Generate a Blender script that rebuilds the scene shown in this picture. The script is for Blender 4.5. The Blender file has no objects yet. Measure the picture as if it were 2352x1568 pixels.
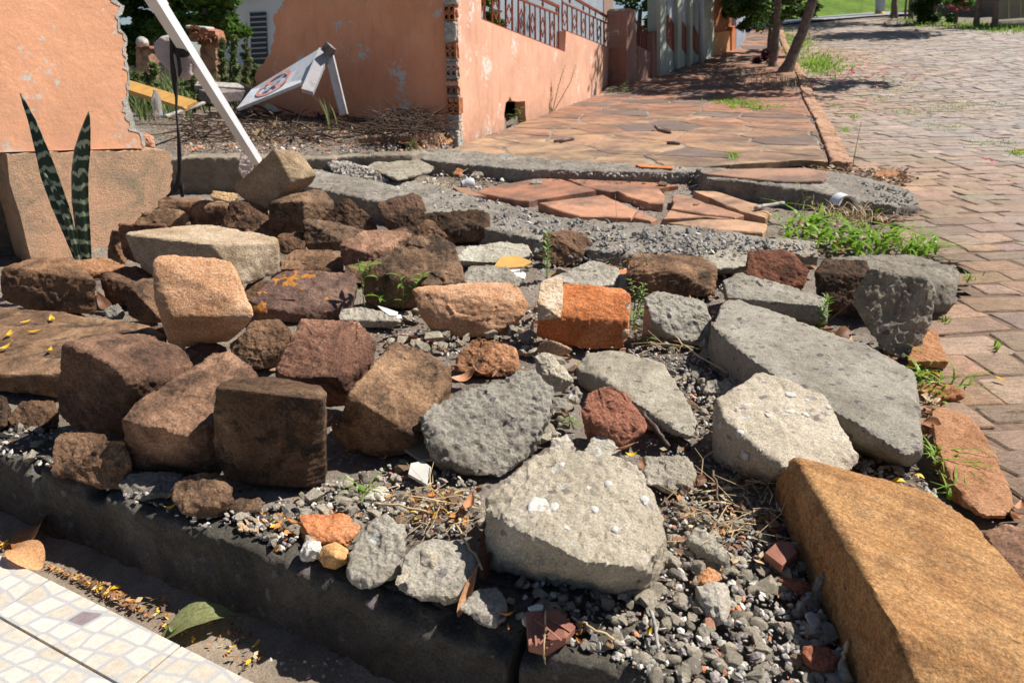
import bpy, bmesh, math, random
import numpy as np
from mathutils import Vector, Matrix, noise as mnoise

# ------------------------------------------------------------------ camera, sky, sun, exposure
SC = bpy.context.scene
COL = SC.collection
TH = math.radians(22.0)
CAM_H = 1.0
cd = bpy.data.cameras.new("camera"); cam = bpy.data.objects.new("camera", cd); COL.objects.link(cam)
cd.lens = 24.0; cd.sensor_width = 36.0; cd.clip_start = 0.05; cd.clip_end = 500.0
cam.location = (0, 0, CAM_H); cam.rotation_euler = (math.pi/2-TH, 0, 0)
cd.dof.use_dof = True; cd.dof.focus_distance = 1.9; cd.dof.aperture_fstop = 6.3
SC.camera = cam

SUN_AZ = math.radians(74.0)      # clockwise from +Y (the way the camera looks)
SUN_EL = math.radians(53.0)
w = bpy.data.worlds.new("World"); SC.world = w; w.use_nodes = True
wn = w.node_tree.nodes; wl = w.node_tree.links
sky = wn.new("ShaderNodeTexSky"); sky.sky_type = 'NISHITA'; sky.sun_disc = False
sky.sun_elevation = SUN_EL; sky.sun_rotation = SUN_AZ
sky.air_density = 0.75; sky.dust_density = 0.3
bg = wn["Background"]; bg.inputs[1].default_value = 0.05
wl.new(sky.outputs[0], bg.inputs[0])
sl = bpy.data.lights.new("sun", 'SUN'); sl.energy = 5.0; sl.angle = math.radians(0.5); sl.color = (1.0, 0.95, 0.87)
sun = bpy.data.objects.new("sun", sl); COL.objects.link(sun); sun.location = (20, 5, 25)
sdir = Vector((math.sin(SUN_AZ)*math.cos(SUN_EL), math.cos(SUN_AZ)*math.cos(SUN_EL), math.sin(SUN_EL)))
sun.rotation_euler = sdir.to_track_quat('Z', 'Y').to_euler()
SC.view_settings.view_transform = 'Standard'; SC.view_settings.look = 'None'
SC.view_settings.exposure = 0.62; SC.view_settings.gamma = 1.0

rng = np.random.default_rng(7); random.seed(7)

# ------------------------------------------------------------------ numpy noise
def _h(ix, iy, iz):
    n = (ix*73856093) ^ (iy*19349663) ^ (iz*83492791)
    n = (n ^ (n >> 13)) * 1274126177
    n = n ^ (n >> 16)
    return (n & 0xffff).astype(np.float64)/32767.5-1.0
def vnoise(p):
    i = np.floor(p).astype(np.int64); f = p-i; u = f*f*f*(f*(f*6-15)+10)
    r = 0
    for dx in (0, 1):
        wx = u[:, 0] if dx else 1-u[:, 0]
        for dy in (0, 1):
            wy = u[:, 1] if dy else 1-u[:, 1]
            for dz in (0, 1):
                wz = u[:, 2] if dz else 1-u[:, 2]
                r = r + wx*wy*wz*_h(i[:, 0]+dx, i[:, 1]+dy, i[:, 2]+dz)
    return r
def fbm(p, o=4, g=0.5):
    a = 1.0; r = 0; s = 0
    for k in range(o):
        r = r + a*vnoise(p*(2.0**k)+17.3*k); s += a; a *= g
    return r/s
def fbm2(x, y, sc, o=3):
    sh = np.shape(x); p = np.stack([np.ravel(x)*sc, np.ravel(y)*sc, np.zeros(np.size(x))], 1)
    return fbm(p, o).reshape(sh)

# ------------------------------------------------------------------ the lie of the land
A0 = math.radians(20.0); SU, CU = math.sin(A0), math.cos(A0)      # the street runs 20 degrees right of +Y, uphill
def yK(x):      # kerb edge above the gutter
    return np.interp(x, [-4, -1.42, 0.01, 0.29, 1.5], [2.85, 1.64, 0.969, 0.88, 0.5])
def slopeU(U):
    return np.where(U < 2.2, 0, np.where(U < 12, 0.05*(U-2.2), 0.49+0.12*(np.minimum(U, 39)-12)))
VW = -2.974     # line of the house fronts
ZL = 0.37       # level of the ruined plot
def terr(x, y, sh=0.0):
    x = np.asarray(x, float); y = np.asarray(y, float)
    U = x*SU+y*CU; V = x*CU-y*SU
    z = slopeU(U)
    lot = (V < VW-0.6*sh) & (y > 5.5+0.134*(x+1.6)+sh)
    z = np.where(lot, 0.33+0.03*(y-5.5)+0.06*np.clip(-(x+0.6), 0, 3)*np.clip((y-5.6)/1.2, 0, 1), z)
    z = np.where(y < yK(x), -0.2, z)
    return z
def tz(x, y): return float(terr(x, y))

def ray(px, py):
    X = (px-1176)/1568.0; Y = (784-py)/1568.0
    return np.array([X, math.cos(TH)+Y*math.sin(TH), -math.sin(TH)+Y*math.cos(TH)])
def atY(px, py, y):
    d = ray(px, py); t = y/d[1]; return np.array([d[0]*t, y, CAM_H+d[2]*t])
def atZ(px, py, z):
    d = ray(px, py); t = (z-CAM_H)/d[2]; return np.array([d[0]*t, d[1]*t, z])
_T = np.concatenate([np.linspace(0.4, 8, 1200), np.linspace(8.02, 160, 1600)])
def G(px, py, h=0.0):
    d = ray(px, py)
    x = d[0]*_T; y = d[1]*_T; z = CAM_H+d[2]*_T
    f = z-(terr(x, y)+h)
    k = np.argmax(f < 0)
    if not (f < 0).any(): k = len(_T)-1
    k = max(k, 1)
    a, b = _T[k-1], _T[k]; fa, fb = f[k-1], f[k]
    t = a+(b-a)*fa/(fa-fb) if fa != fb else a
    return np.array([d[0]*t, d[1]*t, CAM_H+d[2]*t])
def onplane(px, py, P, n):
    d = ray(px, py); C = np.array([0, 0, CAM_H]); n = np.asarray(n, float)
    t = np.dot(np.asarray(P)-C, n)/np.dot(d, n); return C+d*t
def proj(x, y, z):
    zc = y*math.cos(TH)-(z-CAM_H)*math.sin(TH); yc = y*math.sin(TH)+(z-CAM_H)*math.cos(TH)
    return 1176+1568*x/zc, 784-1568*yc/zc
UU = np.array([SU, CU, 0]); VV = np.array([CU, -SU, 0])

# ------------------------------------------------------------------ objects
def tag(o, label=None, cat=None, group=None, kind=None):
    if label: o['label'] = label
    if cat: o['category'] = cat
    if group: o['group'] = group
    if kind: o['kind'] = kind
    return o
def mesh_obj(name, V, F, mat=None, parent=None, origin=None, smooth=False):
    V = np.asarray(V, float).reshape(-1, 3)
    if parent is not None: origin = np.array(parent['_o'])
    elif origin is None:
        mn, mx = V.min(0), V.max(0); origin = np.array([(mn[0]+mx[0])/2, (mn[1]+mx[1])/2, mn[2]])
    me = bpy.data.meshes.new(name); me.from_pydata((V-origin).tolist(), [], [list(map(int, f)) for f in F])
    me.update()
    if mat:
        for m in (mat if isinstance(mat, (list, tuple)) else [mat]): me.materials.append(m)
    if smooth: me.shade_smooth()
    o = bpy.data.objects.new(name, me); COL.objects.link(o)
    if parent is not None: o.parent = parent
    else: o.location = origin
    o['_o'] = [float(v) for v in origin]
    return o
def empty(name, loc, label, cat, group=None):
    o = bpy.data.objects.new(name, None); COL.objects.link(o); o.location = loc; o.empty_display_size = 0.1
    o['_o'] = [float(v) for v in loc]
    return tag(o, label, cat, group)
class MB:
    def __init__(s): s.V = []; s.F = []
    def add(s, V, F):
        b = len(s.V); s.V += [tuple(map(float, v)) for v in V]; s.F += [[i+b for i in f] for f in F]; return s
    def box(s, c, d, R=None):
        P = [np.array([sx*d[0]/2, sy*d[1]/2, sz*d[2]/2]) for sx in (-1, 1) for sy in (-1, 1) for sz in (-1, 1)]
        if R is not None: P = [np.array(R @ Vector(p)) for p in P]
        return s.add([p+np.asarray(c) for p in P], [[0, 1, 3, 2], [4, 6, 7, 5], [0, 4, 5, 1], [2, 3, 7, 6], [0, 2, 6, 4], [1, 5, 7, 3]])
    def bar(s, a, b, w, d, up=(0, 0, 1)):
        a = np.asarray(a, float); b = np.asarray(b, float); t = b-a; t = t/np.linalg.norm(t)
        u = np.cross(t, up)
        if np.linalg.norm(u) < 1e-4: u = np.cross(t, (1, 0, 0))
        u = u/np.linalg.norm(u); v = np.cross(u, t)
        P = [q+u*sx*w/2+v*sy*d/2 for q in (a, b) for sx, sy in ((-1, -1), (1, -1), (1, 1), (-1, 1))]
        return s.add(P, [[0, 3, 2, 1], [4, 5, 6, 7], [0, 1, 5, 4], [1, 2, 6, 5], [2, 3, 7, 6], [3, 0, 4, 7]])
    def tube(s, pts, rad, n=8, cap=True):
        pts = [np.asarray(p, float) for p in pts]
        if np.isscalar(rad): rad = [rad]*len(pts)
        b = []; V = []; F = []
        for i, p in enumerate(pts):
            t = pts[min(i+1, len(pts)-1)]-pts[max(i-1, 0)]; t = t/(np.linalg.norm(t)+1e-9)
            u = np.cross(t, (0.31, 0.17, 0.93)); 
            if np.linalg.norm(u) < 1e-3: u = np.cross(t, (1, 0, 0))
            u = u/np.linalg.norm(u); v = np.cross(t, u)
            for k in range(n):
                a = 2*math.pi*k/n; V.append(p+rad[i]*(math.cos(a)*u+math.sin(a)*v))
        for i in range(len(pts)-1):
            for k in range(n):
                F.append([i*n+k, i*n+(k+1) % n, (i+1)*n+(k+1) % n, (i+1)*n+k])
        if cap: F.append(list(range(n))[::-1]); F.append([(len(pts)-1)*n+k for k in range(n)])
        return s.add(V, F)
    def prism(s, poly, ext):
        n = len(poly); e = np.asarray(ext, float); poly = [np.asarray(p, float) for p in poly]
        V = poly+[p+e for p in poly]
        return s.add(V, [list(range(n)), list(range(2*n-1, n-1, -1))]+[[i, i+n, (i+1) % n+n, (i+1) % n] for i in range(n)])
    def build(s, name, mat, parent=None, smooth=False, origin=None):
        o = mesh_obj(name, s.V, s.F, mat, parent, origin, smooth)
        bm = bmesh.new(); bm.from_mesh(o.data); bmesh.ops.recalc_face_normals(bm, faces=bm.faces); bm.to_mesh(o.data); bm.free()
        if smooth: o.data.shade_smooth()
        return o
def structure(o): o['kind'] = 'structure'; return o

# ------------------------------------------------------------------ materials
def new_mat(name):
    m = bpy.data.materials.new(name); m.use_nodes = True
    nt = m.node_tree; b = nt.nodes["Principled BSDF"]; b.inputs["Roughness"].default_value = 0.85
    b.inputs["Specular IOR Level"].default_value = 0.25
    return m, nt, b
class N:
    def __init__(s, nt):
        s.nt = nt; s.n = nt.nodes; s.l = nt.links
        tc = s.n.new("ShaderNodeTexCoord"); s.obj = tc.outputs["Object"]; s.gen = tc.outputs["Generated"]
        s._r = None
    def rnd_obj(s):
        if s._r is None:
            oi = s.n.new("ShaderNodeObjectInfo"); m = s.n.new("ShaderNodeMath"); m.operation = 'MULTIPLY'; m.inputs[1].default_value = 57.0
            s.l.new(oi.outputs["Random"], m.inputs[0]); a = s.n.new("ShaderNodeVectorMath"); a.operation = 'ADD'
            s.l.new(s.obj, a.inputs[0]); s.l.new(m.outputs[0], a.inputs[1]); s._r = a.outputs[0]; s.oi = oi
        return s._r
    def map(s, v, sc=(1, 1, 1), rot=(0, 0, 0)):
        m = s.n.new("ShaderNodeMapping"); m.inputs["Scale"].default_value = sc; m.inputs["Rotation"].default_value = rot; s.l.new(v, m.inputs[0]); return m.outputs[0]
    def noise(s, v, sc, det=6, rough=0.6, dist=0.0):
        t = s.n.new("ShaderNodeTexNoise"); t.inputs["Scale"].default_value = sc; t.inputs["Detail"].default_value = det
        t.inputs["Roughness"].default_value = rough; t.inputs["Distortion"].default_value = dist; s.l.new(v, t.inputs["Vector"]); return t.outputs["Fac"]
    def voro(s, v, sc, feat='F1', rand=1.0, out="Distance"):
        t = s.n.new("ShaderNodeTexVoronoi"); t.feature = feat; t.inputs["Scale"].default_value = sc; t.inputs["Randomness"].default_value = rand
        s.l.new(v, t.inputs["Vector"]); return t.outputs[out]
    def ramp(s, f, stops, interp='LINEAR'):
        r = s.n.new("ShaderNodeValToRGB"); cr = r.color_ramp; cr.interpolation = interp
        while len(cr.elements) < len(stops): cr.elements.new(0.5)
        for e, (p, c) in zip(cr.elements, stops):
            e.position = p; e.color = (c, c, c, 1) if np.isscalar(c) else (c[0], c[1], c[2], 1)
        s.l.new(f, r.inputs[0]); return r.outputs[0]
    def mix(s, f, a, b, mode='MIX'):
        m = s.n.new("ShaderNodeMix"); m.data_type = 'RGBA'; m.blend_type = mode; m.clamp_factor = True
        for sock, v in ((m.inputs[0], f), (m.inputs[6], a), (m.inputs[7], b)):
            if hasattr(v, 'links') or isinstance(v, bpy.types.NodeSocket): s.l.new(v, sock)
            elif np.isscalar(v): sock.default_value = v if sock == m.inputs[0] else (v, v, v, 1)
            else: sock.default_value = (v[0], v[1], v[2], 1)
        return m.outputs[2]
    def math(s, op, a, b=0.0, c=None):
        m = s.n.new("ShaderNodeMath"); m.operation = op
        for i, v in enumerate((a, b) if c is None else (a, b, c)):
            if isinstance(v, bpy.types.NodeSocket): s.l.new(v, m.inputs[i])
            else: m.inputs[i].default_value = v
        return m.outputs[0]
    def bump(s, h, strength, dist, prev=None):
        b = s.n.new("ShaderNodeBump"); b.inputs["Strength"].default_value = strength; b.inputs["Distance"].default_value = dist
        s.l.new(h, b.inputs["Height"])
        if prev is not None: s.l.new(prev, b.inputs["Normal"])
        return b.outputs[0]
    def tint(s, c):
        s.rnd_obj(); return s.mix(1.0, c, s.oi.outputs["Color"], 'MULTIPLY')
    def attr(s, name):
        a = s.n.new("ShaderNodeAttribute"); a.attribute_name = name; return a.outputs["Color"]
    def sep(s, v):
        x = s.n.new("ShaderNodeSeparateXYZ"); s.l.new(v, x.inputs[0]); return x.outputs
    def out(s, b, col=None, nrm=None, rough=None):
        if col is not None: s.l.new(col, b.inputs["Base Color"])
        if nrm is not None: s.l.new(nrm, b.inputs["Normal"])
        if rough is not None: s.l.new(rough, b.inputs["Roughness"])

def m_plain(name, c, rough=0.6, var=0.25, sc=8, metal=0.0, bump=0.0):
    m, nt, b = new_mat(name); n = N(nt); v = n.rnd_obj()
    f = n.noise(v, sc, 5); lo = [x*(1-var) for x in c]; hi = [min(x*(1+var), 1) for x in c]
    col = n.tint(n.ramp(f, [(0.3, lo), (0.7, hi)]))
    b.inputs["Roughness"].default_value = rough; b.inputs["Metallic"].default_value = metal
    n.out(b, col, n.bump(n.noise(v, sc*6, 4), 0.5, bump) if bump else None); return m

def m_sandstone(name, c0, c1, c2, lichen=0.5, strata=0.0, streak=None, spots=None):
    m, nt, b = new_mat(name); n = N(nt); v = n.rnd_obj()
    f = n.noise(v, 6, 9, 0.7, 0.6)
    col = n.ramp(f, [(0.32, c0), (0.5, c1), (0.66, c2)])
    if streak is not None:
        sv = n.map(n.map(v, (1, 1, 1), (0, 0, streak)), (2.2, 46, 46)); st = n.noise(sv, 1.0, 7, 0.68)
        col = n.mix(strata, col, n.ramp(st, [(0.36, [x*0.55 for x in c0]), (0.47, c1), (0.64, c2)]))
        cr = n.ramp(n.noise(n.map(n.map(v, (1, 1, 1), (0, 0, streak+0.08)), (4.5, 75, 75)), 1.0, 4, 0.6), [(0.30, 0.85), (0.35, 0.0)])
        col = n.mix(cr, col, [x*0.25 for x in c0])
    patch = n.ramp(n.noise(v, 11, 9, 0.75, 0.3), [(0.50, 0.0), (0.60, lichen)])
    col = n.mix(patch, col, (0.032, 0.024, 0.019))
    col = n.mix(n.ramp(n.noise(v, 4.3, 5, 0.6), [(0.56, 0.0), (0.74, 0.55)]), col, [min(1, x*1.45) for x in c2])
    gr = n.noise(v, 150, 4, 0.75); g2 = n.noise(v, 420, 2, 0.6)
    col = n.mix(1.0, col, n.ramp(gr, [(0.28, 0.42), (0.5, 0.95), (0.72, 1.6)]), 'MULTIPLY')
    col = n.mix(1.0, col, n.ramp(g2, [(0.3, 0.75), (0.7, 1.25)]), 'MULTIPLY')
    spk = n.ramp(n.noise(v, 80, 2, 0.5), [(0.71, 0.0), (0.75, 0.4)])
    col = n.mix(spk, col, (0.45, 0.38, 0.31))
    if spots: col = n.mix(n.ramp(n.math('ADD', n.math('MULTIPLY', n.noise(v, 5, 2), 0.5), n.math('MULTIPLY', n.noise(v, 34, 3, 0.5), 0.5)), [(0.572, 0.0), (0.595, 0.85)]), col, spots)
    col = n.tint(col)
    nr = n.bump(n.noise(v, 30, 8, 0.75), 0.7, 0.009); nr = n.bump(n.noise(v, 110, 5, 0.7), 0.85, 0.006, nr)
    n.out(b, col, nr); b.inputs["Roughness"].default_value = 0.9; return m

def m_concrete(name, c0, c1, c2, agg=0.45, aggc=(0.12, 0.10, 0.10), pits=0.8, white=False):
    m, nt, b = new_mat(name); n = N(nt); v = n.rnd_obj()
    f = n.noise(v, 4.5, 9, 0.72, 0.6)
    col = n.ramp(f, [(0.32, c0), (0.5, c1), (0.68, c2)])
    nz = n.n.new("ShaderNodeTexNoise"); nz.inputs["Scale"].default_value = 40; nz.inputs["Detail"].default_value = 3; n.l.new(v, nz.inputs["Vector"])
    sc = n.n.new("ShaderNodeVectorMath"); sc.operation = 'SCALE'; sc.inputs["Scale"].default_value = 0.035; n.l.new(nz.outputs["Color"], sc.inputs[0])
    ad = n.n.new("ShaderNodeVectorMath"); ad.operation = 'ADD'; n.l.new(v, ad.inputs[0]); n.l.new(sc.outputs[0], ad.inputs[1]); dv = ad.outputs[0]
    am = None
    if agg > 0:
        d = n.voro(dv, 38, 'F1'); rc = n.voro(dv, 38, 'F1', out="Color")
        sel = n.ramp(n.sep(rc)[0], [(1-agg*0.42, 0.0), (1-agg*0.42+0.02, 0.85)])
        am = n.math('MULTIPLY', n.ramp(d, [(0.36, 1.0), (0.42, 0.0)]), sel)
        col = n.mix(am, col, n.mix(n.sep(rc)[1], aggc, [min(1, x*2.4) for x in aggc]))
    if white:
        rc2 = n.voro(dv, 30, 'F1', out="Color"); d2 = n.voro(dv, 30, 'F1')
        wm = n.math('MULTIPLY', n.ramp(d2, [(0.30, 1.0), (0.36, 0.0)]), n.ramp(n.sep(rc2)[2], [(0.90, 0.0), (0.92, 0.9)]))
        col = n.mix(wm, col, (0.74, 0.73, 0.70))
    pit = n.ramp(n.noise(v, 42, 8, 0.8), [(0.33, pits), (0.40, 0.0)])
    col = n.mix(pit, col, (0.050, 0.043, 0.036))
    fl = n.ramp(n.noise(n.map(v, (26, 50, 40), (0.2, 0.3, 0.7)), 1.6, 5, 0.7), [(0.30, pits*0.9), (0.345, 0.0)])
    col = n.mix(fl, col, (0.06, 0.052, 0.045))
    col = n.mix(n.ramp(n.noise(v, 7, 6, 0.7), [(0.54, 0.0), (0.72, 0.45)]), col, [x*0.55 for x in c0])
    col = n.mix(1.0, col, n.ramp(n.noise(v, 190, 4, 0.8), [(0.28, 0.45), (0.5, 0.97), (0.72, 1.5)]), 'MULTIPLY')
    col = n.tint(col)
    nr = n.bump(n.noise(v, 34, 9, 0.8), 0.85, 0.013); nr = n.bump(n.noise(v, 130, 5, 0.75), 0.9, 0.007, nr); nr = n.bump(fl, -0.7, 0.006, nr)
    n.out(b, col, nr); b.inputs["Roughness"].default_value = 0.93; return m

def m_stucco(name, c, dirt=(0.25, 0.16, 0.11), peel=0.65, low=0.6, hi_rough=0.004, zb=None):
    m, nt, b = new_mat(name); n = N(nt); v = n.obj
    f = n.noise(v, 1.6, 5, 0.6)
    col = n.ramp(f, [(0.3, [x*0.82 for x in c]), (0.7, [min(1, x*1.12) for x in c])])
    col = n.mix(n.ramp(n.noise(v, 3.3, 4), [(0.55, 0.0), (0.75, 0.35)]), col, (min(1, c[0]*1.1), c[1]*1.35, c[2]*1.6))
    col = n.mix(n.ramp(n.noise(n.map(v, (7, 7, 1.3)), 2.0, 6, 0.7), [(0.52, 0.0), (0.78, 0.55)]), col, dirt)
    pl = n.ramp(n.math('ADD', n.math('MULTIPLY', n.noise(v, 2.2, 2), 0.55), n.math('MULTIPLY', n.noise(v, 22, 7, 0.7), 0.5)), [(peel-0.012, 0.0), (peel+0.012, 1.0)])
    col = n.mix(pl, col, (0.66, 0.61, 0.54))
    col = n.mix(1.0, col, n.ramp(n.noise(v, 150, 3), [(0.3, 0.85), (0.7, 1.12)]), 'MULTIPLY')
    z = n.sep(v)[2]
    lowm = n.math('MULTIPLY', n.ramp(z, [(0.0, 1.0), (0.42, 0.0)]), n.ramp(n.noise(v, 9, 6, 0.7), [(0.40, 0.0), (0.60, low)]))
    col = n.mix(lowm, col, dirt)
    nr = n.bump(n.noise(v, 42, 6, 0.7), 0.6, hi_rough*0.9); nr = n.bump(n.noise(v, 9, 3), 0.5, hi_rough*2.5, nr)
    nr = n.bump(pl, -0.6, 0.004, nr)
    n.out(b, n.tint(col), nr); b.inputs["Roughness"].default_value = 0.8; return m

def m_leaf(name, c, trans=0.35, rough=0.5, vary=0.35):
    m, nt, b = new_mat(name); n = N(nt); v = n.rnd_obj()
    f = n.noise(v, 25, 3); col = n.ramp(f, [(0.3, [x*(1-vary) for x in c]), (0.7, [min(1, x*(1+vary)) for x in c])]); col = n.tint(col)
    n.out(b, col); b.inputs["Roughness"].default_value = rough
    tr = nt.nodes.new("ShaderNodeBsdfTranslucent"); mx = nt.nodes.new("ShaderNodeMixShader"); mx.inputs[0].default_value = trans
    o = nt.nodes["Material Output"]; nt.links.new(col, tr.inputs[0]); nt.links.new(b.outputs[0], mx.inputs[1]); nt.links.new(tr.outputs[0], mx.inputs[2]); nt.links.new(mx.outputs[0], o.inputs[0])
    return m

M = {}
M['brown'] = m_sandstone('weathered_brown_sandstone', (0.085, 0.050, 0.031), (0.18, 0.107, 0.064), (0.33, 0.205, 0.125), 0.8)
M['purple'] = m_sandstone('purplish_sandstone', (0.095, 0.053, 0.037), (0.185, 0.110, 0.073), (0.34, 0.21, 0.137), 0.65)
M['lichenrock'] = m_sandstone('lichen_spotted_sandstone', (0.10, 0.058, 0.046), (0.17, 0.10, 0.078), (0.26, 0.165, 0.12), 0.5, spots=(0.50, 0.20, 0.03))
M['orange'] = m_sandstone('fresh_orange_sandstone', (0.42, 0.21, 0.105), (0.60, 0.325, 0.175), (0.72, 0.43, 0.26), 0.12)
M['beige'] = m_sandstone('beige_sandstone', (0.30, 0.21, 0.13), (0.45, 0.34, 0.23), (0.58, 0.46, 0.33), 0.12)
M['ochre'] = m_sandstone('ochre_sandstone', (0.25, 0.105, 0.04), (0.41, 0.21, 0.082), (0.52, 0.305, 0.135), 0.28, 0.42, 0.75)
M['grey'] = m_concrete('grey_concrete', (0.27, 0.24, 0.195), (0.41, 0.37, 0.31), (0.55, 0.505, 0.43))
M['dgrey'] = m_concrete('dark_grey_concrete', (0.15, 0.13, 0.108), (0.24, 0.215, 0.18), (0.34, 0.31, 0.265), 0.6)
M['pale'] = m_concrete('pale_sandy_concrete', (0.46, 0.395, 0.30), (0.62, 0.545, 0.435), (0.74, 0.665, 0.55), 0.25, (0.2, 0.17, 0.17), 0.9, True)
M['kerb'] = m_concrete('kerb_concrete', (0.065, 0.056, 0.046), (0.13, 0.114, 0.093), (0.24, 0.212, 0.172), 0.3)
M['slag'] = m_concrete('broken_gravel_concrete', (0.18, 0.155, 0.125), (0.29, 0.255, 0.21), (0.42, 0.38, 0.32), 1.0, (0.11, 0.105, 0.11), 0.9)
M['brick'] = m_sandstone('orange_brick', (0.42, 0.12, 0.04), (0.56, 0.19, 0.065), (0.64, 0.26, 0.11), 0.10)
M['mortar'] = m_sandstone('crumbling_mortar', (0.42, 0.24, 0.12), (0.55, 0.38, 0.24), (0.68, 0.58, 0.46), 0.1)
M['terracotta'] = m_sandstone('terracotta', (0.26, 0.10, 0.06), (0.38, 0.16, 0.10), (0.5, 0.25, 0.17), 0.35)
M['floor_tile'] = m_plain('red_floor_tile', (0.30, 0.13, 0.09), 0.55, 0.2, 30, bump=0.002)
M['quartz'] = m_plain('white_quartz', (0.52, 0.505, 0.47), 0.45, 0.15, 60, bump=0.004)
M['chip'] = m_plain('slate_chip', (0.17, 0.165, 0.165), 0.7, 0.3, 60, bump=0.003)
M['white_tile'] = m_plain('white_glazed_tile', (0.72, 0.71, 0.68), 0.3, 0.06, 20)
M['foundation'] = m_concrete('stained_foundation_render', (0.36, 0.28, 0.19), (0.66, 0.41, 0.26), (0.80, 0.46, 0.29), 0.0, pits=0.3)
M['pink'] = m_stucco('salmon_painted_render', (0.86, 0.43, 0.25), (0.55, 0.33, 0.22), 0.60)
M['pinkshade'] = m_stucco('salmon_painted_render_stained', (0.97, 0.40, 0.22), (0.62, 0.26, 0.13), 0.605)  # salmon paint lightened for the shaded wall, standing in for bounce light
M['pinkfront'] = m_stucco('salmon_render_grimy', (0.72, 0.40, 0.275), (0.36, 0.20, 0.125), 0.625, 0.8)
M['pinkold'] = m_stucco('old_pink_render', (0.34, 0.19, 0.145), (0.11, 0.085, 0.08), 0.62)
M['hollow'] = m_plain('hollow_brick_clay', (0.46, 0.17, 0.075), 0.85, 0.3, 30, bump=0.003)
M['plaster'] = m_plain('grey_plaster', (0.42, 0.40, 0.36), 0.9, 0.3, 20, bump=0.006)
M['dark'] = m_plain('dark_hollow', (0.02, 0.015, 0.012), 0.95, 0.3)  # near-black colour standing in for the shade inside holes
M['rust'] = m_plain('rusty_red_ironwork', (0.20, 0.055, 0.032), 0.6, 0.4, 30)
M['white_paint'] = m_plain('chipped_white_paint', (0.76, 0.78, 0.82), 0.4, 0.06, 6)
M['wood_dark'] = m_plain('mouldy_wood', (0.20, 0.17, 0.16), 0.8, 0.5, 25, bump=0.003)
M['wood_yellow'] = m_plain('ochre_painted_wood', (0.56, 0.31, 0.09), 0.55, 0.2, 12)
M['wood_grey'] = m_plain('weathered_grey_wood', (0.36, 0.33, 0.30), 0.8, 0.4, 25, bump=0.003)
M['bark'] = m_plain('grey_brown_bark', (0.17, 0.13, 0.105), 0.9, 0.4, 14, bump=0.012)
M['twig'] = m_plain('dry_twig', (0.13, 0.085, 0.06), 0.85, 0.5, 20)
M['straw'] = m_plain('dry_straw', (0.50, 0.38, 0.22), 0.7, 0.3, 20)
M['rag'] = m_plain('black_rag', (0.035, 0.030, 0.030), 0.8, 0.4, 30, bump=0.003)
M['dryleaf'] = m_leaf('dry_brown_leaf', (0.27, 0.13, 0.07), 0.15, 0.55)
M['orangeleaf'] = m_leaf('orange_fallen_petal', (0.55, 0.24, 0.07), 0.2, 0.6)
M['yellowleaf'] = m_leaf('yellow_fallen_petal', (0.80, 0.52, 0.04), 0.25, 0.5, 0.15)
M['greenleaf'] = m_leaf('fresh_green_leaf', (0.17, 0.31, 0.045), 0.4, 0.45)
M['paleleaf'] = m_leaf('withered_green_leaf', (0.22, 0.23, 0.10), 0.25, 0.5)
M['grass'] = m_leaf('bright_grass_blade', (0.22, 0.38, 0.04), 0.45, 0.45)
M['treeleaf'] = m_leaf('tree_foliage', (0.055, 0.105, 0.022), 0.35, 0.5)
M['bushleaf'] = m_leaf('bush_foliage', (0.10, 0.19, 0.035), 0.4, 0.5)
M['hazeleaf'] = m_leaf('weed_foliage', (0.17, 0.22, 0.08), 0.4, 0.6)
M['pinkpetal'] = m_leaf('pink_blossom', (0.75, 0.16, 0.28), 0.3, 0.5, 0.2)
M['purpleleaf'] = m_leaf('purple_leaf', (0.10, 0.03, 0.05), 0.2, 0.5)
M['metal_grey'] = m_plain('grey_siding', (0.38, 0.42, 0.46), 0.5, 0.05, 5)
M['plastic'] = m_plain('clear_plastic', (0.62, 0.62, 0.60), 0.2, 0.1, 30)
M['enamel'] = m_plain('grey_white_enamel', (0.50, 0.51, 0.55), 0.3, 0.1, 20)
M['housewhite'] = m_plain('pale_house_paint', (0.62, 0.68, 0.70), 0.8, 0.05, 3)
M['greenwall'] = m_stucco('pale_green_render', (0.42, 0.46, 0.39), (0.22, 0.23, 0.2), 0.9)
M['orangewall'] = m_stucco('orange_render', (0.62, 0.33, 0.16), (0.4, 0.2, 0.1), 0.9)
M['bluewall'] = m_stucco('blue_grey_render', (0.36, 0.40, 0.48), (0.2, 0.2, 0.22), 0.9)
M['gatecream'] = m_plain('cream_gate_paint', (0.34, 0.31, 0.23), 0.7, 0.1, 5)
M['glass'] = m_plain('dark_window', (0.03, 0.035, 0.04), 0.15, 0.2)
# ------------------------------------------------------------------ ground sheet
def axis(a, b, s, lo, hi):
    c = list(np.arange(a, b, s)); k = s; x = b
    while x < hi: c.append(x); k *= 1.12; x += k
    k = s; x = a; pre = []
    while True:
        k *= 1.12; x -= k
        if x < lo: break
        pre.append(x)
    return np.array(pre[::-1]+c)
gx = axis(-2.4, 2.4, 0.022, -60, 80); gy = axis(0.5, 5.0, 0.022, -6, 60)
X, Y = np.meshgrid(gx, gy); Z = np.where(Y < yK(X)+0.075, -0.22, terr(X, Y, 0.14))
near = np.clip((7.5-np.hypot(X, Y-1))/3, 0, 1)
Z = Z+near*(0.022*fbm2(X, Y, 3.0, 3)+0.012*fbm2(X, Y, 16, 4)+0.006*fbm2(X, Y, 50, 2))-0.025
F = []
nx, ny = len(gx), len(gy)
idx = np.arange(nx*ny).reshape(ny, nx)
F = np.stack([idx[:-1, :-1].ravel(), idx[:-1, 1:].ravel(), idx[1:, 1:].ravel(), idx[1:, :-1].ravel()], 1)
m, nt, b = new_mat('dirt_and_litter'); n = N(nt); v = n.obj
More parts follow.
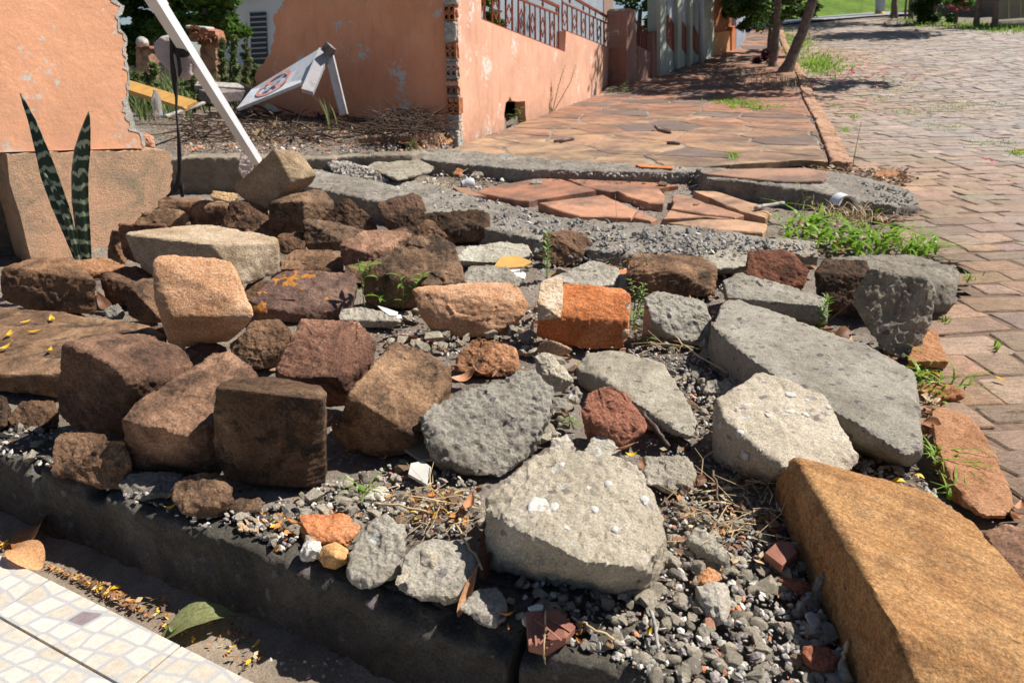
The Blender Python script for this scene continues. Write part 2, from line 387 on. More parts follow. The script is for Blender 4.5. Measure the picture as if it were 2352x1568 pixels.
col = n.ramp(n.noise(v, 2.5, 8, 0.7), [(0.3, (0.12, 0.095, 0.075)), (0.5, (0.20, 0.165, 0.135)), (0.7, (0.31, 0.265, 0.22))])
rc = n.voro(v, 70, out="Color"); dd = n.voro(v, 70)
gm = n.math('MULTIPLY', n.ramp(n.sep(rc)[0], [(0.45, 0.0), (0.5, 1.0)]), n.ramp(dd, [(0.40, 1.0), (0.5, 0.0)]))
gc = n.ramp(n.sep(rc)[1], [(0.0, (0.07, 0.06, 0.055)), (0.35, (0.20, 0.18, 0.16)), (0.7, (0.36, 0.33, 0.29)), (0.93, (0.30, 0.13, 0.07)), (1.0, (0.45, 0.2, 0.08))])
col = n.mix(gm, col, gc)
nr = n.bump(n.noise(v, 40, 8, 0.75), 0.9, 0.012); nr = n.bump(gm, 0.8, 0.006, nr)
n.out(b, col, nr); b.inputs["Roughness"].default_value = 0.95
M['dirt'] = m
ground = structure(mesh_obj('ground', np.stack([X.ravel(), Y.ravel(), Z.ravel()], 1), F, M['dirt'], origin=(0, 0, 0), smooth=True))

# gutter floor: sandy dirt between the kerb and the tiled ledge
xs = np.arange(-2.6, 1.2, 0.014); us = np.linspace(0, 1, 70)
XX, T = np.meshgrid(xs, us); YY = yK(XX)+0.02-T*0.9
ZZ = -0.2+0.012*fbm2(XX, YY, 6, 4)+0.004*fbm2(XX, YY, 40, 3)+0.01*np.clip(1-T*10, 0, 1)
i2 = np.arange(XX.size).reshape(XX.shape)
m, nt, b = new_mat('gutter_silt'); n = N(nt); v = n.obj
col = n.ramp(n.noise(v, 5, 8, 0.7), [(0.3, (0.15, 0.115, 0.085)), (0.6, (0.30, 0.24, 0.18)), (0.75, (0.36, 0.29, 0.22))])
col = n.mix(1.0, col, n.ramp(n.noise(v, 200, 3), [(0.3, 0.7), (0.7, 1.25)]), 'MULTIPLY')
n.out(b, col, n.bump(n.noise(v, 90, 6, 0.7), 0.9, 0.006)); M['silt'] = m
structure(mesh_obj('gutter_floor', np.stack([XX.ravel(), YY.ravel(), ZZ.ravel()], 1), np.stack([i2[:-1, :-1].ravel(), i2[1:, :-1].ravel(), i2[1:, 1:].ravel(), i2[:-1, 1:].ravel()], 1), M['silt'], origin=(0, 0, 0), smooth=True))

# ------------------------------------------------------------------ lumpy meshes (hulls -> voxel remesh -> roughened)
PENDING = []
def hull(bm, pts):
    vs = [bm.verts.new(p) for p in pts]
    r = bmesh.ops.convex_hull(bm, input=vs)
    dead = [g for g in set(r.get('geom_interior', [])+r.get('geom_unused', [])) if isinstance(g, bmesh.types.BMVert)]
    if dead: bmesh.ops.delete(bm, geom=dead, context='VERTS')
def lump(name, hulls, mat, vox=None, smooth=0, rough=(0.006, 0.003), chips=5, chipd=0.012, freq=9.0, origin=None, parent=None, strata=0.0):
    allp = np.array([p for h in hulls for p in h]); mn, mx = allp.min(0), allp.max(0)
    if parent is not None: origin = np.array(parent['_o'])
    elif origin is None: origin = np.array([(mn[0]+mx[0])/2, (mn[1]+mx[1])/2, mn[2]])
    bm = bmesh.new()
    for h in hulls: hull(bm, [Vector(np.asarray(p)-origin) for p in h])
    bmesh.ops.recalc_face_normals(bm, faces=bm.faces)
    me = bpy.data.meshes.new(name); bm.to_mesh(me); bm.free()
    o = bpy.data.objects.new(name, me); COL.objects.link(o)
    if parent is not None: o.parent = parent
    else: o.location = origin
    o['_o'] = [float(v) for v in origin]
    size = float((mx-mn).max())
    vox = vox or min(max(size/80, 0.002), 0.008)
    md = o.modifiers.new("r", 'REMESH'); md.mode = 'VOXEL'; md.voxel_size = vox; md.adaptivity = 0
    if smooth:
        ms = o.modifiers.new("s", 'SMOOTH'); ms.factor = 0.5; ms.iterations = smooth
    PENDING.append((o, mat, rough, chips, chipd, freq, size, strata)); return o
def finish_lumps():
    global PENDING
    bpy.context.view_layer.update()
    dg = bpy.context.evaluated_depsgraph_get()
    for k, (o, mat, rough, chips, chipd, freq, size, strata) in enumerate(PENDING):
        me = bpy.data.meshes.new_from_object(o.evaluated_get(dg))
        n = len(me.vertices); P = np.empty(n*3); me.vertices.foreach_get("co", P); P = P.reshape(-1, 3)
        Nn = np.empty(n*3); me.vertices.foreach_get("normal", Nn); Nn = Nn.reshape(-1, 3)
        r = np.random.default_rng(zl_seed(o.name)+k); off = r.uniform(-50, 50, 3)
        if len(P):
            for c in range(chips):
                d = r.normal(size=3); d /= np.linalg.norm(d); s = P@d; cut = s.max()-chipd*r.uniform(0.5, 1.6)
                P = P-np.outer(np.maximum(0, s-cut)*0.9, d)
            if chips and size < 1.2:      # hewn facets
                K = int(26+chips*5); sd = r.integers(0, n, K); S_ = P[sd]; SN = Nn[sd]+r.normal(0, 0.16, (K, 3)); SN /= np.linalg.norm(SN, axis=1)[:, None]
                d2 = ((P[:, None, :]-S_[None])**2).sum(2)-1.2*np.maximum(0, Nn@SN.T)*(size*0.12)**2
                nb_ = d2.argmin(1); dd = ((P-S_[nb_])*SN[nb_]).sum(1); ok = (Nn*SN[nb_]).sum(1) > 0.55
                P = P-SN[nb_]*(np.clip(dd, -0.012, 0.012)*(0.28 if rough[0] > 0.0075 else 0.12)*ok)[:, None]
            q = P+off; a1, a2 = rough[0]*0.5, rough[1]*0.9
            D = 0.003+a1*fbm(q*freq, 3)-a1*0.9*np.maximum(0, fbm(q*freq*2.1+9, 2)-0.25)*2
            rg = 1-np.abs(fbm(q*freq*3.2+31, 3))*2; D = D+a2*(rg-0.5)+a2*0.8*fbm(q*freq*8, 3)
            ax = r.normal(size=3); ax[2] += 1.5 if strata else 0; ax /= np.linalg.norm(ax); st_ = strata or (0.0012 if size < 0.5 and 'concrete' not in mat.name else 0.0)
            if st_:
                ph = (q@ax)*55+2.2*fbm(q*5, 3); fr = ph-np.floor(ph); D = D+st_*(np.minimum(fr/0.8, (1-fr)/0.2)-0.5)*np.clip(0.5+2*fbm(q*4+3, 2), 0, 1)
            P = P+Nn*D[:, None]
        me.vertices.foreach_set("co", P.ravel()); me.materials.clear(); me.materials.append(mat); me.shade_smooth(); me.set_sharp_from_angle(angle=math.radians(34)); me.update()
        o.modifiers.clear(); old = o.data; nm = old.name; o.data = me; bpy.data.meshes.remove(old); me.name = nm
    PENDING = []
def zl_seed(s): return sum(ord(c)*(i+3) for i, c in enumerate(s))
def parse(base, spec, h0):
    bx, by = base; B = G(bx, by, h0); Y0 = B[1]; out = []
    for t in spec.split():
        a = t.split(',')
        if a[2][0] == 'h': out.append(G(float(a[0]), float(a[1]), float(a[2][1:])/100))
        elif a[2][0] == 'g': out.append(np.array(G(float(a[0]), float(a[1]), h0)))
        else: out.append(atY(float(a[0]), float(a[1]), Y0+float(a[2])/100))
    return B, out
def with_drop(B, pts, h0, k=0.15):
    P = list(pts); c = np.mean([p[:2] for p in pts], 0); zb = B[2]-0.015
    for p in pts:
        if p[2] > zb+0.03 and p[1] > B[1]+0.025:
            q = p[:2]+(c-p[:2])*k; P.append(np.array([q[0], q[1], zb]))
    return P

# ------------------------------------------------------------------ kerb along the gutter
def kerb_piece(px, label):
    top = [G(x, y) for x, y in px]
    top = [np.array(p) for p in top]; nr_ = []
    for i in range(len(top)):
        t = top[min(i+1, len(top)-1)]-top[max(i-1, 0)]; d = np.array([-t[1], t[0], 0]); d /= np.linalg.norm(d); nr_.append(d if d[1] > 0 else -d)
    pr = [(0.13, -0.23), (0.13, 0.0)]+[(0.12-0.008*k, 0.002) for k in range(14)]+[(0.006, 0.001), (-0.002, -0.004), (-0.005, -0.012)]+[(-0.006-0.024*k/27, -0.02-0.21*k/27) for k in range(28)]
    cum = [0]
    for i in range(1, len(top)): cum.append(cum[-1]+np.linalg.norm(top[i]-top[i-1]))
    S_ = np.arange(0, cum[-1], 0.008); C_ = np.stack([np.interp(S_, cum, [p[k] for p in top]) for k in range(3)], 1); D_ = np.stack([np.interp(S_, cum, [p[k] for p in nr_]) for k in range(3)], 1)
    k_ = 7; D_ = np.stack([np.convolve(np.pad(D_[:, q], k_, 'edge'), np.ones(2*k_+1)/(2*k_+1), 'valid') for q in range(3)], 1)
    V = np.stack([C_+D_*d+np.array([0, 0, z]) for d, z in pr], 1); nP = len(pr)
    Q = V.reshape(-1, 3); dn = np.repeat(D_, nP, 0); pz = np.tile([z for d, z in pr], len(S_)); pd_ = np.tile([d for d, z in pr], len(S_))
    face = (pz < -0.003) & (pd_ < 0.05); amp = 0.013*fbm(Q*6, 4)+0.010*fbm(Q*24, 4)+0.004*fbm(Q*80, 2)
    edge = np.exp(-((pz+0.004)/0.02)**2)*(pd_ < 0.03)*np.maximum(0, fbm(Q*9+5, 4)+0.12)*0.075
    Q = Q+dn*(np.where(face, -amp, 0)+edge)[:, None]; Q[:, 2] += np.where(face, 0, amp*0.8)-edge*0.5
    i2 = np.arange(len(Q)).reshape(len(S_), nP)
    F = np.stack([i2[:-1, :-1].ravel(), i2[1:, :-1].ravel(), i2[1:, 1:].ravel(), i2[:-1, 1:].ravel()], 1).tolist()+[list(range(nP)), list(range((len(S_)-1)*nP, len(S_)*nP))[::-1]]
    o = mesh_obj('concrete_kerb', Q, F, M['kerb'], smooth=True)
    bm = bmesh.new(); bm.from_mesh(o.data); bmesh.ops.recalc_face_normals(bm, faces=bm.faces); bm.to_mesh(o.data); bm.free()
    tag(o, label, 'kerb', 'kerb along the gutter'); return o
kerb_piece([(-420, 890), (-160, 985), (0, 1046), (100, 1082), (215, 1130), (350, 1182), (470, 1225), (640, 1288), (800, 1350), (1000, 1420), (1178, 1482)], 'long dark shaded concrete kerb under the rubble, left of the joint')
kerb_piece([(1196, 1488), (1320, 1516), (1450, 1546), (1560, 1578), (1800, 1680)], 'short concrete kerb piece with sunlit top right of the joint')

# ------------------------------------------------------------------ tiled ledge at the bottom left
za = -0.135
A = atZ(-300, 1122, za); Bp = atZ(596, 1570, za); Cp = atZ(900, 1722, za)
d = (Bp-A)/np.linalg.norm(Bp-A); nn = np.array([d[1], -d[0], 0]);
if nn[1] > 0: nn = -nn
m, nt, b = new_mat('mosaic_print_tile'); n = N(nt); v = n.obj
wv = n.nt.nodes.new("ShaderNodeVectorMath"); wv.operation = 'ADD'
nz = n.nt.nodes.new("ShaderNodeTexNoise"); nz.inputs["Scale"].default_value = 3.5; nz.inputs["Detail"].default_value = 1
sc_ = n.nt.nodes.new("ShaderNodeVectorMath"); sc_.operation = 'SCALE'; sc_.inputs["Scale"].default_value = 0.09
n.l.new(v, nz.inputs["Vector"]); n.l.new(nz.outputs["Color"], sc_.inputs[0]); n.l.new(v, wv.inputs[0]); n.l.new(sc_.outputs[0], wv.inputs[1])
vv = n.map(wv.outputs[0], (18, 24, 0), (0, 0, 0.5))
de = n.voro(vv, 1.0, 'DISTANCE_TO_EDGE', 0.27); cc = n.voro(vv, 1.0, 'F1', 0.27, "Color")
cell = n.ramp(n.sep(cc)[0], [(0.0, (0.50, 0.435, 0.35)), (0.5, (0.57, 0.515, 0.44)), (0.93, (0.62, 0.575, 0.51)), (0.935, (0.27, 0.22, 0.22)), (1.0, (0.22, 0.18, 0.19))])
cell = n.mix(1.0, cell, n.ramp(n.noise(v, 60, 6, 0.7), [(0.3, 0.82), (0.7, 1.12)]), 'MULTIPLY')
col = n.mix(n.ramp(de, [(0.045, 1.0), (0.12, 0.0)]), cell, (0.40, 0.395, 0.40))
col = n.mix(1.0, col, n.ramp(n.noise(v, 400, 2), [(0.3, 0.88), (0.7, 1.1)]), 'MULTIPLY')
col = n.mix(n.ramp(n.noise(v, 9, 6, 0.7), [(0.62, 0.0), (0.8, 0.3)]), col, (0.35, 0.28, 0.2))
n.out(b, col, n.bump(n.ramp(de, [(0.03, 0.0), (0.14, 1.0)]), 0.25, 0.002)); b.inputs["Roughness"].default_value = 0.45; M['mosaic'] = m
ledge = empty('tiled_ledge', tuple(A), 'pale mosaic patterned tiled ledge in the lower left corner', 'ledge')
L = np.linalg.norm(Cp-A)
MB().prism([A-[0, 0, 0.012], A+d*L-[0, 0, 0.012], A+d*L+nn*1.2-[0, 0, 0.012], A+nn*1.2-[0, 0, 0.012]], (0, 0, -0.14)).build('ledge_body', M['silt'], ledge)
def tilebox(s0, s1, t0, t1):
    g = 0.0022; mb = MB(); q = [A+d*(s0+g)+nn*(t0+g), A+d*(s1-g)+nn*(t0+g), A+d*(s1-g)+nn*(t1-g), A+d*(s0+g)+nn*(t1-g)]
    mb.prism([p-[0, 0, 0.011] for p in q], (0, 0, 0.011+rng.uniform(0, 0.0015)))
    o = mb.build('tile', M['mosaic'], ledge); md = o.modifiers.new("b", 'BEVEL'); md.width = 0.0015; md.segments = 2; return o
s_list = [0, 0.31, 0.76, 1.21, 1.66]
P1 = np.array([(np.dot(atZ(540, 1546, za)-A, d))]); sj = float(np.dot(atZ(742, 1285, za)-A, d))
sj = float(np.dot(atZ(430, 1470, za)-A, d)); sj2 = float(np.dot(atZ(345, 1530, za)-A, d))
tw = 0.125
for k in range(-3, 4):
    tilebox(max(0, sj+0.45*(k-1)) if sj+0.45*(k-1) > 0 else 0, sj+0.45*k, 0, tw) if sj+0.45*k > 0.02 else None
    for r_ in range(2):
        s1 = sj2+0.45*k+0.2*r_
        if s1 > 0.02: tilebox(max(0, s1-0.45), s1, tw+r_*0.45, tw+(r_+1)*0.45)

# ------------------------------------------------------------------ street of stone setts
EDGE = [(-50, 1790), (40, 1795), (110, 1790), (190, 1838), (365, 1900), (400, 2010), (430, 2085), (470, 2118), (505, 2060), (560, 2060), (600, 2185), (650, 2195), (720, 2150), (830, 2100), (930, 2125), (1050, 2200), (1150, 2260), (1290, 2360), (1568, 2560), (2400, 3000)]
def edge_x(py): return np.interp(py, [e[0] for e in EDGE], [e[1] for e in EDGE])
ra = math.radians(5.0); R1 = np.array([math.cos(ra), math.sin(ra)]); R2 = np.array([-R1[1], R1[0]])
def sett_mesh():
    V = []; F = []; C = []
    r0 = 0.55; row = 0
    while r0 < 30:
        hh = 0.145*rng.uniform(0.78, 1.3)+0.0
        if r0 > 12: hh *= 1.0+(r0-12)*0.05
        s = -1.0+rng.uniform(0, 0.3)
        while s < min(6+r0*1.2, 26):
            ww = 0.25*rng.uniform(0.6, 1.5)
            if r0 > 12: ww *= 1.0+(r0-12)*0.05
            a, c = s, s+ww; s = c
            bow = 0.05*math.sin(s*1.3+r0)+0.04*math.sin(s*0.5)+rng.normal(0, 0.006)
            ctr = R1*(a+c)/2+R2*(r0+hh/2+bow)
            z = tz(*ctr); px, py = proj(ctr[0], ctr[1], z)
            if ctr[1] < 0.25 or py > 2200 or px > 3300 or px < edge_x(py) or py < 34 or (px > 2040 and py < 62): continue
            g = 0.003+rng.uniform(0, 0.003); lift = rng.normal(0, 0.0022); tl = rng.normal(0, 0.009, 2)
            skew = rng.normal(0, 0.011, 8)
            cs = [(a+g+skew[0], r0+g+skew[1]), (c-g+skew[2], r0+g+skew[3]), (c-g+skew[4], r0+hh-g+skew[5]), (a+g+skew[6], r0+hh-g+skew[7])]
            far = r0 > 9
            # ring outline (rounded corners) then two insets
            if far: ring = cs
            else:
                ring = []
                for i in range(4):
                    p0, p1, p2 = np.array(cs[i-1]), np.array(cs[i]), np.array(cs[(i+1) % 4])
                    e1 = (p0-p1)/np.linalg.norm(p0-p1); e2 = (p2-p1)/np.linalg.norm(p2-p1); q = rng.uniform(0.004, 0.014)
                    ring += [p1+e1*q, p1+e1*q*0.3+e2*q*0.3, p1+e2*q]
                    ring += [p1+(p2-p1)*0.5+rng.normal(0, 0.004, 2)]
            ring = np.array(ring); cen = ring.mean(0)
            lev = [(0.0, -0.03), (0.0, -0.007), (0.005, -0.002), (0.03, 0.0005), (0.06, 0.0015)] if not far else [(0, -0.04), (0.004, 0.0)]
            b0 = len(V); k = len(ring)
            for ins, dz in lev:
                rr = ring+(cen-ring)/np.maximum(np.linalg.norm(cen-ring, axis=1), 1e-6)[:, None]*ins
                for p in rr:
                    w_ = R1*p[0]+R2*(p[1]+bow); V.append((w_[0], w_[1], tz(*w_)+lift+dz+tl[0]*(p[0]-cen[0])+tl[1]*(p[1]-cen[1])))
            t = rng.normal(0, 1)
            big = mnoise.noise(Vector((ctr[0]*0.35, ctr[1]*0.35, 3.0)))
            greyness = np.clip((px-edge_x(py))/600+0.20*(600-py)/300+0.5*big+0.10*t, 0, 1)
            c0 = np.array([0.43, 0.27, 0.172])*(1-greyness)+np.array([0.39, 0.325, 0.28])*greyness
            c0 = c0*1.02*(1+0.13*rng.normal())*np.array([1+0.05*rng.normal(), 1, 1+0.06*rng.normal()])
            for li in range(len(lev)-1):
                for i in range(k):
                    F.append([b0+li*k+i, b0+li*k+(i+1) % k, b0+(li+1)*k+(i+1) % k, b0+(li+1)*k+i]); C.append(c0)
            F.append([b0+(len(lev)-1)*k+i for i in range(k)]); C.append(c0)
        r0 += hh; row += 1
    return np.array(V), F, np.array(C)
m, nt, b = new_mat('worn_stone_setts'); n = N(nt); v = n.obj
col = n.attr('sett'); col = n.mix(1.0, col, n.ramp(n.noise(v, 9, 7, 0.7), [(0.3, 0.68), (0.7, 1.22)]), 'MULTIPLY')
col = n.mix(n.ramp(n.noise(n.map(v, (16, 60, 20)), 1.4, 6, 0.7), [(0.50, 0.0), (0.68, 0.55)]), col, (0.13, 0.085, 0.066))
col = n.mix(n.ramp(n.noise(v, 1.1, 6, 0.7), [(0.5, 0.0), (0.7, 0.5)]), col, (0.34, 0.27, 0.23))
col = n.mix(1.0, col, n.ramp(n.noise(v, 150, 4, 0.75), [(0.28, 0.5), (0.72, 1.4)]), 'MULTIPLY')
nr = n.bump(n.noise(n.map(v, (22, 60, 30)), 1.0, 8, 0.75), 0.9, 0.022); nr = n.bump(n.noise(v, 160, 4), 0.6, 0.004, nr)
n.out(b, col, nr); b.inputs["Roughness"].default_value = 0.62; b.inputs["Specular IOR Level"].default_value = 0.4; M['setts'] = m
V, F, C = sett_mesh()
xs = np.concatenate([np.arange(0.6, 6, 0.06), np.arange(6, 24, 0.4)]); ys = np.concatenate([np.arange(0.3, 9, 0.06), np.arange(9, 32, 0.4)])
XX, YY = np.meshgrid(xs, ys); ZZ = terr(XX, YY)-0.0075+0.003*fbm2(XX, YY, 12, 3); PX, PY = proj(XX, YY, ZZ); ok = (PX > edge_x(PY)+4) & (PY < 2100) & (PY > 36) & ~((PX > 2040) & (PY < 64))
i2 = np.arange(XX.size).reshape(XX.shape); okf = ok[:-1, :-1] & ok[1:, :-1] & ok[1:, 1:] & ok[:-1, 1:]
FJ = np.stack([i2[:-1, :-1][okf], i2[:-1, 1:][okf], i2[1:, 1:][okf], i2[1:, :-1][okf]], 1)
M['joint'] = m_plain('sandy_joint_dirt', (0.17, 0.115, 0.082), 0.95, 0.4, 30, bump=0.006)
structure(mesh_obj('street_joints', np.stack([XX.ravel(), YY.ravel(), ZZ.ravel()], 1), FJ.tolist(), M['joint'], origin=(0, 0, 0)))
st = structure(mesh_obj('street', V, F, M['setts'], origin=(0, 0, 0)))
at = st.data.attributes.new('sett', 'FLOAT_COLOR', 'FACE'); at.data.foreach_set('color', np.concatenate([C, np.ones((len(C), 1))], 1).astype(np.float32).ravel())

# ------------------------------------------------------------------ flagstones (footpath) by clipped voronoi cells
def clip(poly, p, q):      # keep the side of the bisector nearer p
    mid = (p+q)/2; nrm = q-p; out = []
    for i in range(len(poly)):
        a, b_ = poly[i], poly[(i+1) % len(poly)]; da, db = np.dot(a-mid, nrm), np.dot(b_-mid, nrm)
        if da <= 0: out.append(a)
        if (da < 0 < db) or (db < 0 < da): out.append(a+(b_-a)*da/(da-db))
    return out
def slab_add(V, F, C, poly, g, zf, th, tilt, col, rag=0.008):
    poly = np.array(poly); c = poly.mean(0); n_ = len(poly)
    P = []
    for i in range(n_):
        a, b_ = poly[i], poly[(i+1) % n_]; L_ = np.linalg.norm(b_-a); k = max(1, int(L_/0.07))
        for j in range(k): P.append(a+(b_-a)*j/k+rng.normal(0, rag, 2)*(1 if j else 0.4))
    P = np.array(P); dl = np.linalg.norm(P-c, axis=1)[:, None]; P = P-(P-c)/dl*g
    k = len(P); b0 = len(V)
    for ins, dz in ((0, -th), (0, -0.006), (0.008, 0.0), (0.04, 0.002)):
        Q = P-(P-c)/dl*ins
        for q in Q: V.append((q[0], q[1], zf(q)+dz+tilt[0]*(q[0]-c[0])+tilt[1]*(q[1]-c[1])))
    for li in range(3):
        for i in range(k): F.append([b0+li*k+i, b0+li*k+(i+1) % k, b0+(li+1)*k+(i+1) % k, b0+(li+1)*k+i]); C.append(col)
    F.append([b0+3*k+i for i in range(k)]); C.append(col)
m, nt, b = new_mat('red_sandstone_flags'); n = N(nt); v = n.obj
col = n.attr('sett'); f1 = n.noise(v, 4.5, 8, 0.7)
col = n.mix(1.0, col, n.ramp(f1, [(0.3, 0.72), (0.7, 1.18)]), 'MULTIPLY')
col = n.mix(n.ramp(n.noise(v, 2.2, 7, 0.7), [(0.44, 0.0), (0.60, 0.85)]), col, (0.14, 0.095, 0.075))
col = n.mix(1.0, col, n.ramp(n.noise(v, 180, 3, 0.7), [(0.3, 0.8), (0.7, 1.18)]), 'MULTIPLY')
nr = n.bump(n.noise(v, 14, 8, 0.7), 0.7, 0.012); nr = n.bump(n.noise(v, 150, 4), 0.5, 0.003, nr)
n.out(b, col, nr); M['flags'] = m
M['mortarbed'] = m_concrete('pale_mortar_bed', (0.18, 0.145, 0.11), (0.28, 0.235, 0.19), (0.40, 0.36, 0.31), 0.15)
RA = G(1000, 345); RB = G(2110, 430)
def zpath(q): return tz(*q)+0.045
KV = None
kb0 = G(1905, 368, 0.06); kb1 = G(1832, 182, 0.05)
KVv = float(np.dot(kb0[:2], VV[:2])); KVv2 = float(np.dot(kb1[:2], VV[:2]))
U0 = float(np.dot(G(1500, 362)[:2], UU[:2]))
def path_edge(U): return np.interp(U, [6.75, 9.45, 14.3, 19.6, 23.9, 40], [0.50, 0.47, 0.33, -0.02, -0.21, -0.4])
def path_left(U): return np.interp(U, [0, 13.4, 14.3, 21.7, 40], [VW, -2.85, -2.3, -1.0, -0.9])
seeds = []
U = U0-0.9
while U < 34:
    st_ = 0.50+max(0, U-12)*0.03; Vc = VW-0.3
    while Vc < path_edge(U)+0.5:
        seeds.append(np.array([U+rng.uniform(-0.2, 0.2), Vc+rng.uniform(-0.22, 0.22)])); Vc += st_*1.35
    U += st_
seeds = np.array(seeds); V = []; F = []; C = []
to_xy = lambda s: np.array([UU[0]*s[0]+VV[0]*s[1], UU[1]*s[0]+VV[1]*s[1]])
def front_lim(x): return np.interp(x, [p[0] for p in FR], [p[1] for p in FR])
FR = [(-3, 5.60)]+[tuple(G(px, py, 0.06)[:2]) for px, py in ((960, 346), (1060, 350), (1340, 372), (1560, 383), (1700, 372), (1850, 360), (1900, 368))]+[(9, 6.2)]
for i, s in enumerate(seeds):
    dist = np.linalg.norm(seeds-s, axis=1); nb = np.argsort(dist)[1:16]
    poly = [s+np.array(c_) for c_ in ((-1.5, -1.5), (1.5, -1.5), (1.5, 1.5), (-1.5, 1.5))]
    for j in nb: poly = clip(poly, s, seeds[j])
    poly = [p for p in poly]
    lim = float(path_edge(s[0]))-0.02
    poly = [np.array([p[0], min(max(p[1], float(path_left(p[0]))+0.01), lim)]) for p in poly]
    xy = [to_xy(p) for p in poly]; xy = [np.array([p[0], max(p[1], float(front_lim(p[0])))]) for p in xy]
    ar = 0.5*abs(sum(xy[k][0]*xy[(k+1) % len(xy)][1]-xy[(k+1) % len(xy)][0]*xy[k][1] for k in range(len(xy))))
    if ar < 0.01: continue
    c_ = np.mean(xy, 0); pxy = proj(c_[0], c_[1], tz(*c_))
    tan = np.clip((pxy[1]-250)/110+0.3*rng.normal()-0.1, 0, 1)
    base = np.array([0.40, 0.20, 0.125])*(1-tan)+np.array([0.42, 0.28, 0.17])*tan
    if rng.random() < 0.2: base = np.array([0.22, 0.165, 0.14])
    base = base*0.92*(1+0.10*rng.normal())
    slab_add(V, F, C, xy, 0.013, zpath, 0.05, rng.normal(0, 0.006, 2), base)
pv = structure(mesh_obj('footpath', V, F, M['flags'], origin=(0, 0, 0)))
at = pv.data.attributes.new('sett', 'FLOAT_COLOR', 'FACE'); at.data.foreach_set('color', np.concatenate([np.array(C), np.ones((len(C), 1))], 1).astype(np.float32).ravel())
# mortar bed under the flags
V = []; F = []
Us = np.concatenate([np.arange(U0-0.9, 14, 0.1), np.arange(14, 36, 0.5)])
for U in Us:
    for k in range(12):
        vl = float(path_left(U)); Vc = vl+0.012+(float(path_edge(U))-vl-0.03)*k/11; q = to_xy((U, Vc)); q[1] = max(q[1], float(front_lim(q[0]))+0.005)
        V.append((q[0], q[1], zpath(q)-0.005+0.004*mnoise.noise(Vector((q[0]*9, q[1]*9, 0)))))
i2 = np.arange(len(V)).reshape(-1, 12)
structure(mesh_obj('footpath_mortar', V, np.stack([i2[:-1, :-1].ravel(), i2[:-1, 1:].ravel(), i2[1:, 1:].ravel(), i2[1:, :-1].ravel()], 1), M['mortarbed'], origin=(0, 0, 0)))
# footpath kerb stones
M['kerbstone'] = m_sandstone('red_kerb_stone', (0.24, 0.13, 0.085), (0.42, 0.24, 0.15), (0.52, 0.33, 0.22), 0.5)
Uk = float(np.dot(kb0[:2], UU[:2])); kn = 0
while Uk < 32:
    Lk = rng.uniform(0.7, 1.15) if Uk < 14 else 3.0
    a, c_ = float(path_edge(Uk)), float(path_edge(Uk+Lk))
    pts = []
    for uu, vb in ((Uk+0.012, a), (Uk+Lk-0.012, c_)):
        for dv in (0, 0.17):
            for top in (0, 1):
                q = to_xy((uu, vb+dv)); pts.append(np.array([q[0], q[1], tz(*q)+(0.062-0.02*(dv > 0) if top else -0.12)]))
    o = lump('kerb_stone', [pts], M['kerbstone'], vox=0.012 if Uk < 14 else 0.04, smooth=2, rough=(0.008, 0.003), chips=4, chipd=0.015)
    lab = ['red kerb stone with a broken end nearest the leaf litter', 'second red kerb stone of the footpath edge', 'third red kerb stone of the footpath edge', 'fourth red kerb stone of the footpath edge'][kn] if kn < 4 else 'worn red kerb stone further up the footpath edge'
    tag(o, lab, 'kerb stone', 'footpath kerb stones'); kn += 1; Uk += Lk

# ------------------------------------------------------------------ driveway flags and the broken concrete bands beside it
V = []; F = []; C = []
dv = [[(1085, 437), (1130, 424), (1235, 409), (1290, 412), (1370, 441), (1300, 450), (1215, 463), (1180, 458)],
      [(1303, 412), (1400, 414), (1530, 420), (1560, 425), (1500, 432), (1400, 440), (1350, 432)],
      [(1412, 437), (1440, 431), (1515, 432), (1530, 450), (1525, 468), (1490, 466), (1440, 451)],
      [(1235, 468), (1300, 458), (1385, 446), (1465, 480), (1450, 498), (1330, 497), (1290, 487)],
      [(1452, 499), (1468, 483), (1510, 502), (1496, 510)],
      [(1545, 448), (1580, 452), (1710, 493), (1690, 499), (1620, 492), (1540, 480)],
      [(1536, 483), (1615, 495), (1690, 501), (1590, 499), (1520, 505)],
      [(1590, 440), (1640, 440), (1740, 468), (1775, 490), (1760, 500), (1700, 485)],
      [(1530, 512), (1600, 503), (1690, 503), (1765, 515), (1755, 535), (1650, 528)],
      [(1040, 430), (1075, 425), (1082, 438), (1120, 452), (1060, 448)]]
cols = [(0.44, 0.20, 0.12), (0.42, 0.19, 0.115), (0.47, 0.235, 0.14), (0.49, 0.25, 0.155), (0.48, 0.24, 0.15), (0.46, 0.245, 0.155), (0.48, 0.26, 0.16), (0.50, 0.30, 0.18), (0.51, 0.31, 0.19), (0.46, 0.26, 0.17)]
for pl, c_ in zip(dv, cols):
    slab_add(V, F, C, [G(x, y, 0.02)[:2] for x, y in pl], 0.004, lambda q: tz(*q)+0.02, 0.06, rng.normal(0, 0.01, 2), np.array(c_), 0.005)
pv = structure(mesh_obj('driveway_flags', V, F, M['flags'], origin=(0, 0, 0)))
at = pv.data.attributes.new('sett', 'FLOAT_COLOR', 'FACE'); at.data.foreach_set('color', np.concatenate([np.array(C), np.ones((len(C), 1))], 1).astype(np.float32).ravel())

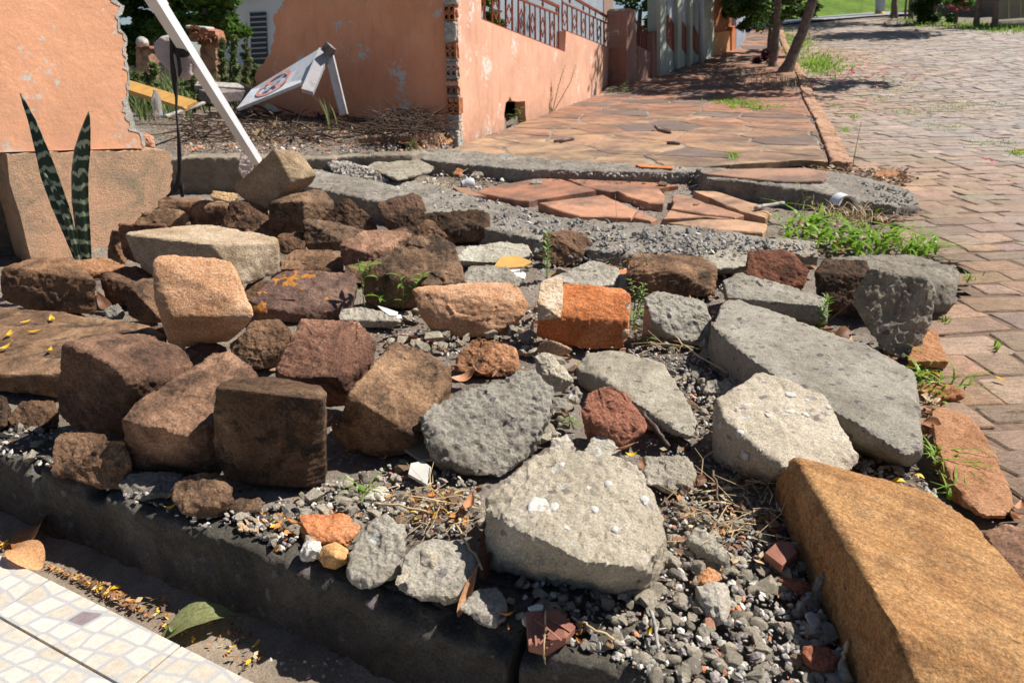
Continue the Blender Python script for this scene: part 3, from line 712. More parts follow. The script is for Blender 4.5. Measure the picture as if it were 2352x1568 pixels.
def band(name, label, top, hts, depth_down, mat, back, rough=(0.02, 0.008)):
    """a broken concrete strip: front edge px list with heights, back edge px list"""
    hs = []
    f = [G(x, y, h) for (x, y), h in zip(top, hts)]; bk = [G(x, y, h) for (x, y), h in zip(back, hts)]
    for i in range(len(f)-1):
        q = [f[i], f[i+1], bk[i], bk[i+1]]
        hs.append(q+[p-[0, 0, depth_down] for p in q])
    o = lump(name, hs, mat, vox=0.013, smooth=2, rough=rough, chips=0, freq=8)
    return tag(o, label, 'concrete band', 'broken concrete strips beside the driveway')
nb = band('concrete_band', 'long low crumbling gravelly concrete strip in front of the red flags', [(700, 428), (860, 462), (1000, 498), (1130, 528), (1290, 562), (1420, 585), (1600, 582), (1760, 592), (1880, 590)],
     [0.09, 0.09, 0.085, 0.08, 0.075, 0.07, 0.05, 0.045, 0.04], 0.16, M['slag'], [(715, 388), (870, 398), (1000, 425), (1130, 466), (1290, 500), (1420, 510), (1590, 520), (1760, 545), (1875, 566)])
fb = band('concrete_band', 'far dark broken concrete edge where the footpath starts', [(945, 362), (985, 368), (1060, 376), (1190, 388), (1340, 392), (1480, 396), (1620, 396)],
     [0.10, 0.085, 0.08, 0.085, 0.085, 0.08, 0.07], 0.2, M['slag'], [(940, 342), (985, 342), (1060, 345), (1190, 358), (1340, 371), (1480, 381), (1620, 386)])
rb = band('concrete_band', 'red topped concrete tongue running out onto the street setts', [(1625, 410), (1740, 422), (1850, 437), (1960, 458), (2060, 476), (2112, 473)],
     [0.10, 0.10, 0.095, 0.085, 0.06, 0.03], 0.16, M['slag'], [(1600, 386), (1740, 388), (1850, 388), (1960, 402), (2065, 428), (2105, 448)])
V = []; F = []; C = []
slab_add(V, F, C, [G(x, y, 0.105)[:2] for x, y in [(1612, 402), (1640, 394), (1740, 390), (1850, 390), (1905, 398), (1890, 420), (1800, 421), (1700, 412)]], 0.004, lambda q: tz(*q)+0.118, 0.035, (0, 0), np.array((0.40, 0.235, 0.155)))
o = mesh_obj('flagstone', V, F, M['flags']); tag(o, 'thin red flagstone lying on the concrete tongue by the leaf litter', 'flagstone')
at = o.data.attributes.new('sett', 'FLOAT_COLOR', 'FACE'); at.data.foreach_set('color', np.concatenate([np.array(C), np.ones((len(C), 1))], 1).astype(np.float32).ravel())
# ------------------------------------------------------------------ walls of the ruined house
def jag(px, a, b_, amp, step=7):
    """subdivide and jitter the outline between indices a..b"""
    out = []
    for i, p in enumerate(px):
        out.append(p)
        if a <= i < b_:
            q = px[i+1]; k = int(math.hypot(q[0]-p[0], q[1]-p[1])/step)
            for j in range(1, k): out.append((p[0]+(q[0]-p[0])*j/k+rng.normal(0, amp), p[1]+(q[1]-p[1])*j/k+rng.normal(0, amp)))
    return out
def outline_wall(name, px, P, nrm, thick, mat, edge_mat=None, parent=None, origin=None):
    nrm = np.asarray(nrm, float); poly = [onplane(x, y, P, nrm) for x, y in px]
    mb = MB().prism(poly, -nrm*thick)
    o = mb.build(name, [mat, edge_mat or mat], parent, origin=origin)
    for p in o.data.polygons:
        if abs(Vector(p.normal).dot(Vector(nrm))) < 0.7: p.material_index = 1
    return o
nL = np.array([0.77, -0.638, 0.0]); B0 = G(60, 597)
M['plasterpale'] = m_concrete('pale_lime_plaster', (0.45, 0.42, 0.36), (0.62, 0.59, 0.53), (0.72, 0.70, 0.65), 0.0, pits=0.4)
fo = outline_wall('foundation_wall', jag([(16, 354), (200, 349), (380, 345), (392, 352), (398, 395), (392, 432), (388, 470), (375, 640), (90, 660), (62, 560), (48, 500), (22, 420)], 0, 6, 1.5), B0, nL, 0.3, M['foundation'], M['foundation'])
tag(fo, 'thick stained orange foundation block under the left salmon wall', 'wall')
rc = outline_wall('recessed_wall', [(-300, 354), (120, 352), (130, 640), (-300, 680)], B0-nL*0.28, nL, 0.2, M['kerb']); tag(rc, 'added dark wall filling the shaded recess left of the stained orange foundation block', 'wall')  # added wall in dark concrete, its colour standing in for recess shade
lw = outline_wall('salmon_wall', jag([(-320, 356), (-320, -90), (262, -90), (265, 0), (285, 14), (279, 34), (268, 40), (275, 66), (291, 88), (288, 120), (293, 150), (296, 200), (293, 232), (304, 268), (309, 296), (328, 306), (331, 340), (0, 350)], 2, 16, 2.2), B0+np.array([0, 0, 0])-nL*0.03, nL, 0.17, M['pink'], M['plaster'], origin=None)
tag(lw, 'sunlit salmon painted wall with a ragged broken right edge', 'wall')
er = [(262, -90), (265, 0), (285, 14), (279, 34), (268, 40), (275, 66), (291, 88), (288, 120), (293, 150), (296, 200), (293, 232), (304, 268), (309, 296), (328, 306), (331, 338)]
er = jag(er, 0, len(er)-1, 1.4); inn = [(x-abs(rng.normal(5, 3.5))-(10 if y < 36 else 0)-(9 if 230 < y < 306 else 0), y) for x, y in er][::-1]
erp = [onplane(x+1, y, B0-nL*0.03, nL)+nL*0.003 for x, y in er+inn]
MB().prism(erp, -nL*0.012).build('broken_plaster_edge', M['plasterpale'], lw)
Wc = np.array([-0.526, 7.25, 0.0]); Wc[2] = slopeU(Wc@UU)+0.045
nS = -UU
sw = outline_wall('salmon_wall', jag([(1034, -90), (1034, 30), (1028, 130), (1034, 200), (1040, 262), (1052, 345), (520, 345), (548, 228), (566, 208), (577, 192), (590, 165), (606, 146), (622, 116), (630, 95), (627, 82), (633, 62), (627, 42), (640, 20), (656, 0), (675, -90)], 7, 19, 2.5), Wc+UU*0.05, nS, 0.15, M['pinkshade'], M['plaster'])
tag(sw, 'shaded salmon side wall with peeling patches behind the fallen sign', 'wall')
fw = outline_wall('salmon_wall', jag([(1062, 345), (1055, 200), (1050, -90), (1103, -90), (1106, 45), (1298, 120), (1300, 72), (1416, 117), (1421, 205)], 0, 2, 1.2), Wc, VV, 0.14, M['pinkfront'], M['pinkfront'])
tag(fw, 'sunlit grimy salmon front wall along the footpath with a drain hole', 'wall')
# the drain hole: a real opening cut through the wall
cut = MB().prism([onplane(x, y, Wc, VV)+VV*0.08 for x, y in [(1159, 300), (1158, 262), (1162, 236), (1168, 231), (1171, 222), (1176, 232), (1190, 234), (1206, 232), (1207, 262), (1210, 292)]], -VV*0.3).build('drain_cutter', M['dark'])
md = fw.modifiers.new('b', 'BOOLEAN'); md.operation = 'DIFFERENCE'; md.object = cut; md.solver = 'EXACT'
bpy.context.view_layer.update(); me = bpy.data.meshes.new_from_object(fw.evaluated_get(bpy.context.evaluated_depsgraph_get())); fw.modifiers.clear(); fw.data = me; bpy.data.objects.remove(cut)
q0 = onplane(1148, 305, Wc, VV)-VV*0.142; q1 = onplane(1220, 215, Wc, VV)-VV*0.142
mb = MB(); c_ = (q0+q1)/2-VV*0.25
R3 = Matrix(((UU[0], VV[0], 0), (UU[1], VV[1], 0), (0, 0, 1)))
W_ = abs(np.dot(q1-q0, UU)); H_ = abs(q1[2]-q0[2])
for cc_, dd_ in (((0, 0.0, H_/2), (W_, 0.5, 0.03)), ((0, 0.0, -H_/2), (W_, 0.5, 0.03)), ((W_/2, 0, 0), (0.03, 0.5, H_-0.03)), ((-W_/2, 0, 0), (0.03, 0.5, H_-0.03)), ((0, -0.235, 0), (W_-0.03, 0.03, H_-0.03))):
    mb.box(np.array(R3 @ Vector(cc_))+c_, dd_, R3)
mb.build('drain_duct', M['dark'], fw)  # black box added behind the opening to keep its inside dark

# hollow bricks in the broken end of the front wall
def hollow_brick(p0, w_, h_, mat, parent, name='hollow_brick'):
    e1 = -VV; e2 = np.array([0, 0, 1.0]); e3 = UU; mb = MB(); dk = []
    nseg = 16
    for qx in (0, 1):
        for qy in (0, 1):
            c = p0+e1*w_*(0.25+0.5*qx)+e2*h_*(0.25+0.5*qy); a, b2 = w_/4, h_/4; r = min(a, b2)*0.78
            sq = []; ci = []
            for k in range(nseg):
                t = 2*math.pi*(k+0.5)/nseg; cx, sx = math.cos(t), math.sin(t); sc = 1/max(abs(cx), abs(sx))
                sq.append(c+e1*cx*sc*a+e2*sx*sc*b2); ci.append(c+e1*cx*r+e2*sx*r)
            ins = [p+e3*0.10 for p in ci]
            V = sq+ci+ins; F = []
            for k in range(nseg):
                j = (k+1) % nseg; F += [[k, j, nseg+j, nseg+k], [nseg+k, nseg+j, 2*nseg+j, 2*nseg+k]]
            F.append(list(range(2*nseg, 3*nseg))); dk += list(range(len(mb.F), len(mb.F)+len(F)))[1::2]+[len(mb.F)+len(F)-1]; mb.add(V, F)
    q = [p0, p0+e1*w_, p0+e1*w_+e2*h_, p0+e2*h_]
    V = q+[p+e3*0.1 for p in q]; mb.add(V, [[0, 1, 5, 4], [1, 2, 6, 5], [2, 3, 7, 6], [3, 0, 4, 7]])
    o = mb.build(name, [mat, M['dark']], parent)
    for i in dk: o.data.polygons[i].material_index = 1  # hole sides and ends coloured black in place of inner shade
    return o
M['hollowgrey'] = m_plain('mortar_smeared_brick', (0.36, 0.32, 0.29), 0.9, 0.3, 30, bump=0.003)
M['hollowdark'] = m_plain('sooty_hollow_brick', (0.24, 0.11, 0.07), 0.9, 0.3, 30, bump=0.003)
for (ya, yb, sh, mt) in ((12, 48, 4, 'hollow'), (100, 134, 1, 'hollow'), (142, 177, 2, 'hollowgrey'), (182, 217, 0, 'hollowdark'), (225, 262, -6, 'hollow')):
    pb = onplane(1058, yb, Wc, nS); pt = onplane(1058, ya, Wc, nS); p0 = Wc.copy()-VV*(0.012+0.002*sh)-UU*0.016; p0[2] = pb[2]
    hollow_brick(p0, 0.118-0.002*sh, pt[2]-pb[2], M[mt], fw)
for (ya, yb, pr) in ((-40, 10, 0.02), (52, 97, 0.03), (135, 141, 0.006), (178, 181, 0.006), (218, 224, 0.008), (264, 300, 0.02), (300, 338, 0.05)):
    pb = onplane(1058, yb, Wc, nS)[2]; pt = onplane(1058, ya, Wc, nS)[2]
    b_ = Wc-VV*0.005; h_ = [np.array([*(b_-VV*a-UU*(c_ if c_ < 0 else 0)+UU*(pr*-1 if c_ else 0.06))[:2], z]) for a in (0, 0.125) for z in (pb, pt) for c_ in (0, 1)]
    lump('broken_mortar', [h_], M['plaster'], vox=0.008, smooth=2, rough=(0.012, 0.006), chips=3, parent=fw)

# ------------------------------------------------------------------ iron railings on the front wall
def railing(label, bars_px, wall_top, band_lo, band_hi, n_):
    a = onplane(bars_px[0], wall_top[0], Wc, VV); root = empty('railing', tuple(a-VV*0.07), label, 'railing', 'iron railings on the salmon front wall')
    off = -VV*0.07
    def P(x, y): return onplane(x, y, Wc, VV)+off
    x0, x1 = bars_px; f = lambda t, pr: pr[0]+(pr[1]-pr[0])*t
    us = [np.dot(P(x, f(i/(n_-1), wall_top)), UU) for i, x in ((0, x0), (n_-1, x1))]
    top0, top1 = P(x0, band_hi[0]), P(x1, band_hi[1]); lo0, lo1 = P(x0, band_lo[0]), P(x1, band_lo[1]); w0, w1 = P(x0, wall_top[0]), P(x1, wall_top[1])
    for nm, p, q, ww in (('top_rail', top0, top1, 0.035), ('middle_rail', lo0, lo1, 0.022), ('bottom_rail', w0+[0, 0, 0.02], w1+[0, 0, 0.02], 0.022)):
        MB().bar(p, q, ww, ww).build(nm, M['rust'], root)
    for i in range(n_):
        t = i/(n_-1); b_ = w0+(w1-w0)*t; m_ = lo0+(lo1-lo0)*t; tp = top0+(top1-top0)*t
        MB().bar(b_+[0, 0, 0.02], tp if i in (0, n_-1, n_//2) else m_, 0.018, 0.018, up=UU).build('bar', M['rust'], root)
        if i < n_-1 and i % 2 == 0:
            dx = (w1-w0)/(n_-1); c = b_+dx*0.5+(m_-b_)*0.5; hh = np.linalg.norm(m_-b_)
            mb = MB(); D = [c+[0, 0, hh*0.27], c+dx*0.42, c-[0, 0, hh*0.27], c-dx*0.42]
            for k in range(4): mb.bar(D[k], D[(k+1) % 4], 0.012, 0.012)
            mb.build('diamond', M['rust'], root)
        if i < n_-1 and i % 3 == 1:
            dx = (w1-w0)/(n_-1); c = (m_+tp)/2+dx*0.5; rr = np.linalg.norm(tp-m_)*0.3
            pts = []
            for k in range(22):
                aa = k/21*3*math.pi-1.5*math.pi; r = rr*(1-0.62*abs(k/21-0.5)*2); pts.append(c+UU*(math.sin(aa)*r+(k/21-0.5)*rr*1.3)+np.array([0, 0, math.cos(aa)*r*(1 if k < 11 else -1)]))
            MB().tube(pts, 0.007, 5).build('scroll', M['rust'], root)
railing('rusty red iron railing on the near, lower section of the front wall', (1109, 1294), (46, 118), (-40, 34), (-72, 16), 15)
railing('rusty red iron railing on the far, higher section of the front wall', (1302, 1411), (72, 115), (6, 58), (-20, 44), 13)

# ------------------------------------------------------------------ fronts further up the street
Pg = G(1441, 197); Pf = G(1516, 178); dF = G(1681, 120)-Pf; dF[2] = 0; dF /= np.linalg.norm(dF); nF = np.array([dF[1], -dF[0], 0])
dG = Pf-Pg; dG[2] = 0; dG /= np.linalg.norm(dG); nG = np.array([dG[1], -dG[0], 0])
def block(name, label, cat, px_front, back, mat, off=0.0, group=None, parent=None):
    P_, n_ = (Pg, nG) if px_front[0][0] < 1515 else (Pf, nF)
    o = outline_wall(name, px_front, P_+n_*off, n_, back, mat, parent=parent)
    if label: tag(o, label, cat, group)
    return o
block('gate_pillar', 'tall blackened pink gate pillar at the end of the salmon wall', 'pillar', jag([(1440, 210), (1440, 24), (1446, 19), (1461, 24), (1464, 188)], 0, 4, 0.5), 0.42, M['pinkold'], 0.05)
lo = block('low_garden_wall', 'low stained pink garden wall behind the tall gate pillar', 'wall', [(1464, 190), (1464, 105), (1498, 122), (1500, 180)], 0.14, M['pinkold'], 0.0)
rt = empty('railing', tuple(onplane(1464, 105, Pg, nG)), 'small rusty railing between the two pink gate pillars', 'railing', 'iron railings on the salmon front wall')
for i in range(7):
    t = i/6; x = 1466+t*31; MB().bar(onplane(x, 106+17*t, Pg, nG)-nG*0.07, onplane(x, 45+32*t, Pg, nG)-nG*0.07, 0.02, 0.02, up=dG).build('bar', M['rust'], rt)
MB().bar(onplane(1465, 46, Pg, nG)-nG*0.07, onplane(1498, 78, Pg, nG)-nG*0.07, 0.03, 0.03).build('top_rail', M['rust'], rt)
block('gate_pillar', 'short pink gate pillar beside the pale green front', 'pillar', [(1499, 190), (1499, 76), (1504, 72), (1512, 74), (1514, 178)], 0.3, M['pinkold'], 0.04)
gw = block('pale_green_front', 'pale green house front with dark grilles and pilasters', 'house front', [(1516, 182), (1516, -90), (1640, -90), (1640, 128), (1618, 140)], 0.25, M['greenwall'], 0.0)
for (pl, mt, nm) in (([(1532, 96), (1532, 34), (1556, 66), (1553, 126)], 'rust', 'grille'), ([(1532, 32), (1532, -60), (1556, -60), (1556, 63)], 'metal_grey', 'shutter'),
                     ([(1567, 110), (1567, 50), (1584, 78), (1581, 133)], 'rust', 'grille'), ([(1567, 48), (1567, -60), (1584, -60), (1584, 75)], 'metal_grey', 'shutter'),
                     ([(1592, 112), (1592, 58), (1606, 84), (1604, 128)], 'rust', 'grille'), ([(1592, 56), (1592, -60), (1606, -60), (1606, 80)], 'metal_grey', 'shutter')):
    outline_wall(nm, pl, Pf+nF*0.012, nF, 0.008, M[mt], parent=gw)
for xa, xb, yb in ((1517, 1530, 176), (1557, 1566, 156), (1585, 1591, 148)):
    outline_wall('pilaster', [(xa, yb+4), (xa, -80), (xb, -80), (xb, yb-3)], Pf+nF*0.09, nF, 0.08, M['greenwall'], parent=gw)
MB().tube([onplane(1611, y, Pf+nF*0.15, nF) for y in (-70, 50, 148)], 0.06, 8).build('downpipe', M['metal_grey'], gw, smooth=True)
ow = block('orange_front', 'orange house front with a reddish slatted upper fence', 'house front', [(1640, 146), (1640, 76), (1681, 70), (1681, 122)], 0.25, M['orangewall'], 0.0)
outline_wall('slatted_fence', [(1643, 77), (1643, -60), (1680, -60), (1680, 69)], Pf-nF*0.05, nF, 0.05, m_plain('orange_brown_slats', (0.34, 0.14, 0.06), 0.7, 0.3, 12), parent=ow)
outline_wall('pier', [(1681, 128), (1681, 62), (1690, 60), (1690, 116)], Pf+nF*0.03, nF, 0.28, m_plain('deep_orange_paint', (0.52, 0.19, 0.09), 0.8, 0.15, 6), parent=ow)
block('blue_grey_front', 'narrow blue grey front just before the dark tree', 'house front', [(1691, 118), (1691, -60), (1712, -60), (1712, 92)], 0.3, M['bluewall'], 0.0)
# grey sided house behind the railing
m, nt, b = new_mat('grey_blue_corrugated_siding'); n = N(nt)
wv_ = n.nt.nodes.new("ShaderNodeTexWave"); wv_.inputs["Scale"].default_value = 4.5; wv_.bands_direction = 'X'; wv_.wave_profile = 'SIN'; n.l.new(n.map(n.obj, (1, 1, 0), (0, 0, A0-math.pi/2)), wv_.inputs["Vector"])
n.out(b, n.ramp(n.noise(n.obj, 2, 4), [(0.3, (0.36, 0.41, 0.47)), (0.7, (0.44, 0.49, 0.55))]), n.bump(wv_.outputs["Fac"], 1.0, 0.03)); M['siding'] = m
sp = Wc-VV*1.9
sg = outline_wall('grey_sided_house', [(1000, 230), (1000, -120), (1385, -120), (1385, 190)], sp, VV, 0.3, M['siding']); tag(sg, 'pale blue grey corrugated sided house behind the railings', 'house')
outline_wall('shutter', [(1387, 160), (1387, -100), (1408, -100), (1408, 150)], sp+VV*0.02, VV, 0.2, m_plain('brown_louvre', (0.30, 0.20, 0.16), 0.8, 0.3, 20), parent=sg)

# ------------------------------------------------------------------ foliage helper
def leaf_cloud(name, blobs, n_, size, mat, parent=None, origin=None, seed=1, cl=1.0):
    r = np.random.default_rng(seed); V = []; F = []
    vol = np.array([b_[3]*b_[4]*b_[5] for b_ in blobs]); pr = vol/vol.sum()
    sub = []
    for b_ in blobs:      # each blob breaks into uneven clumps
        for k in range(max(4, int(14*(b_[3]+b_[5])))):
            u = r.normal(size=3); u /= np.linalg.norm(u); u *= r.uniform(0.2, 1.0)**0.7; sub.append((b_[0]+u[0]*b_[3], b_[1]+u[1]*b_[4], b_[2]+u[2]*b_[5], r.uniform(0.22, 0.45)*min(b_[3], b_[5])*cl))
    sub = np.array(sub)
    ids = r.integers(0, len(sub), n_); u = r.normal(size=(n_, 3)); u /= np.linalg.norm(u, axis=1)[:, None]; u *= (r.uniform(0, 1, n_)**0.4)[:, None]
    C_ = sub[ids, :3]+u*sub[ids, 3:4]*np.array([1.15, 1.15, 0.85])
    a = r.normal(size=(n_, 3)); a[:, 2] *= 0.5; a /= np.linalg.norm(a, axis=1)[:, None]; b2 = np.cross(a, r.normal(size=(n_, 3))); b2 /= np.linalg.norm(b2, axis=1)[:, None]
    s = size*r.uniform(0.6, 1.4, n_)[:, None]
    P = np.stack([C_-a*s, C_-a*s*0.1+b2*s*0.38, C_+a*s, C_-a*s*0.1-b2*s*0.38], 1).reshape(-1, 3)
    F = np.arange(4*n_).reshape(-1, 4)
    return mesh_obj(name, P, F, mat, parent, origin)
def tree(px_trunk, base, widths, blobs, label, nleaf, size, mat, name='street_tree', group=None, seed=3, bark='bark'):
    B = G(*base); root = empty(name, tuple(B), label, 'tree', group)
    pts = [atY(x, y, B[1]+dy) for x, y, dy in px_trunk]; zc = B[1]*math.cos(TH)+0.3
    pts[-1][2] = B[2]-0.1
    rad = [w_/1568*zc/2 for w_ in widths]
    # smooth the trunk
    PP = []; RR = []
    for i in range(len(pts)-1):
        for k in range(4): t = k/4; PP.append(pts[i]*(1-t)+pts[i+1]*t+rng.normal(0, 0.008, 3)); RR.append((rad[i]*(1-t)+rad[i+1]*t)*rng.uniform(0.95, 1.06))
    PP.append(pts[-1]); RR.append(rad[-1])
    mb = MB().tube(PP, RR, 12)
    top = pts[0]
    for b_ in blobs[:4]: mb.tube([top, (top+np.array(b_[:3]))/2+rng.normal(0, 0.1, 3), np.array(b_[:3])], [rad[0]*0.7, rad[0]*0.4, rad[0]*0.15], 6)
    mb.build('trunk', M[bark], root, smooth=True)
    if nleaf: leaf_cloud('crown', blobs, nleaf, size, mat, root, seed=seed)
    return root
def bl(px, py, Y, rx, rz, ry=None):      # blob placed by pixel and distance, radii in pixels
    c = atY(px, py, Y); s = (Y*math.cos(TH))/1568; return (c[0], c[1], c[2], rx*s, (ry or rx)*s, rz*s)
tB = G(1775, 158)[1]
tree([(1800, -330, 0.1), (1792, -60, 0), (1784, 40, 0), (1782, 100, 0), (1776, 145, 0), (1774, 163, 0)], (1774, 158), (9, 12, 14, 16, 19, 28), [bl(1790, -420, tB, 230, 130), bl(1650, -360, tB, 150, 100), bl(1880, -260, tB+0.8, 140, 80), bl(1735, 10, tB+1.5, 62, 55, 60), bl(1700, -60, tB+1.2, 70, 80), bl(1840, 8, tB+1.6, 50, 38)], 'straight trunked street tree with dark drooping foliage', 9000, 0.075, M['treeleaf'], group='street trees on the footpath', seed=5)
tC = G(1800, 170)[1]
tree([(1965, -330, -0.2), (1890, -70, 0), (1868, 0, 0), (1842, 78, 0), (1815, 140, 0), (1798, 174, 0)], (1800, 170), (13, 18, 20, 22, 24, 40), [bl(2010, -450, tC, 240, 120), bl(2150, -380, tC-1.2, 190, 100), bl(1950, -330, tC+0.6, 150, 90), bl(2260, -300, tC-0.8, 120, 90)], 'leaning street tree on the footpath edge', 8000, 0.08, M['treeleaf'], group='street trees on the footpath', seed=6)
tA = G(1768, 132)[1]
tree([(1782, -200, 0), (1778, 0, 0), (1772, 70, 0), (1766, 137, 0)], (1767, 132), (9, 10, 11, 16), [bl(1760, -150, tA, 120, 90), bl(1720, 20, tA+0.8, 55, 45), bl(1800, 25, tA+1, 40, 28)], 'dark thin street tree standing behind the straight trunk', 5000, 0.08, M['treeleaf'], group='street trees on the footpath', seed=8)
p_ = G(1752, 150); leaf_cloud('purple_plant', [(p_[0], p_[1], p_[2]+0.1, 0.35, 0.35, 0.14)], 400, 0.07, M['purpleleaf']); tag(bpy.data.objects['purple_plant'], 'low purple leaved plant at the foot of the street trees', 'plant')

# ------------------------------------------------------------------ top of the picture: road, bank, far verge
def ribbon(name, upper, lower, mat, lift=0.01):
    V = []; 
    for (a, b_) in zip(upper, lower):
        for t in np.linspace(0, 1, 5): x = a[0]+(b_[0]-a[0])*t; y = a[1]+(b_[1]-a[1])*t; p = G(x, y); V.append([p[0], p[1], p[2]+lift])
    i2 = np.arange(len(V)).reshape(-1, 5)
    return structure(mesh_obj(name, V, np.stack([i2[:-1, :-1].ravel(), i2[1:, :-1].ravel(), i2[1:, 1:].ravel(), i2[:-1, 1:].ravel()], 1), mat, origin=(0, 0, 0)))
M['asphalt'] = m_plain('asphalt', (0.27, 0.28, 0.30), 0.8, 0.15, 3)
up = [(1700, 64), (1790, 52), (1860, 44), (1920, 39), (1990, 33), (2070, 29), (2140, 28)]; lo_ = [(1700, 74), (1790, 61), (1860, 53), (1920, 48), (1990, 42), (2070, 37), (2140, 35)]
ribbon('asphalt_road', up, lo_, M['asphalt'], 0.06)
m, nt, b = new_mat('grassy_bank'); n = N(nt); v = n.obj
col = n.ramp(n.noise(n.map(v, (1, 1, 2)), 1.1, 8, 0.75), [(0.3, (0.06, 0.12, 0.012)), (0.5, (0.15, 0.26, 0.02)), (0.7, (0.24, 0.36, 0.04))])
n.out(b, col, n.bump(n.noise(v, 9, 8, 0.8), 1.0, 0.12)); M['bank'] = m
V = []
for (x, y) in up+[(2200, 27), (2500, 22), (2800, 20)]:
    p = G(x, y+1); d_ = np.array([p[0], p[1]])/np.hypot(p[0], p[1])
    for k in range(14): t = k*1.1; V.append([p[0]+d_[0]*t, p[1]+d_[1]*t, p[2]+0.03+(0.28*min(t, 0.6)/0.6+0.42*max(t-0.6, 0) if k else 0)+0.12*mnoise.noise(Vector((p[0]*0.4, t*0.7, 0)))])
i2 = np.arange(len(V)).reshape(-1, 14)
structure(mesh_obj('grass_bank', V, np.stack([i2[:-1, :-1].ravel(), i2[1:, :-1].ravel(), i2[1:, 1:].ravel(), i2[:-1, 1:].ravel()], 1), M['bank'], origin=(0, 0, 0), smooth=True))

def blades(name, spots, mat, h=(0.05, 0.12), wd=0.006, label=None, cat='grass', seed=2, lean=0.6, stuff=True, group=None, segs=3):
    """spots: list of (px,py,spread_px_x,spread_px_y,count)"""
    r = np.random.default_rng(seed); V = []; F = []
    for (px, py, sx, sy, k) in spots:
        for i in range(k):
            p = G(px+r.normal(0, sx), py+r.normal(0, sy)); a = r.uniform(0, 6.283); hh = r.uniform(*h); ln = r.uniform(0.2, 1.0)*lean*hh
            d_ = np.array([math.cos(a), math.sin(a), 0]); s_ = np.array([-d_[1], d_[0], 0]); b0 = len(V)
            for j in range(segs+1):
                t = j/segs; c = p+d_*ln*t*t*1.4+np.array([0, 0, hh*(t-0.45*lean*t*t)]); w_ = wd*(1-t**1.6)*(1.0 if j else 0.7)+0.0004
                V.append(c-s_*w_); V.append(c+s_*w_)
            for j in range(segs): F.append([b0+2*j, b0+2*j+1, b0+2*j+3, b0+2*j+2])
    o = mesh_obj(name, V, F, mat); tag(o, label, cat, group, 'stuff' if stuff else None); return o
blades('verge_grass', [(2120, 52, 40, 5, 500), (2250, 62, 50, 4, 600), (2350, 70, 60, 4, 500), (1830, 100, 22, 14, 500), (1880, 150, 34, 12, 700)], M['grass'], (0.05, 0.16), 0.012, 'short grass growing along the verges at the top of the street', seed=4)
blades('sett_grass', [(2100, 258, 40, 5, 110), (2180, 246, 40, 5, 100), (1960, 268, 10, 3, 70), (1940, 300, 12, 3, 60), (2020, 225, 25, 6, 90), (2060, 205, 25, 5, 80), (2240, 240, 40, 8, 90), (2340, 352, 14, 4, 90), (2260, 330, 30, 4, 40), (1925, 240, 15, 5, 50), (2000, 180, 40, 8, 160), (2160, 290, 30, 8, 60), (2230, 640, 8, 4, 14), (2170, 740, 6, 3, 12), (2290, 800, 4, 4, 14)], M['grass'], (0.015, 0.05), 0.004, 'sparse grass sprouting between the street setts', seed=5)
# right-hand far side
def simple_tree(px, ybase, w_, label, lean=0, leaves=None, n_=0, mat='treeleaf', name='verge_tree'):
    Yb = G(px, ybase)[1]
    return tree([(px+lean*2.2, ybase-360, 0), (px+lean, ybase-120, 0), (px+lean*0.3, ybase-40, 0), (px, ybase+3, 0)], (px, ybase), (w_*0.5, w_*0.8, w_, w_*1.4), leaves or [bl(px+lean*2.2, ybase-420, Yb, 120, 90), bl(px+lean*2.2+80, ybase-380, Yb, 90, 70)], label, n_ or 1500, 0.12, M[mat], name=name, group='trees on the far verge', seed=int(px))
simple_tree(2054, 40, 12, 'dark upright verge tree nearest the asphalt road', 3)
simple_tree(2092, 43, 9, 'second thin verge tree right of the asphalt road', 5)
simple_tree(2078, 44, 4, 'leaning sapling between the two thin verge trees', 12)
simple_tree(2243, 62, 10, 'thin leaning verge tree right of the pink flowered shrub', 14)
simple_tree(2285, 64, 11, 'grey verge tree in front of the cream gate', 6)
p_ = G(2140, 53); s_ = p_[1]/1568
hd = empty('conical_shrub', tuple(p_), 'dark conical evergreen shrub on the far verge', 'shrub')
MB().tube([p_-[0, 0, .1], p_+[0, 0, 1.0]], [0.09, 0.05], 8).build('stem', M['bark'], hd)
leaf_cloud('foliage', [bl(2140, 15, p_[1], 30, 34), bl(2140, -50, p_[1], 44, 50), bl(2140, 40, p_[1], 17, 14)], 5000, 0.09, M['treeleaf'], hd, seed=9)
p_ = G(2195, 56)
sh = empty('flowering_shrub', tuple(p_), 'sparse shrub with pink flowers in front of the cream gate', 'shrub')
MB().tube([p_, atY(2198, 20, p_[1]), atY(2205, -60, p_[1])], [0.06, 0.05, 0.03], 6).build('stem', M['bark'], sh)
leaf_cloud('foliage', [bl(2190, 42, p_[1], 24, 12), bl(2205, 0, p_[1], 26, 26)], 500, 0.09, M['bushleaf'], sh, seed=10)
leaf_cloud('flowers', [bl(2205, 8, p_[1], 20, 18), bl(2190, -20, p_[1], 26, 20)], 160, 0.08, M['pinkpetal'], sh, seed=11)
p_ = G(1950, -5) if False else atY(1940, -2, 26.0)
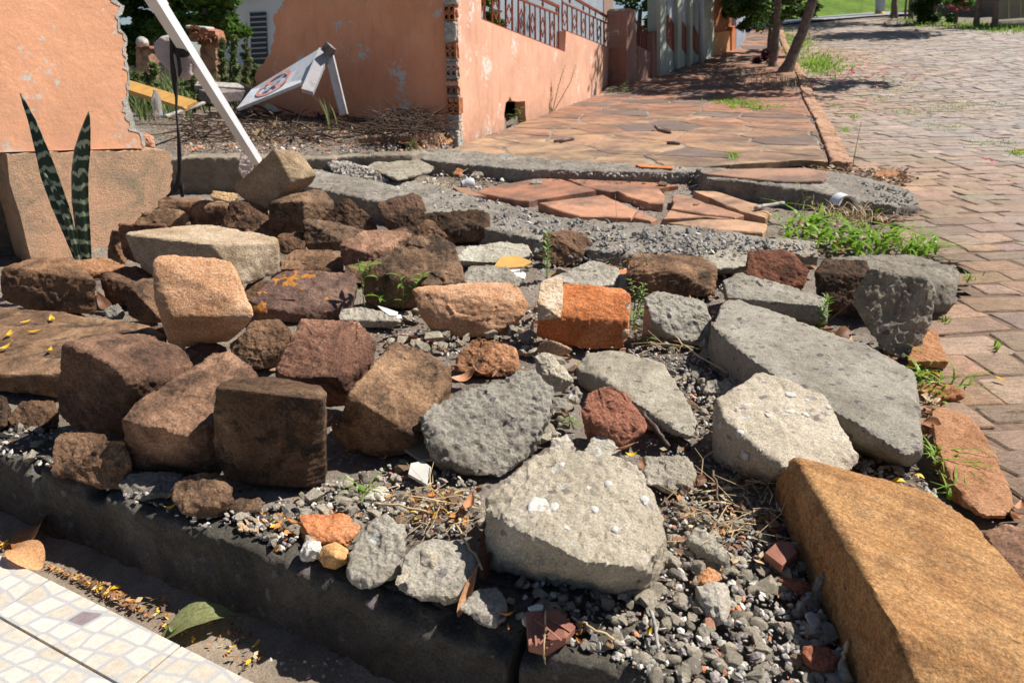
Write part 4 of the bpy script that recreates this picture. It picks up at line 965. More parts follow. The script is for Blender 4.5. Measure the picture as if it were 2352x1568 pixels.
# flowering branch tips hanging from the leaning tree are left with its crown
pp = G(2020, 36); up_ = empty('lamp_post', tuple(pp), 'grey concrete post with a yellow painted foot beside the road', 'post')
MB().tube([atY(2026, -250, pp[1]), atY(2021, 28, pp[1])], [0.13, 0.16], 10).build('shaft', M['metal_grey'], up_, smooth=True)
MB().tube([atY(2021, 28, pp[1]), np.array([pp[0], pp[1], pp[2]-0.05])], [0.165, 0.168], 10).build('painted_foot', m_plain('yellow_paint', (0.75, 0.42, 0.03), 0.6, 0.1), up_, smooth=True)
ga = G(2290, 57); gt = empty('gate', tuple(ga), 'cream panelled gate at the top right corner', 'gate')
for i in range(5):
    x0, x1 = 2293+i*27, 2317+i*27; y0 = 46-i*2
    q = [atY(x0, y0, ga[1]-0.25*i), atY(x1, y0-2, ga[1]-0.25*(i+0.9)), atY(x1, -120, ga[1]-0.25*(i+0.9)), atY(x0, -120, ga[1]-0.25*i)]
    MB().prism(q, (0, 0.05, 0)).build('panel', M['gatecream'], gt)
MB().prism([atY(2280, 60, ga[1]+0.2), atY(2440, 58, ga[1]-1.2), atY(2440, 42, ga[1]-1.2), atY(2292, 49, ga[1]+0.2)], (0, 0.15, 0)).build('base', M['plaster'], gt)
lb = MB().prism([atY(2100, 44, ga[1]+6), atY(2310, 50, ga[1]+3), atY(2310, -40, ga[1]+3), atY(2100, -30, ga[1]+6)], (0.02, 0.2, 0)).build('timber_fence', M['wood_dark']); tag(lb, 'dark timber fence behind the verge trees', 'fence')

# ------------------------------------------------------------------ behind the breach: house, garden, ruins
hx = 19.0
hs = MB().prism([atY(480, 190, hx), atY(760, 190, hx), atY(760, -160, hx), atY(480, -160, hx)], (0, 0.3, 0)).build('white_house', M['housewhite']); tag(hs, 'pale bluish white house with a dark louvred window', 'house')
wr = [(573, 58, ), (612, 33), (616, 146), (578, 150)]
fr = MB().prism([atY(570, 30, hx-0.03), atY(611, 28, hx-0.03), atY(616, 150, hx-0.03), atY(574, 150, hx-0.03)], (0, 0.025, 0)).build('window', M['glass'], hs)
for k in range(9):
    y = 40+k*12; MB().bar(atY(575, y, hx-0.06), atY(612, y-2, hx-0.06), 0.05, 0.03).build('louvre', M['metal_grey'], hs)
MB().prism([atY(569, 30, hx-0.07), atY(573, 30, hx-0.07), atY(577, 152, hx-0.07), atY(573, 152, hx-0.07)], (0, 0.06, 0)).build('frame', M['housewhite'], hs)
MB().bar(atY(480, -2, hx-0.35), atY(600, -22, hx-0.35), 0.35, 0.12).build('eaves', M['wood_dark'], hs)
gwall = MB().prism([atY(240, 250, 12.5), atY(660, 250, 12.5), atY(660, 150, 12.5), atY(240, 140, 12.5)], (0, 0.2, 0)).build('garden_wall', M['plaster']); tag(gwall, 'low grey garden wall behind the weeds', 'wall')
def bush(label, blobs, n_, size, mat, seed, base):
    p = np.array([blobs[0][0], blobs[0][1], tz(blobs[0][0], blobs[0][1])]); r_ = empty('garden_tree', tuple(p), label, 'tree', 'garden trees beyond the breach')
    MB().tube([p-[0, 0, .1], p+[0.05, 0, 0.7], np.array(blobs[0][:3])], [0.12, 0.09, 0.04], 8).build('trunk', M['bark'], r_)
    leaf_cloud('crown', blobs, n_, size, mat, r_, seed=seed)
bush('dark grey green garden tree beside the ragged wall edge', [bl(320, 20, 12, 75, 85), bl(400, -40, 12, 80, 80), bl(300, 120, 11.5, 50, 40)], 16000, 0.06, M['treeleaf'], 21, None)
bush('bright green garden tree in front of the white house', [bl(470, 20, 11, 80, 60), bl(440, -40, 11, 110, 60), bl(520, 60, 11.5, 45, 40), bl(400, 70, 11, 45, 45)], 16000, 0.055, M['bushleaf'], 22, None)
MB_ = M
def ruin_pillar(px0, px1, yt, yb, Y, label, cap):
    c0 = atY(px0, yb, Y); r_ = empty('ruined_pillar', tuple(c0), label, 'pillar')
    q = [atY(px0, yb, Y), atY(px1, yb, Y), atY(px1-2, yt, Y), atY(px0+2, yt, Y)]
    lump('shaft', [[p for p in q]+[p+[0, 0.25, 0] for p in q]], M['kerbstone'], vox=0.018, smooth=2, rough=(0.02, 0.01), parent=r_)
    if cap == 'ball':
        q = [atY(px0-3, yt+4, Y-0.04), atY(px1+4, yt+4, Y-0.04), atY(px1+2, yt-1, Y-0.04), atY(px0, yt-1, Y-0.04)]
        lump('cap', [q+[p+[0, 0.33, 0] for p in q]], M['terracotta'], vox=0.012, parent=r_)
        c = atY((px0+px1)/2, yt-9, Y+0.1); lump('ball', [[c+0.07*np.array(u)/np.linalg.norm(u) for u in np.random.default_rng(3).normal(size=(60, 3))]], M['plaster'], vox=0.01, chips=0, parent=r_)
    else:
        q = [atY(px0-28, yt+2, Y), atY(px1+6, yt+6, Y), atY(px1-4, yt-22, Y), atY(px0-22, yt-30, Y)]
        lump('brick_stub', [q+[p+[0, 0.25, 0] for p in q]], M['terracotta'], vox=0.018, rough=(0.03, 0.015), parent=r_)
        q = [atY(px0-34, yt-26, Y), atY(px1-22, yt-22, Y), atY(px1-22, yt-30, Y), atY(px0-34, yt-34, Y)]
        lump('slab', [q+[p+[0, 0.28, 0] for p in q]], M['plaster'], vox=0.014, parent=r_)
        leaf_cloud('creeper', [bl((px0+px1)/2-14, yt-6, Y-0.06, 30, 24, 6)], 260, 0.045, M['dryleaf'], r_, seed=7)
ruin_pillar(310, 344, 108, 235, 9.0, 'grey ruined pillar capped with a ball beside the wall edge', 'ball')
ruin_pillar(458, 498, 92, 225, 9.2, 'ruined pillar topped with broken brick and dry creeper', 'brick')
def weedstand(label, px, py0, py1, Y, n_, wpx, seed, mat='hazeleaf'):
    b_ = atY(px, py0, Y); b_[2] = tz(b_[0], b_[1]); r_ = empty('tall_weed', tuple(b_), label, 'weed', 'tall weeds in the ruined plot'); mb = MB(); r = np.random.default_rng(seed)
    for k in range(5): mb.tube([b_+[r.normal(0, .05), 0, 0], (atY(px+r.normal(0, wpx*.4), (py0+py1)/2, Y)), atY(px+r.normal(0, wpx*.6), py1+r.uniform(0, 10), Y)], [0.008, 0.006, 0.003], 5)
    mb.build('stem', M['twig'], r_)
    H = (py0-py1)
    leaf_cloud('foliage', [bl(px+r.normal(0, wpx*.4), py1+H*(k+.3)/9, Y, wpx*r.uniform(.5, 1.0)*(0.6+k/14), H*0.07) for k in range(9)], n_*2, 0.022, M[mat], r_, seed=seed, cl=2.6)
weedstand('tall pale weed in front of the white house wall, left one', 512, 200, 92, 8.6, 700, 9, 31)
weedstand('tall pale weed with feathery head nearest the house window', 535, 205, 88, 8.4, 800, 10, 32)
weedstand('tall pale weed growing closest to the shaded salmon wall', 566, 205, 90, 8.6, 700, 9, 33)
weedstand('bushy green weed between the ball capped pillar and the pole', 345, 240, 150, 7.2, 900, 22, 34)
weedstand('wispy green weed right of the black rag', 452, 245, 165, 7.4, 700, 26, 35)
weedstand('low wispy weed left beside the ragged wall edge', 312, 250, 165, 7.6, 600, 16, 36)
weedstand('brownish weed behind the fallen plank', 590, 215, 150, 8.2, 500, 18, 37)
# ------------------------------------------------------------------ the heap of stones
CATS = {'sandstone_block': 'stone block', 'rock': 'rock', 'concrete_chunk': 'concrete chunk', 'concrete_slab': 'concrete slab', 'stone_slab': 'stone slab', 'shard': 'shard', 'brick_piece': 'brick', 'pebble': 'pebble', 'stone': 'stone'}
GRP = {'lichenrock': 'sandstone blocks in the heap', 'brown': 'sandstone blocks in the heap', 'purple': 'sandstone blocks in the heap', 'orange': 'sandstone blocks in the heap', 'beige': 'sandstone blocks in the heap', 'grey': 'broken concrete pieces', 'dgrey': 'broken concrete pieces', 'pale': 'broken concrete pieces'}
def St(name, label, mat, tint, base, spec, drop=0.15, rough=None, chips=4, chipd=0.008, smooth=0, vox=None, freq=9, extra=None, strata=0.0, group=None):
    B, pts = parse(base[:2], spec, base[2]/100)
    P = with_drop(B, pts, base[2]/100, drop) if drop is not None else pts
    hs = [P]
    for e in (extra or []): hs.append(parse(base[:2], e, base[2]/100)[1])
    conc = mat in ('grey', 'dgrey', 'pale', 'slag')
    o = lump(name, hs, M[mat], vox, smooth, rough or ((0.009, 0.005) if conc else (0.009, 0.0035)), chips, chipd, freq, strata=strata)
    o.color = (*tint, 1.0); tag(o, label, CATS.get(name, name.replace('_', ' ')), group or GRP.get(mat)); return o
T1 = (1, 1, 1)
# --- back of the heap, against the foundation
St('sandstone_block', 'long brown block at the back, behind the beige cube and against the foundation', 'brown', (1.15, 1.1, 1.05), (470, 516, 6), '362,462,8 378,454,14 440,456,14 520,462,12 522,472,0 508,517,0 440,516,0 365,480,4')
St('sandstone_block', 'small light brown block left of the long back block', 'brown', (1.15, 1.15, 1.1), (370, 522, 7), '304,516,2 325,490,6 370,479,10 420,481,10 434,492,6 437,517,0 370,523,0 310,523,0')
St('stone_slab', 'thin dark red slab standing on edge behind the beige flat block', 'purple', (0.8, 0.65, 0.62), (300, 606, 2), '273,516,0 380,519,0 386,535,0 320,606,0 284,592,0 277,525,0 276,514,4 380,516,4 384,600,4', drop=None)
St('sandstone_block', 'narrow brown block leaning by the thin red slab', 'brown', (1.4, 1.3, 1.2), (265, 603, 1), '250,536,2 260,528,8 278,530,8 282,602,0 248,592,2')
St('sandstone_block', 'beige cube balanced on its corner at the top of the heap', 'beige', (0.80, 0.76, 0.70), (600, 487, 11), '629,342,4 690,348,16 727,402,10 672,418,0 538,430,5 545,444,5 600,488,0 718,418,12 660,468,10 598,478,16', drop=None, rough=(0.006, 0.002))
St('sandstone_block', 'dark brown block directly under the balanced beige cube', 'brown', (0.75, 0.7, 0.7), (560, 525, 4), '504,526,0 526,463,8 560,459,10 612,478,12 620,520,2 600,526,0')
St('sandstone_block', 'squared dark brown block right of and below the balanced cube', 'brown', (0.95, 0.95, 0.95), (650, 533, 2), '618,466,0 696,464,0 700,505,0 693,531,0 640,534,0 617,522,0 690,440,22 712,432,24 746,440,24 770,467,20 742,502,16')
St('rock', 'triangular dark rock beside the squared brown block', 'brown', (0.85, 0.8, 0.8), (820, 531, 0), '738,504,6 788,453,10 802,453,10 850,497,4 872,529,0 800,531,0')
St('rock', 'dark pyramid shaped rock topping the right end of the heap', 'brown', (1.1, 1.0, 0.95), (970, 565, 5), '940,533,4 977,504,8 991,504,8 1032,547,2 1005,562,0 950,550,2')
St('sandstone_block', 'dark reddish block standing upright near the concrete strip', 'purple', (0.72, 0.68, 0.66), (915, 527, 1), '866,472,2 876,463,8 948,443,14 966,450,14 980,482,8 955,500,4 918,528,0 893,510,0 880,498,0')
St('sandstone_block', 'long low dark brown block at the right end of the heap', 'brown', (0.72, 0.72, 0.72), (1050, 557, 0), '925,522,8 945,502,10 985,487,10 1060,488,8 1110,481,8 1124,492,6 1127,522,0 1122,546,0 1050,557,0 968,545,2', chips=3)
St('sandstone_block', 'flat wedge block with a sloping dark top behind the pinkish block', 'brown', (0.95, 0.98, 1.0), (740, 576, 3), '696,507,4 710,503,10 780,514,12 850,532,12 800,566,2 735,577,0 698,560,0 790,556,0')
St('sandstone_block', 'pinkish topped block leaning on the big rounded boulder', 'purple', (1.45, 1.35, 1.3), (838, 616, 3), '778,560,4 850,525,18 920,527,20 948,537,18 882,574,4 836,580,0 840,616,0 790,602,2')
St('rock', 'big rounded brown boulder in the middle of the heap', 'brown', (1.05, 1.05, 1.05), (930, 706, 0), '832,628,4 852,607,6 950,541,20 1000,538,22 1040,555,20 1060,610,10 1066,640,4 1050,652,2 980,656,0 930,706,0 868,702,0 836,690,2', chips=3, freq=7, rough=(0.012, 0.004))
St('rock', 'low brown rock right of the beige flat block', 'brown', (1.05, 1.0, 0.95), (720, 626, 1), '640,602,4 680,573,14 760,573,14 786,585,10 788,622,0 740,626,0 645,620,0')
St('rock', 'small dark rock tucked behind the corner of the beige flat block', 'brown', (1.0, 0.9, 0.85), (670, 583, 3), '636,570,2 640,537,8 690,534,10 702,547,6 697,572,0 650,583,0')
St('sandstone_block', 'large flat block spotted with orange lichen', 'lichenrock', (1, 1, 1), (690, 737, 0), '578,690,3 582,676,6 645,625,22 690,619,24 815,628,24 820,655,16 800,705,4 745,734,0 690,738,0 585,724,0 620,708,0 745,712,2', chips=3)
St('sandstone_block', 'flat brown block behind the left end of the heap, lit on top', 'brown', (1.25, 1.15, 1.05), (100, 716, 2), '5,612,2 85,592,16 165,590,18 150,622,5 219,645,3 183,716,0 60,711,0 5,692,0 2,650,0')
St('stone_slab', 'thin sunlit slab lying left of the beige flat block', 'orange', (0.6, 0.56, 0.52), (205, 640, 9), '140,620,2 155,598,10 240,592,14 297,612,8 240,625,2 205,640,0 160,634,0')
St('sandstone_block', 'dark block with a sloping top left of the orange tan cube', 'brown', (0.78, 0.72, 0.7), (290, 700, 0), '228,632,4 310,610,18 350,630,16 356,660,6 300,655,2 262,690,0 290,702,0 350,700,2 240,676,0')
St('sandstone_block', 'dark squared block half hidden by the orange tan cube', 'brown', (0.82, 0.8, 0.78), (340, 741, 1), '287,656,2 335,640,12 356,640,14 365,680,8 376,741,0 332,740,0 295,722,0 300,660,0')
St('concrete_chunk', 'small round grey stone in the shade beside the big flat slab', 'grey', (0.9, 0.92, 0.95), (258, 731, 1), '233,715,2 245,702,4 270,698,5 288,715,3 276,730,0 250,731,0')
St('sandstone_block', 'beige flat block with a smooth sunlit top', 'beige', T1, (560, 655, 7), '289,540,8 292,534,10 440,518,34 485,517,36 640,545,22 640,600,20 641,627,17 557,655,0 520,650,2 486,563,0 346,634,7 312,600,8 634,560,14', drop=None, rough=(0.006, 0.003), chips=3, chipd=0.006)
St('sandstone_block', 'orange tan cube with a bright slanting face', 'orange', (0.98, 0.98, 0.98), (450, 797, 7), '349,594,11 360,586,13 372,585,14 495,594,16 530,604,15 542,625,13 580,715,0 578,727,-1 397,727,-1 356,690,4 388,786,5 418,797,6 521,782,6 560,750,6 470,700,30 430,770,22', drop=None, rough=(0.007, 0.002), chips=3, freq=6)
St('stone_slab', 'big flat weathered slab at the left edge with petals on it', 'brown', (1.12, 1.1, 1.05), (60, 905, 0), '-260,720,h9 0,706,h9 130,715,h9 345,746,h8 390,770,h8 330,800,h8 145,850,h8 138,856,h8 98,860,h8 0,860,h8 -240,850,h8 132,910,0 60,903,0 0,893,0 -240,870,0', chips=0, freq=4, rough=(0.010, 0.003))
St('stone', 'flat brown stone wedged beneath the orange tan cube', 'brown', (0.85, 0.85, 0.85), (360, 786, 4), '312,766,4 345,750,8 385,746,10 398,775,4 335,786,0 380,784,0')
St('rock', 'added dark filler rock in the gap behind the leftmost front block', 'brown', (0.8, 0.76, 0.74), (450, 850, 0), '420,850,0 430,800,6 480,780,12 520,800,10 530,850,0', chips=3)  # this and the next five: unseen dark rocks added to darken pale gaps
St('rock', 'added dark filler rock between the orange tan cube and the lichen spotted block', 'brown', (0.8, 0.76, 0.74), (590, 790, 0), '560,790,0 570,740,8 620,735,12 640,760,6 630,790,0', chips=3)
St('rock', 'added dark filler rock below the beige flat block and left of the lichen block', 'brown', (0.8, 0.76, 0.74), (590, 690, 0), '560,692,0 565,650,8 600,640,12 630,650,8 620,690,0', chips=3)
St('rock', 'added dark filler rock under the long low dark block', 'brown', (0.8, 0.76, 0.74), (900, 575, 0), '850,575,0 860,540,8 930,520,14 960,545,6 950,575,0', chips=3)
St('rock', 'added dark filler rock beneath the balanced beige cube', 'brown', (0.8, 0.76, 0.74), (600, 545, 0), '560,545,0 565,515,8 640,510,12 650,540,0', chips=3)
St('rock', 'added dark filler rock between the pinkish block and the rounded boulder', 'brown', (0.8, 0.76, 0.74), (825, 650, 0), '790,650,0 795,610,8 850,600,12 860,650,0', chips=3)
# --- front row
St('sandstone_block', 'bulky dark purple brown block in the front row, leftmost', 'purple', (0.78, 0.72, 0.70), (282, 1000, 3), '147,788,4 245,766,18 330,770,22 425,799,22 442,842,16 408,872,10 300,926,3 283,1000,3 200,975,4 136,946,6 133,890,5 140,830,4 287,870,-2 262,842,-1', drop=0.2, rough=(0.011, 0.005))
St('sandstone_block', 'front row block with a notched top and a lit brown face', 'purple', (1.05, 0.98, 0.92), (400, 1085, 2), '278,962,2 292,935,5 440,850,20 505,807,28 528,808,28 592,856,24 498,972,3 420,997,-2 340,973,-2 300,1073,4 345,1086,4 462,1081,4 494,1052,5', drop=0.2)
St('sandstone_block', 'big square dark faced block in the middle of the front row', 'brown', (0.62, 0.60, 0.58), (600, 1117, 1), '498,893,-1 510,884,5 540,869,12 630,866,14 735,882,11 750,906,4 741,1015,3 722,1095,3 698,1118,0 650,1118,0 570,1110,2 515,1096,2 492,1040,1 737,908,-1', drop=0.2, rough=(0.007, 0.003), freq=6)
St('sandstone_block', 'rough reddish purple block with white flecks behind the square dark block', 'purple', (1.18, 0.98, 0.95), (760, 935, 5), '688,732,18 822,741,20 862,785,15 853,832,10 806,900,3 772,866,-1 700,869,-1 628,862,2 640,828,8 770,930,6 748,936,6 640,884,7', drop=0.25)
St('sandstone_block', 'speckled brown block leaning between the square dark block and the grey concrete', 'brown', (1.25, 1.22, 1.15), (860, 1048, 1), '905,784,26 955,800,26 1043,847,22 1030,885,18 958,1004,-1 800,907,2 765,1002,4 800,1028,4 870,1049,4 932,1038,4 985,930,8', drop=0.25, chips=4)
St('rock', 'pointed brown rock behind the front row', 'brown', (1.15, 1.1, 1.05), (600, 846, 1), '523,797,4 560,765,6 620,733,12 650,732,12 669,757,8 650,802,2 610,846,0 565,840,0 540,818,2')
St('concrete_chunk', 'rough grey concrete block against the speckled brown block', 'grey', (0.92, 0.92, 0.92), (1100, 1092, 0), '968,957,9 990,932,14 1130,880,24 1205,849,30 1228,852,30 1269,893,24 1260,955,17 1195,1058,5 1149,1094,0 1085,1086,0 1005,1051,0 974,1000,3', drop=0.2, rough=(0.014, 0.008))
St('rock', 'rusty brown craggy rock behind the grey concrete block', 'brown', (1.55, 1.25, 1.05), (1100, 865, 0), '1036,846,2 1052,812,6 1090,775,12 1150,783,12 1190,804,9 1194,846,2 1160,866,0 1075,863,0', rough=(0.012, 0.006))
St('rock', 'dark brown rock below the leftmost front block', 'brown', (0.85, 0.8, 0.78), (150, 1096, 0), '108,1082,0 124,1012,5 152,990,8 240,998,9 246,1022,6 200,1090,0 170,1097,0 128,1092,0')
St('rock', 'brown rock with one sunlit corner beneath the notched block', 'brown', (1.0, 0.95, 0.9), (240, 1119, 0), '168,1096,2 192,1048,4 250,1010,7 286,1007,7 301,1062,3 272,1119,0 230,1119,0')
St('concrete_chunk', 'shaded grey chunk on the kerb under the notched block', 'dgrey', (1.1, 1.1, 1.1), (310, 1140, 0), '267,1106,3 298,1084,6 332,1081,7 418,1088,8 392,1140,1 330,1151,0 292,1141,0')
St('rock', 'dark rounded rock on the kerb left of the square dark block', 'brown', (0.85, 0.82, 0.8), (465, 1188, 0), '396,1146,2 404,1110,5 440,1085,8 500,1090,8 532,1130,3 511,1162,0 465,1189,0 420,1176,0')
St('rock', 'low flat dark rock beneath the square dark block', 'brown', (0.8, 0.8, 0.8), (560, 1183, 0), '517,1160,2 540,1140,5 590,1139,6 606,1155,3 600,1176,0 540,1184,0')
St('rock', 'small brown rock shaded under the big flat slab', 'brown', (0.9, 0.85, 0.8), (80, 986, 0), '20,965,2 50,920,6 122,920,8 131,946,4 92,986,0 40,986,0')
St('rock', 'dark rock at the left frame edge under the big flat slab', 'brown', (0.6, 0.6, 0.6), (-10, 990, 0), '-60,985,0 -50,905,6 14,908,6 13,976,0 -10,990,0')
# --- right half
St('rock', 'light tan crescent shaped rock with a scooped top', 'orange', (0.92, 0.93, 0.95), (1060, 771, 0), '947,664,3 960,657,8 1060,662,12 1100,658,14 1165,649,16 1192,660,13 1214,698,6 1205,722,3 1150,755,0 1070,772,0 1015,765,0 975,738,0 955,700,1', drop=0.35, rough=(0.008, 0.003), chips=3)
bk = St('brick_piece', 'orange brickwork chunk with pale mortar along its edges', 'brick', T1, (1330, 797, 0), '1297,650,14 1362,655,14 1436,664,14 1448,682,8 1442,764,1 1425,800,0 1330,797,0 1232,771,2 1240,722,0 1440,737,1 1285,690,12', drop=0.1, rough=(0.006, 0.003), chips=4, chipd=0.010, group='bricks and tiles')
def part_lump(parent, name, mat, base, specs, rough=(0.005, 0.003), **k):
    hs = [parse(base[:2], s, base[2]/100)[1] for s in specs]; return lump(name, hs, M[mat], None, 0, rough, k.pop('chips', 2), parent=parent, **k)
part_lump(bk, 'mortar_lump', 'mortar', (1330, 797, 0), ['1235,692,0 1242,650,8 1262,631,13 1296,632,14 1299,664,9 1287,730,-1 1236,735,-1 1250,700,14'])
part_lump(bk, 'mortar_joint', 'mortar', (1330, 797, 0), ['1300,699,6.0 1360,704,5.7 1436,702,5.7 1436,704,5.2 1360,706.5,5.2 1300,701.5,5.5 1360,710,8 1300,706,9', '1425,800,-0.1 1442,764,1.0 1446,690,6.5 1438,700,5.5 1432,760,0.3 1436,780,1.5'])
St('sandstone_block', 'dark brown block on the rubble beside the spiky weed', 'brown', (0.92, 0.85, 0.82), (1290, 608, 0), '1244,600,1 1250,536,6 1300,528,14 1340,535,14 1361,560,8 1359,596,1 1290,609,0')
St('sandstone_block', 'long brown block with a split edge and split layers', 'brown', (1.15, 1.08, 1.0), (1560, 680, 0), '1436,616,6 1450,582,16 1475,581,18 1610,588,22 1646,611,16 1648,626,8 1641,680,0 1592,674,0 1500,656,2 1440,632,4 1560,626,2', drop=0.1, strata=0.003)
St('rock', 'glossy dark red wet looking rock behind the narrow grey slab', 'purple', (0.95, 0.62, 0.52), (1790, 664, 0), '1712,627,3 1720,575,12 1800,572,15 1831,590,12 1858,622,5 1842,661,0 1800,665,0 1738,641,1', chips=3)
St('concrete_slab', 'narrow grey concrete slab lying behind the long grey slab', 'grey', (0.88, 0.88, 0.86), (1800, 722, 0), '1662,645,h9 1698,626,h10 1800,655,h10 1902,686,h10 1899,742,h4 1880,762,0 1800,722,0 1670,682,0 1668,660,h9 1880,705,h10', drop=0.1)
St('concrete_slab', 'long grey concrete slab running towards the ochre slab', 'grey', (1.0, 1.0, 0.98), (2085, 1073, 0), '1637,750,h13 1662,690,h13 1702,687,h13 1850,745,h13 2000,798,h13 2098,850,h13 2110,930,h13 2114,1032,h11 2083,1046,h11 1985,985,h13 1800,880,h13 1690,800,h13 1628,800,h1 1700,862,h0 1940,970,h0 2085,1073,h0 2112,1046,h0', drop=0.05, chips=4, rough=(0.007, 0.004), vox=0.0085)
St('concrete_chunk', 'pale sandy concrete slab with white stones in front of the long grey slab', 'pale', (1.05, 1.02, 0.98), (1757, 1103, 0), '1638,925,h13 1700,884,h15 1745,853,h16 1775,873,h16 1890,905,h15 1935,985,h13 1970,1048,h11 1950,1085,h9 1795,1072,h12 1720,1008,h13 1650,955,h13 1638,985,h2 1700,1055,h0 1757,1103,h0 1800,1095,h0', drop=0.05, rough=(0.009, 0.004), chips=4)
big = St('concrete_chunk', 'big pale concrete boulder full of white stones in the foreground', 'pale', (0.98, 0.97, 0.94), (1405, 1363, 0), '1108,1168,h14 1120,1140,h14.5 1215,1060,h16 1250,1033,h16 1400,1040,h16 1470,1078,h15 1495,1120,h14 1526,1235,h11 1505,1275,h10 1480,1305,h13 1335,1287,h16 1205,1224,h16 1128,1225,h3 1215,1296,h1 1300,1322,h0 1405,1364,h0 1475,1340,h0 1520,1265,h2', drop=0.05, rough=(0.013, 0.007), chips=3)
St('concrete_chunk', 'small light grey chunk right of the big pale boulder', 'grey', (1.3, 1.28, 1.22), (1550, 1138, 0), '1480,1110,2 1486,1050,10 1540,1040,12 1575,1044,12 1598,1086,6 1590,1112,1 1566,1139,0 1486,1112,1', rough=(0.010, 0.006))
St('shard', 'big terracotta shard leaning beside the wet sticks', 'terracotta', T1, (1430, 1022, 0), '1335,945,4 1350,905,8 1392,890,10 1405,884,11 1440,905,10 1484,975,4 1476,992,2 1430,1023,0 1385,978,2 1342,962,3', drop=0.3, group='bricks and tiles', chips=2)
St('concrete_slab', 'long flat light grey slab behind the terracotta shard', 'grey', (1.18, 1.16, 1.08), (1560, 1000, 0), '1318,846,h3 1345,812,h6 1410,803,h7 1525,835,h7 1585,930,h7 1602,975,h6 1590,1004,h5 1560,994,h5 1460,925,h6 1390,870,h6 1325,868,h1 1400,905,h0 1500,965,h0 1560,1006,h0', drop=0.05, rough=(0.007, 0.004))
St('stone', 'upright pale wedge stone on top of the grey concrete block', 'pale', (1.05, 1.05, 1.02), (1275, 897, 3), '1230,816,3 1240,803,5 1257,806,4 1300,850,4 1319,880,1 1272,897,0 1237,872,1 1250,850,-1', drop=0.3)
St('concrete_chunk', 'grey pitted concrete block right of the orange brickwork chunk', 'grey', (0.95, 0.95, 0.93), (1600, 790, 0), '1474,688,10 1510,667,14 1610,689,14 1634,716,8 1628,792,1 1602,792,0 1540,771,0 1498,740,2', drop=0.1)
St('concrete_slab', 'dark concrete slab standing upright at the street edge', 'dgrey', (1.2, 1.18, 1.1), (2080, 822, 0), '1964,690,2 1975,650,2 2000,617,3 2022,622,3 2130,640,5 2148,656,6 2136,742,4 2115,792,2 2080,823,0 2046,816,0 2010,781,0 1984,736,0 2000,630,14 2120,650,16 2100,780,12', drop=None, rough=(0.014, 0.0055))
St('concrete_slab', 'large flat concrete slab behind the upright one at the street edge', 'dgrey', (1.25, 1.22, 1.15), (2100, 735, 0), '1905,592,h14 2010,586,h14 2100,584,h14 2202,622,h13 2199,650,h11 2140,655,h12 2000,628,h13 2190,700,h4 2185,712,h1 2000,700,h6', drop=0.15)
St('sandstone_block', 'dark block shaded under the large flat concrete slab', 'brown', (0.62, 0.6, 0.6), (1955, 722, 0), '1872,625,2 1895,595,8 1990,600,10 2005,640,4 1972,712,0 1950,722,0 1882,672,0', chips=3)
St('concrete_slab', 'grey flat slab left of the glossy red rock', 'grey', (0.98, 0.97, 0.92), (1660, 628, 0), '1586,580,h7 1600,571,h8 1714,565,h8 1722,580,h7 1714,614,h7 1645,618,h7 1650,630,0 1710,628,0 1590,592,h2', drop=0.1)
St('concrete_slab', 'grey flat slab behind the glossy red rock', 'grey', (1.05, 1.03, 0.98), (1850, 602, 0), '1754,558,h7 1790,546,h8 1870,555,h8 1872,582,h6 1850,588,h6 1765,563,h6 1848,603,0 1770,575,0', drop=0.1)
St('concrete_slab', 'flat light grey slab behind the orange brickwork chunk', 'grey', (1.1, 1.1, 1.08), (1350, 664, 0), '1260,642,h4 1355,597,h7 1420,615,h7 1427,630,h5 1408,655,h4 1350,660,h4 1345,668,0', drop=0.1)
St('stone', 'whitish layered stone behind the orange brickwork chunk', 'pale', (1.1, 1.12, 1.1), (1440, 667, 0), '1410,656,3 1425,630,7 1470,627,8 1482,645,4 1462,664,0 1430,667,0', chips=2)
St('concrete_slab', 'pale crumbling slab in front of the gravelly concrete strip', 'pale', (0.88, 0.92, 0.92), (1140, 616, 0), '1048,590,h4 1080,564,h6 1160,556,h7 1215,565,h6 1223,586,h4 1150,606,h4 1058,603,h3 1140,616,0', drop=0.1)
St('concrete_slab', 'flat grey slab just behind the crescent shaped rock', 'grey', (0.98, 0.98, 0.95), (1130, 662, 0), '1060,642,h4 1080,610,h6 1160,612,h6 1197,640,h5 1192,656,h4 1080,656,h4 1075,663,0', drop=0.1)
St('concrete_chunk', 'crumbly pale mortar lump beside the white tile shards', 'pale', (0.9, 0.92, 0.95), (840, 748, 0), '772,735,h2 785,712,h4 830,704,h5 880,716,h4 930,738,h3 900,752,0 840,750,0', drop=0.1)
St('concrete_chunk', 'grey crushed gravel mound on the far concrete strip', 'slag', (1.6, 1.6, 1.65), (830, 415, 0), '750,372,h15 800,372,h17 860,390,h16 900,418,h9 830,420,h8 760,395,h12', drop=0.0, rough=(0.02, 0.012))
St('concrete_slab', 'thick tilted grey slab beside the crushed gravel mound', 'grey', (0.85, 0.83, 0.76), (920, 415, 3), '840,384,h15 880,362,h16 945,358,h16 1000,385,h14 990,394,h13 915,414,h13 905,404,h14 920,420,0', drop=0.0)
oc = St('stone_slab', 'huge ochre stone slab filling the lower right corner', 'ochre', T1, (1970, 1568, 0), '1786,1098,h5 1800,1060,h11 1831,1052,h14 1892,1082,h14 2040,1118,h13 2130,1130,h12 2232,1202,h12 2352,1335,h12 2500,1500,h12 2560,1700,h12 2130,1620,h15 2104,1568,h15.5 2060,1450,h15.5 1960,1250,h15.5 1900,1150,h15 1800,1180,h0 1850,1275,h0 1910,1390,h0 1972,1568,h0 2020,1700,h0', drop=0.0, rough=(0.007, 0.0022), chips=0, vox=0.0065, freq=4, group='sandstone blocks in the heap')
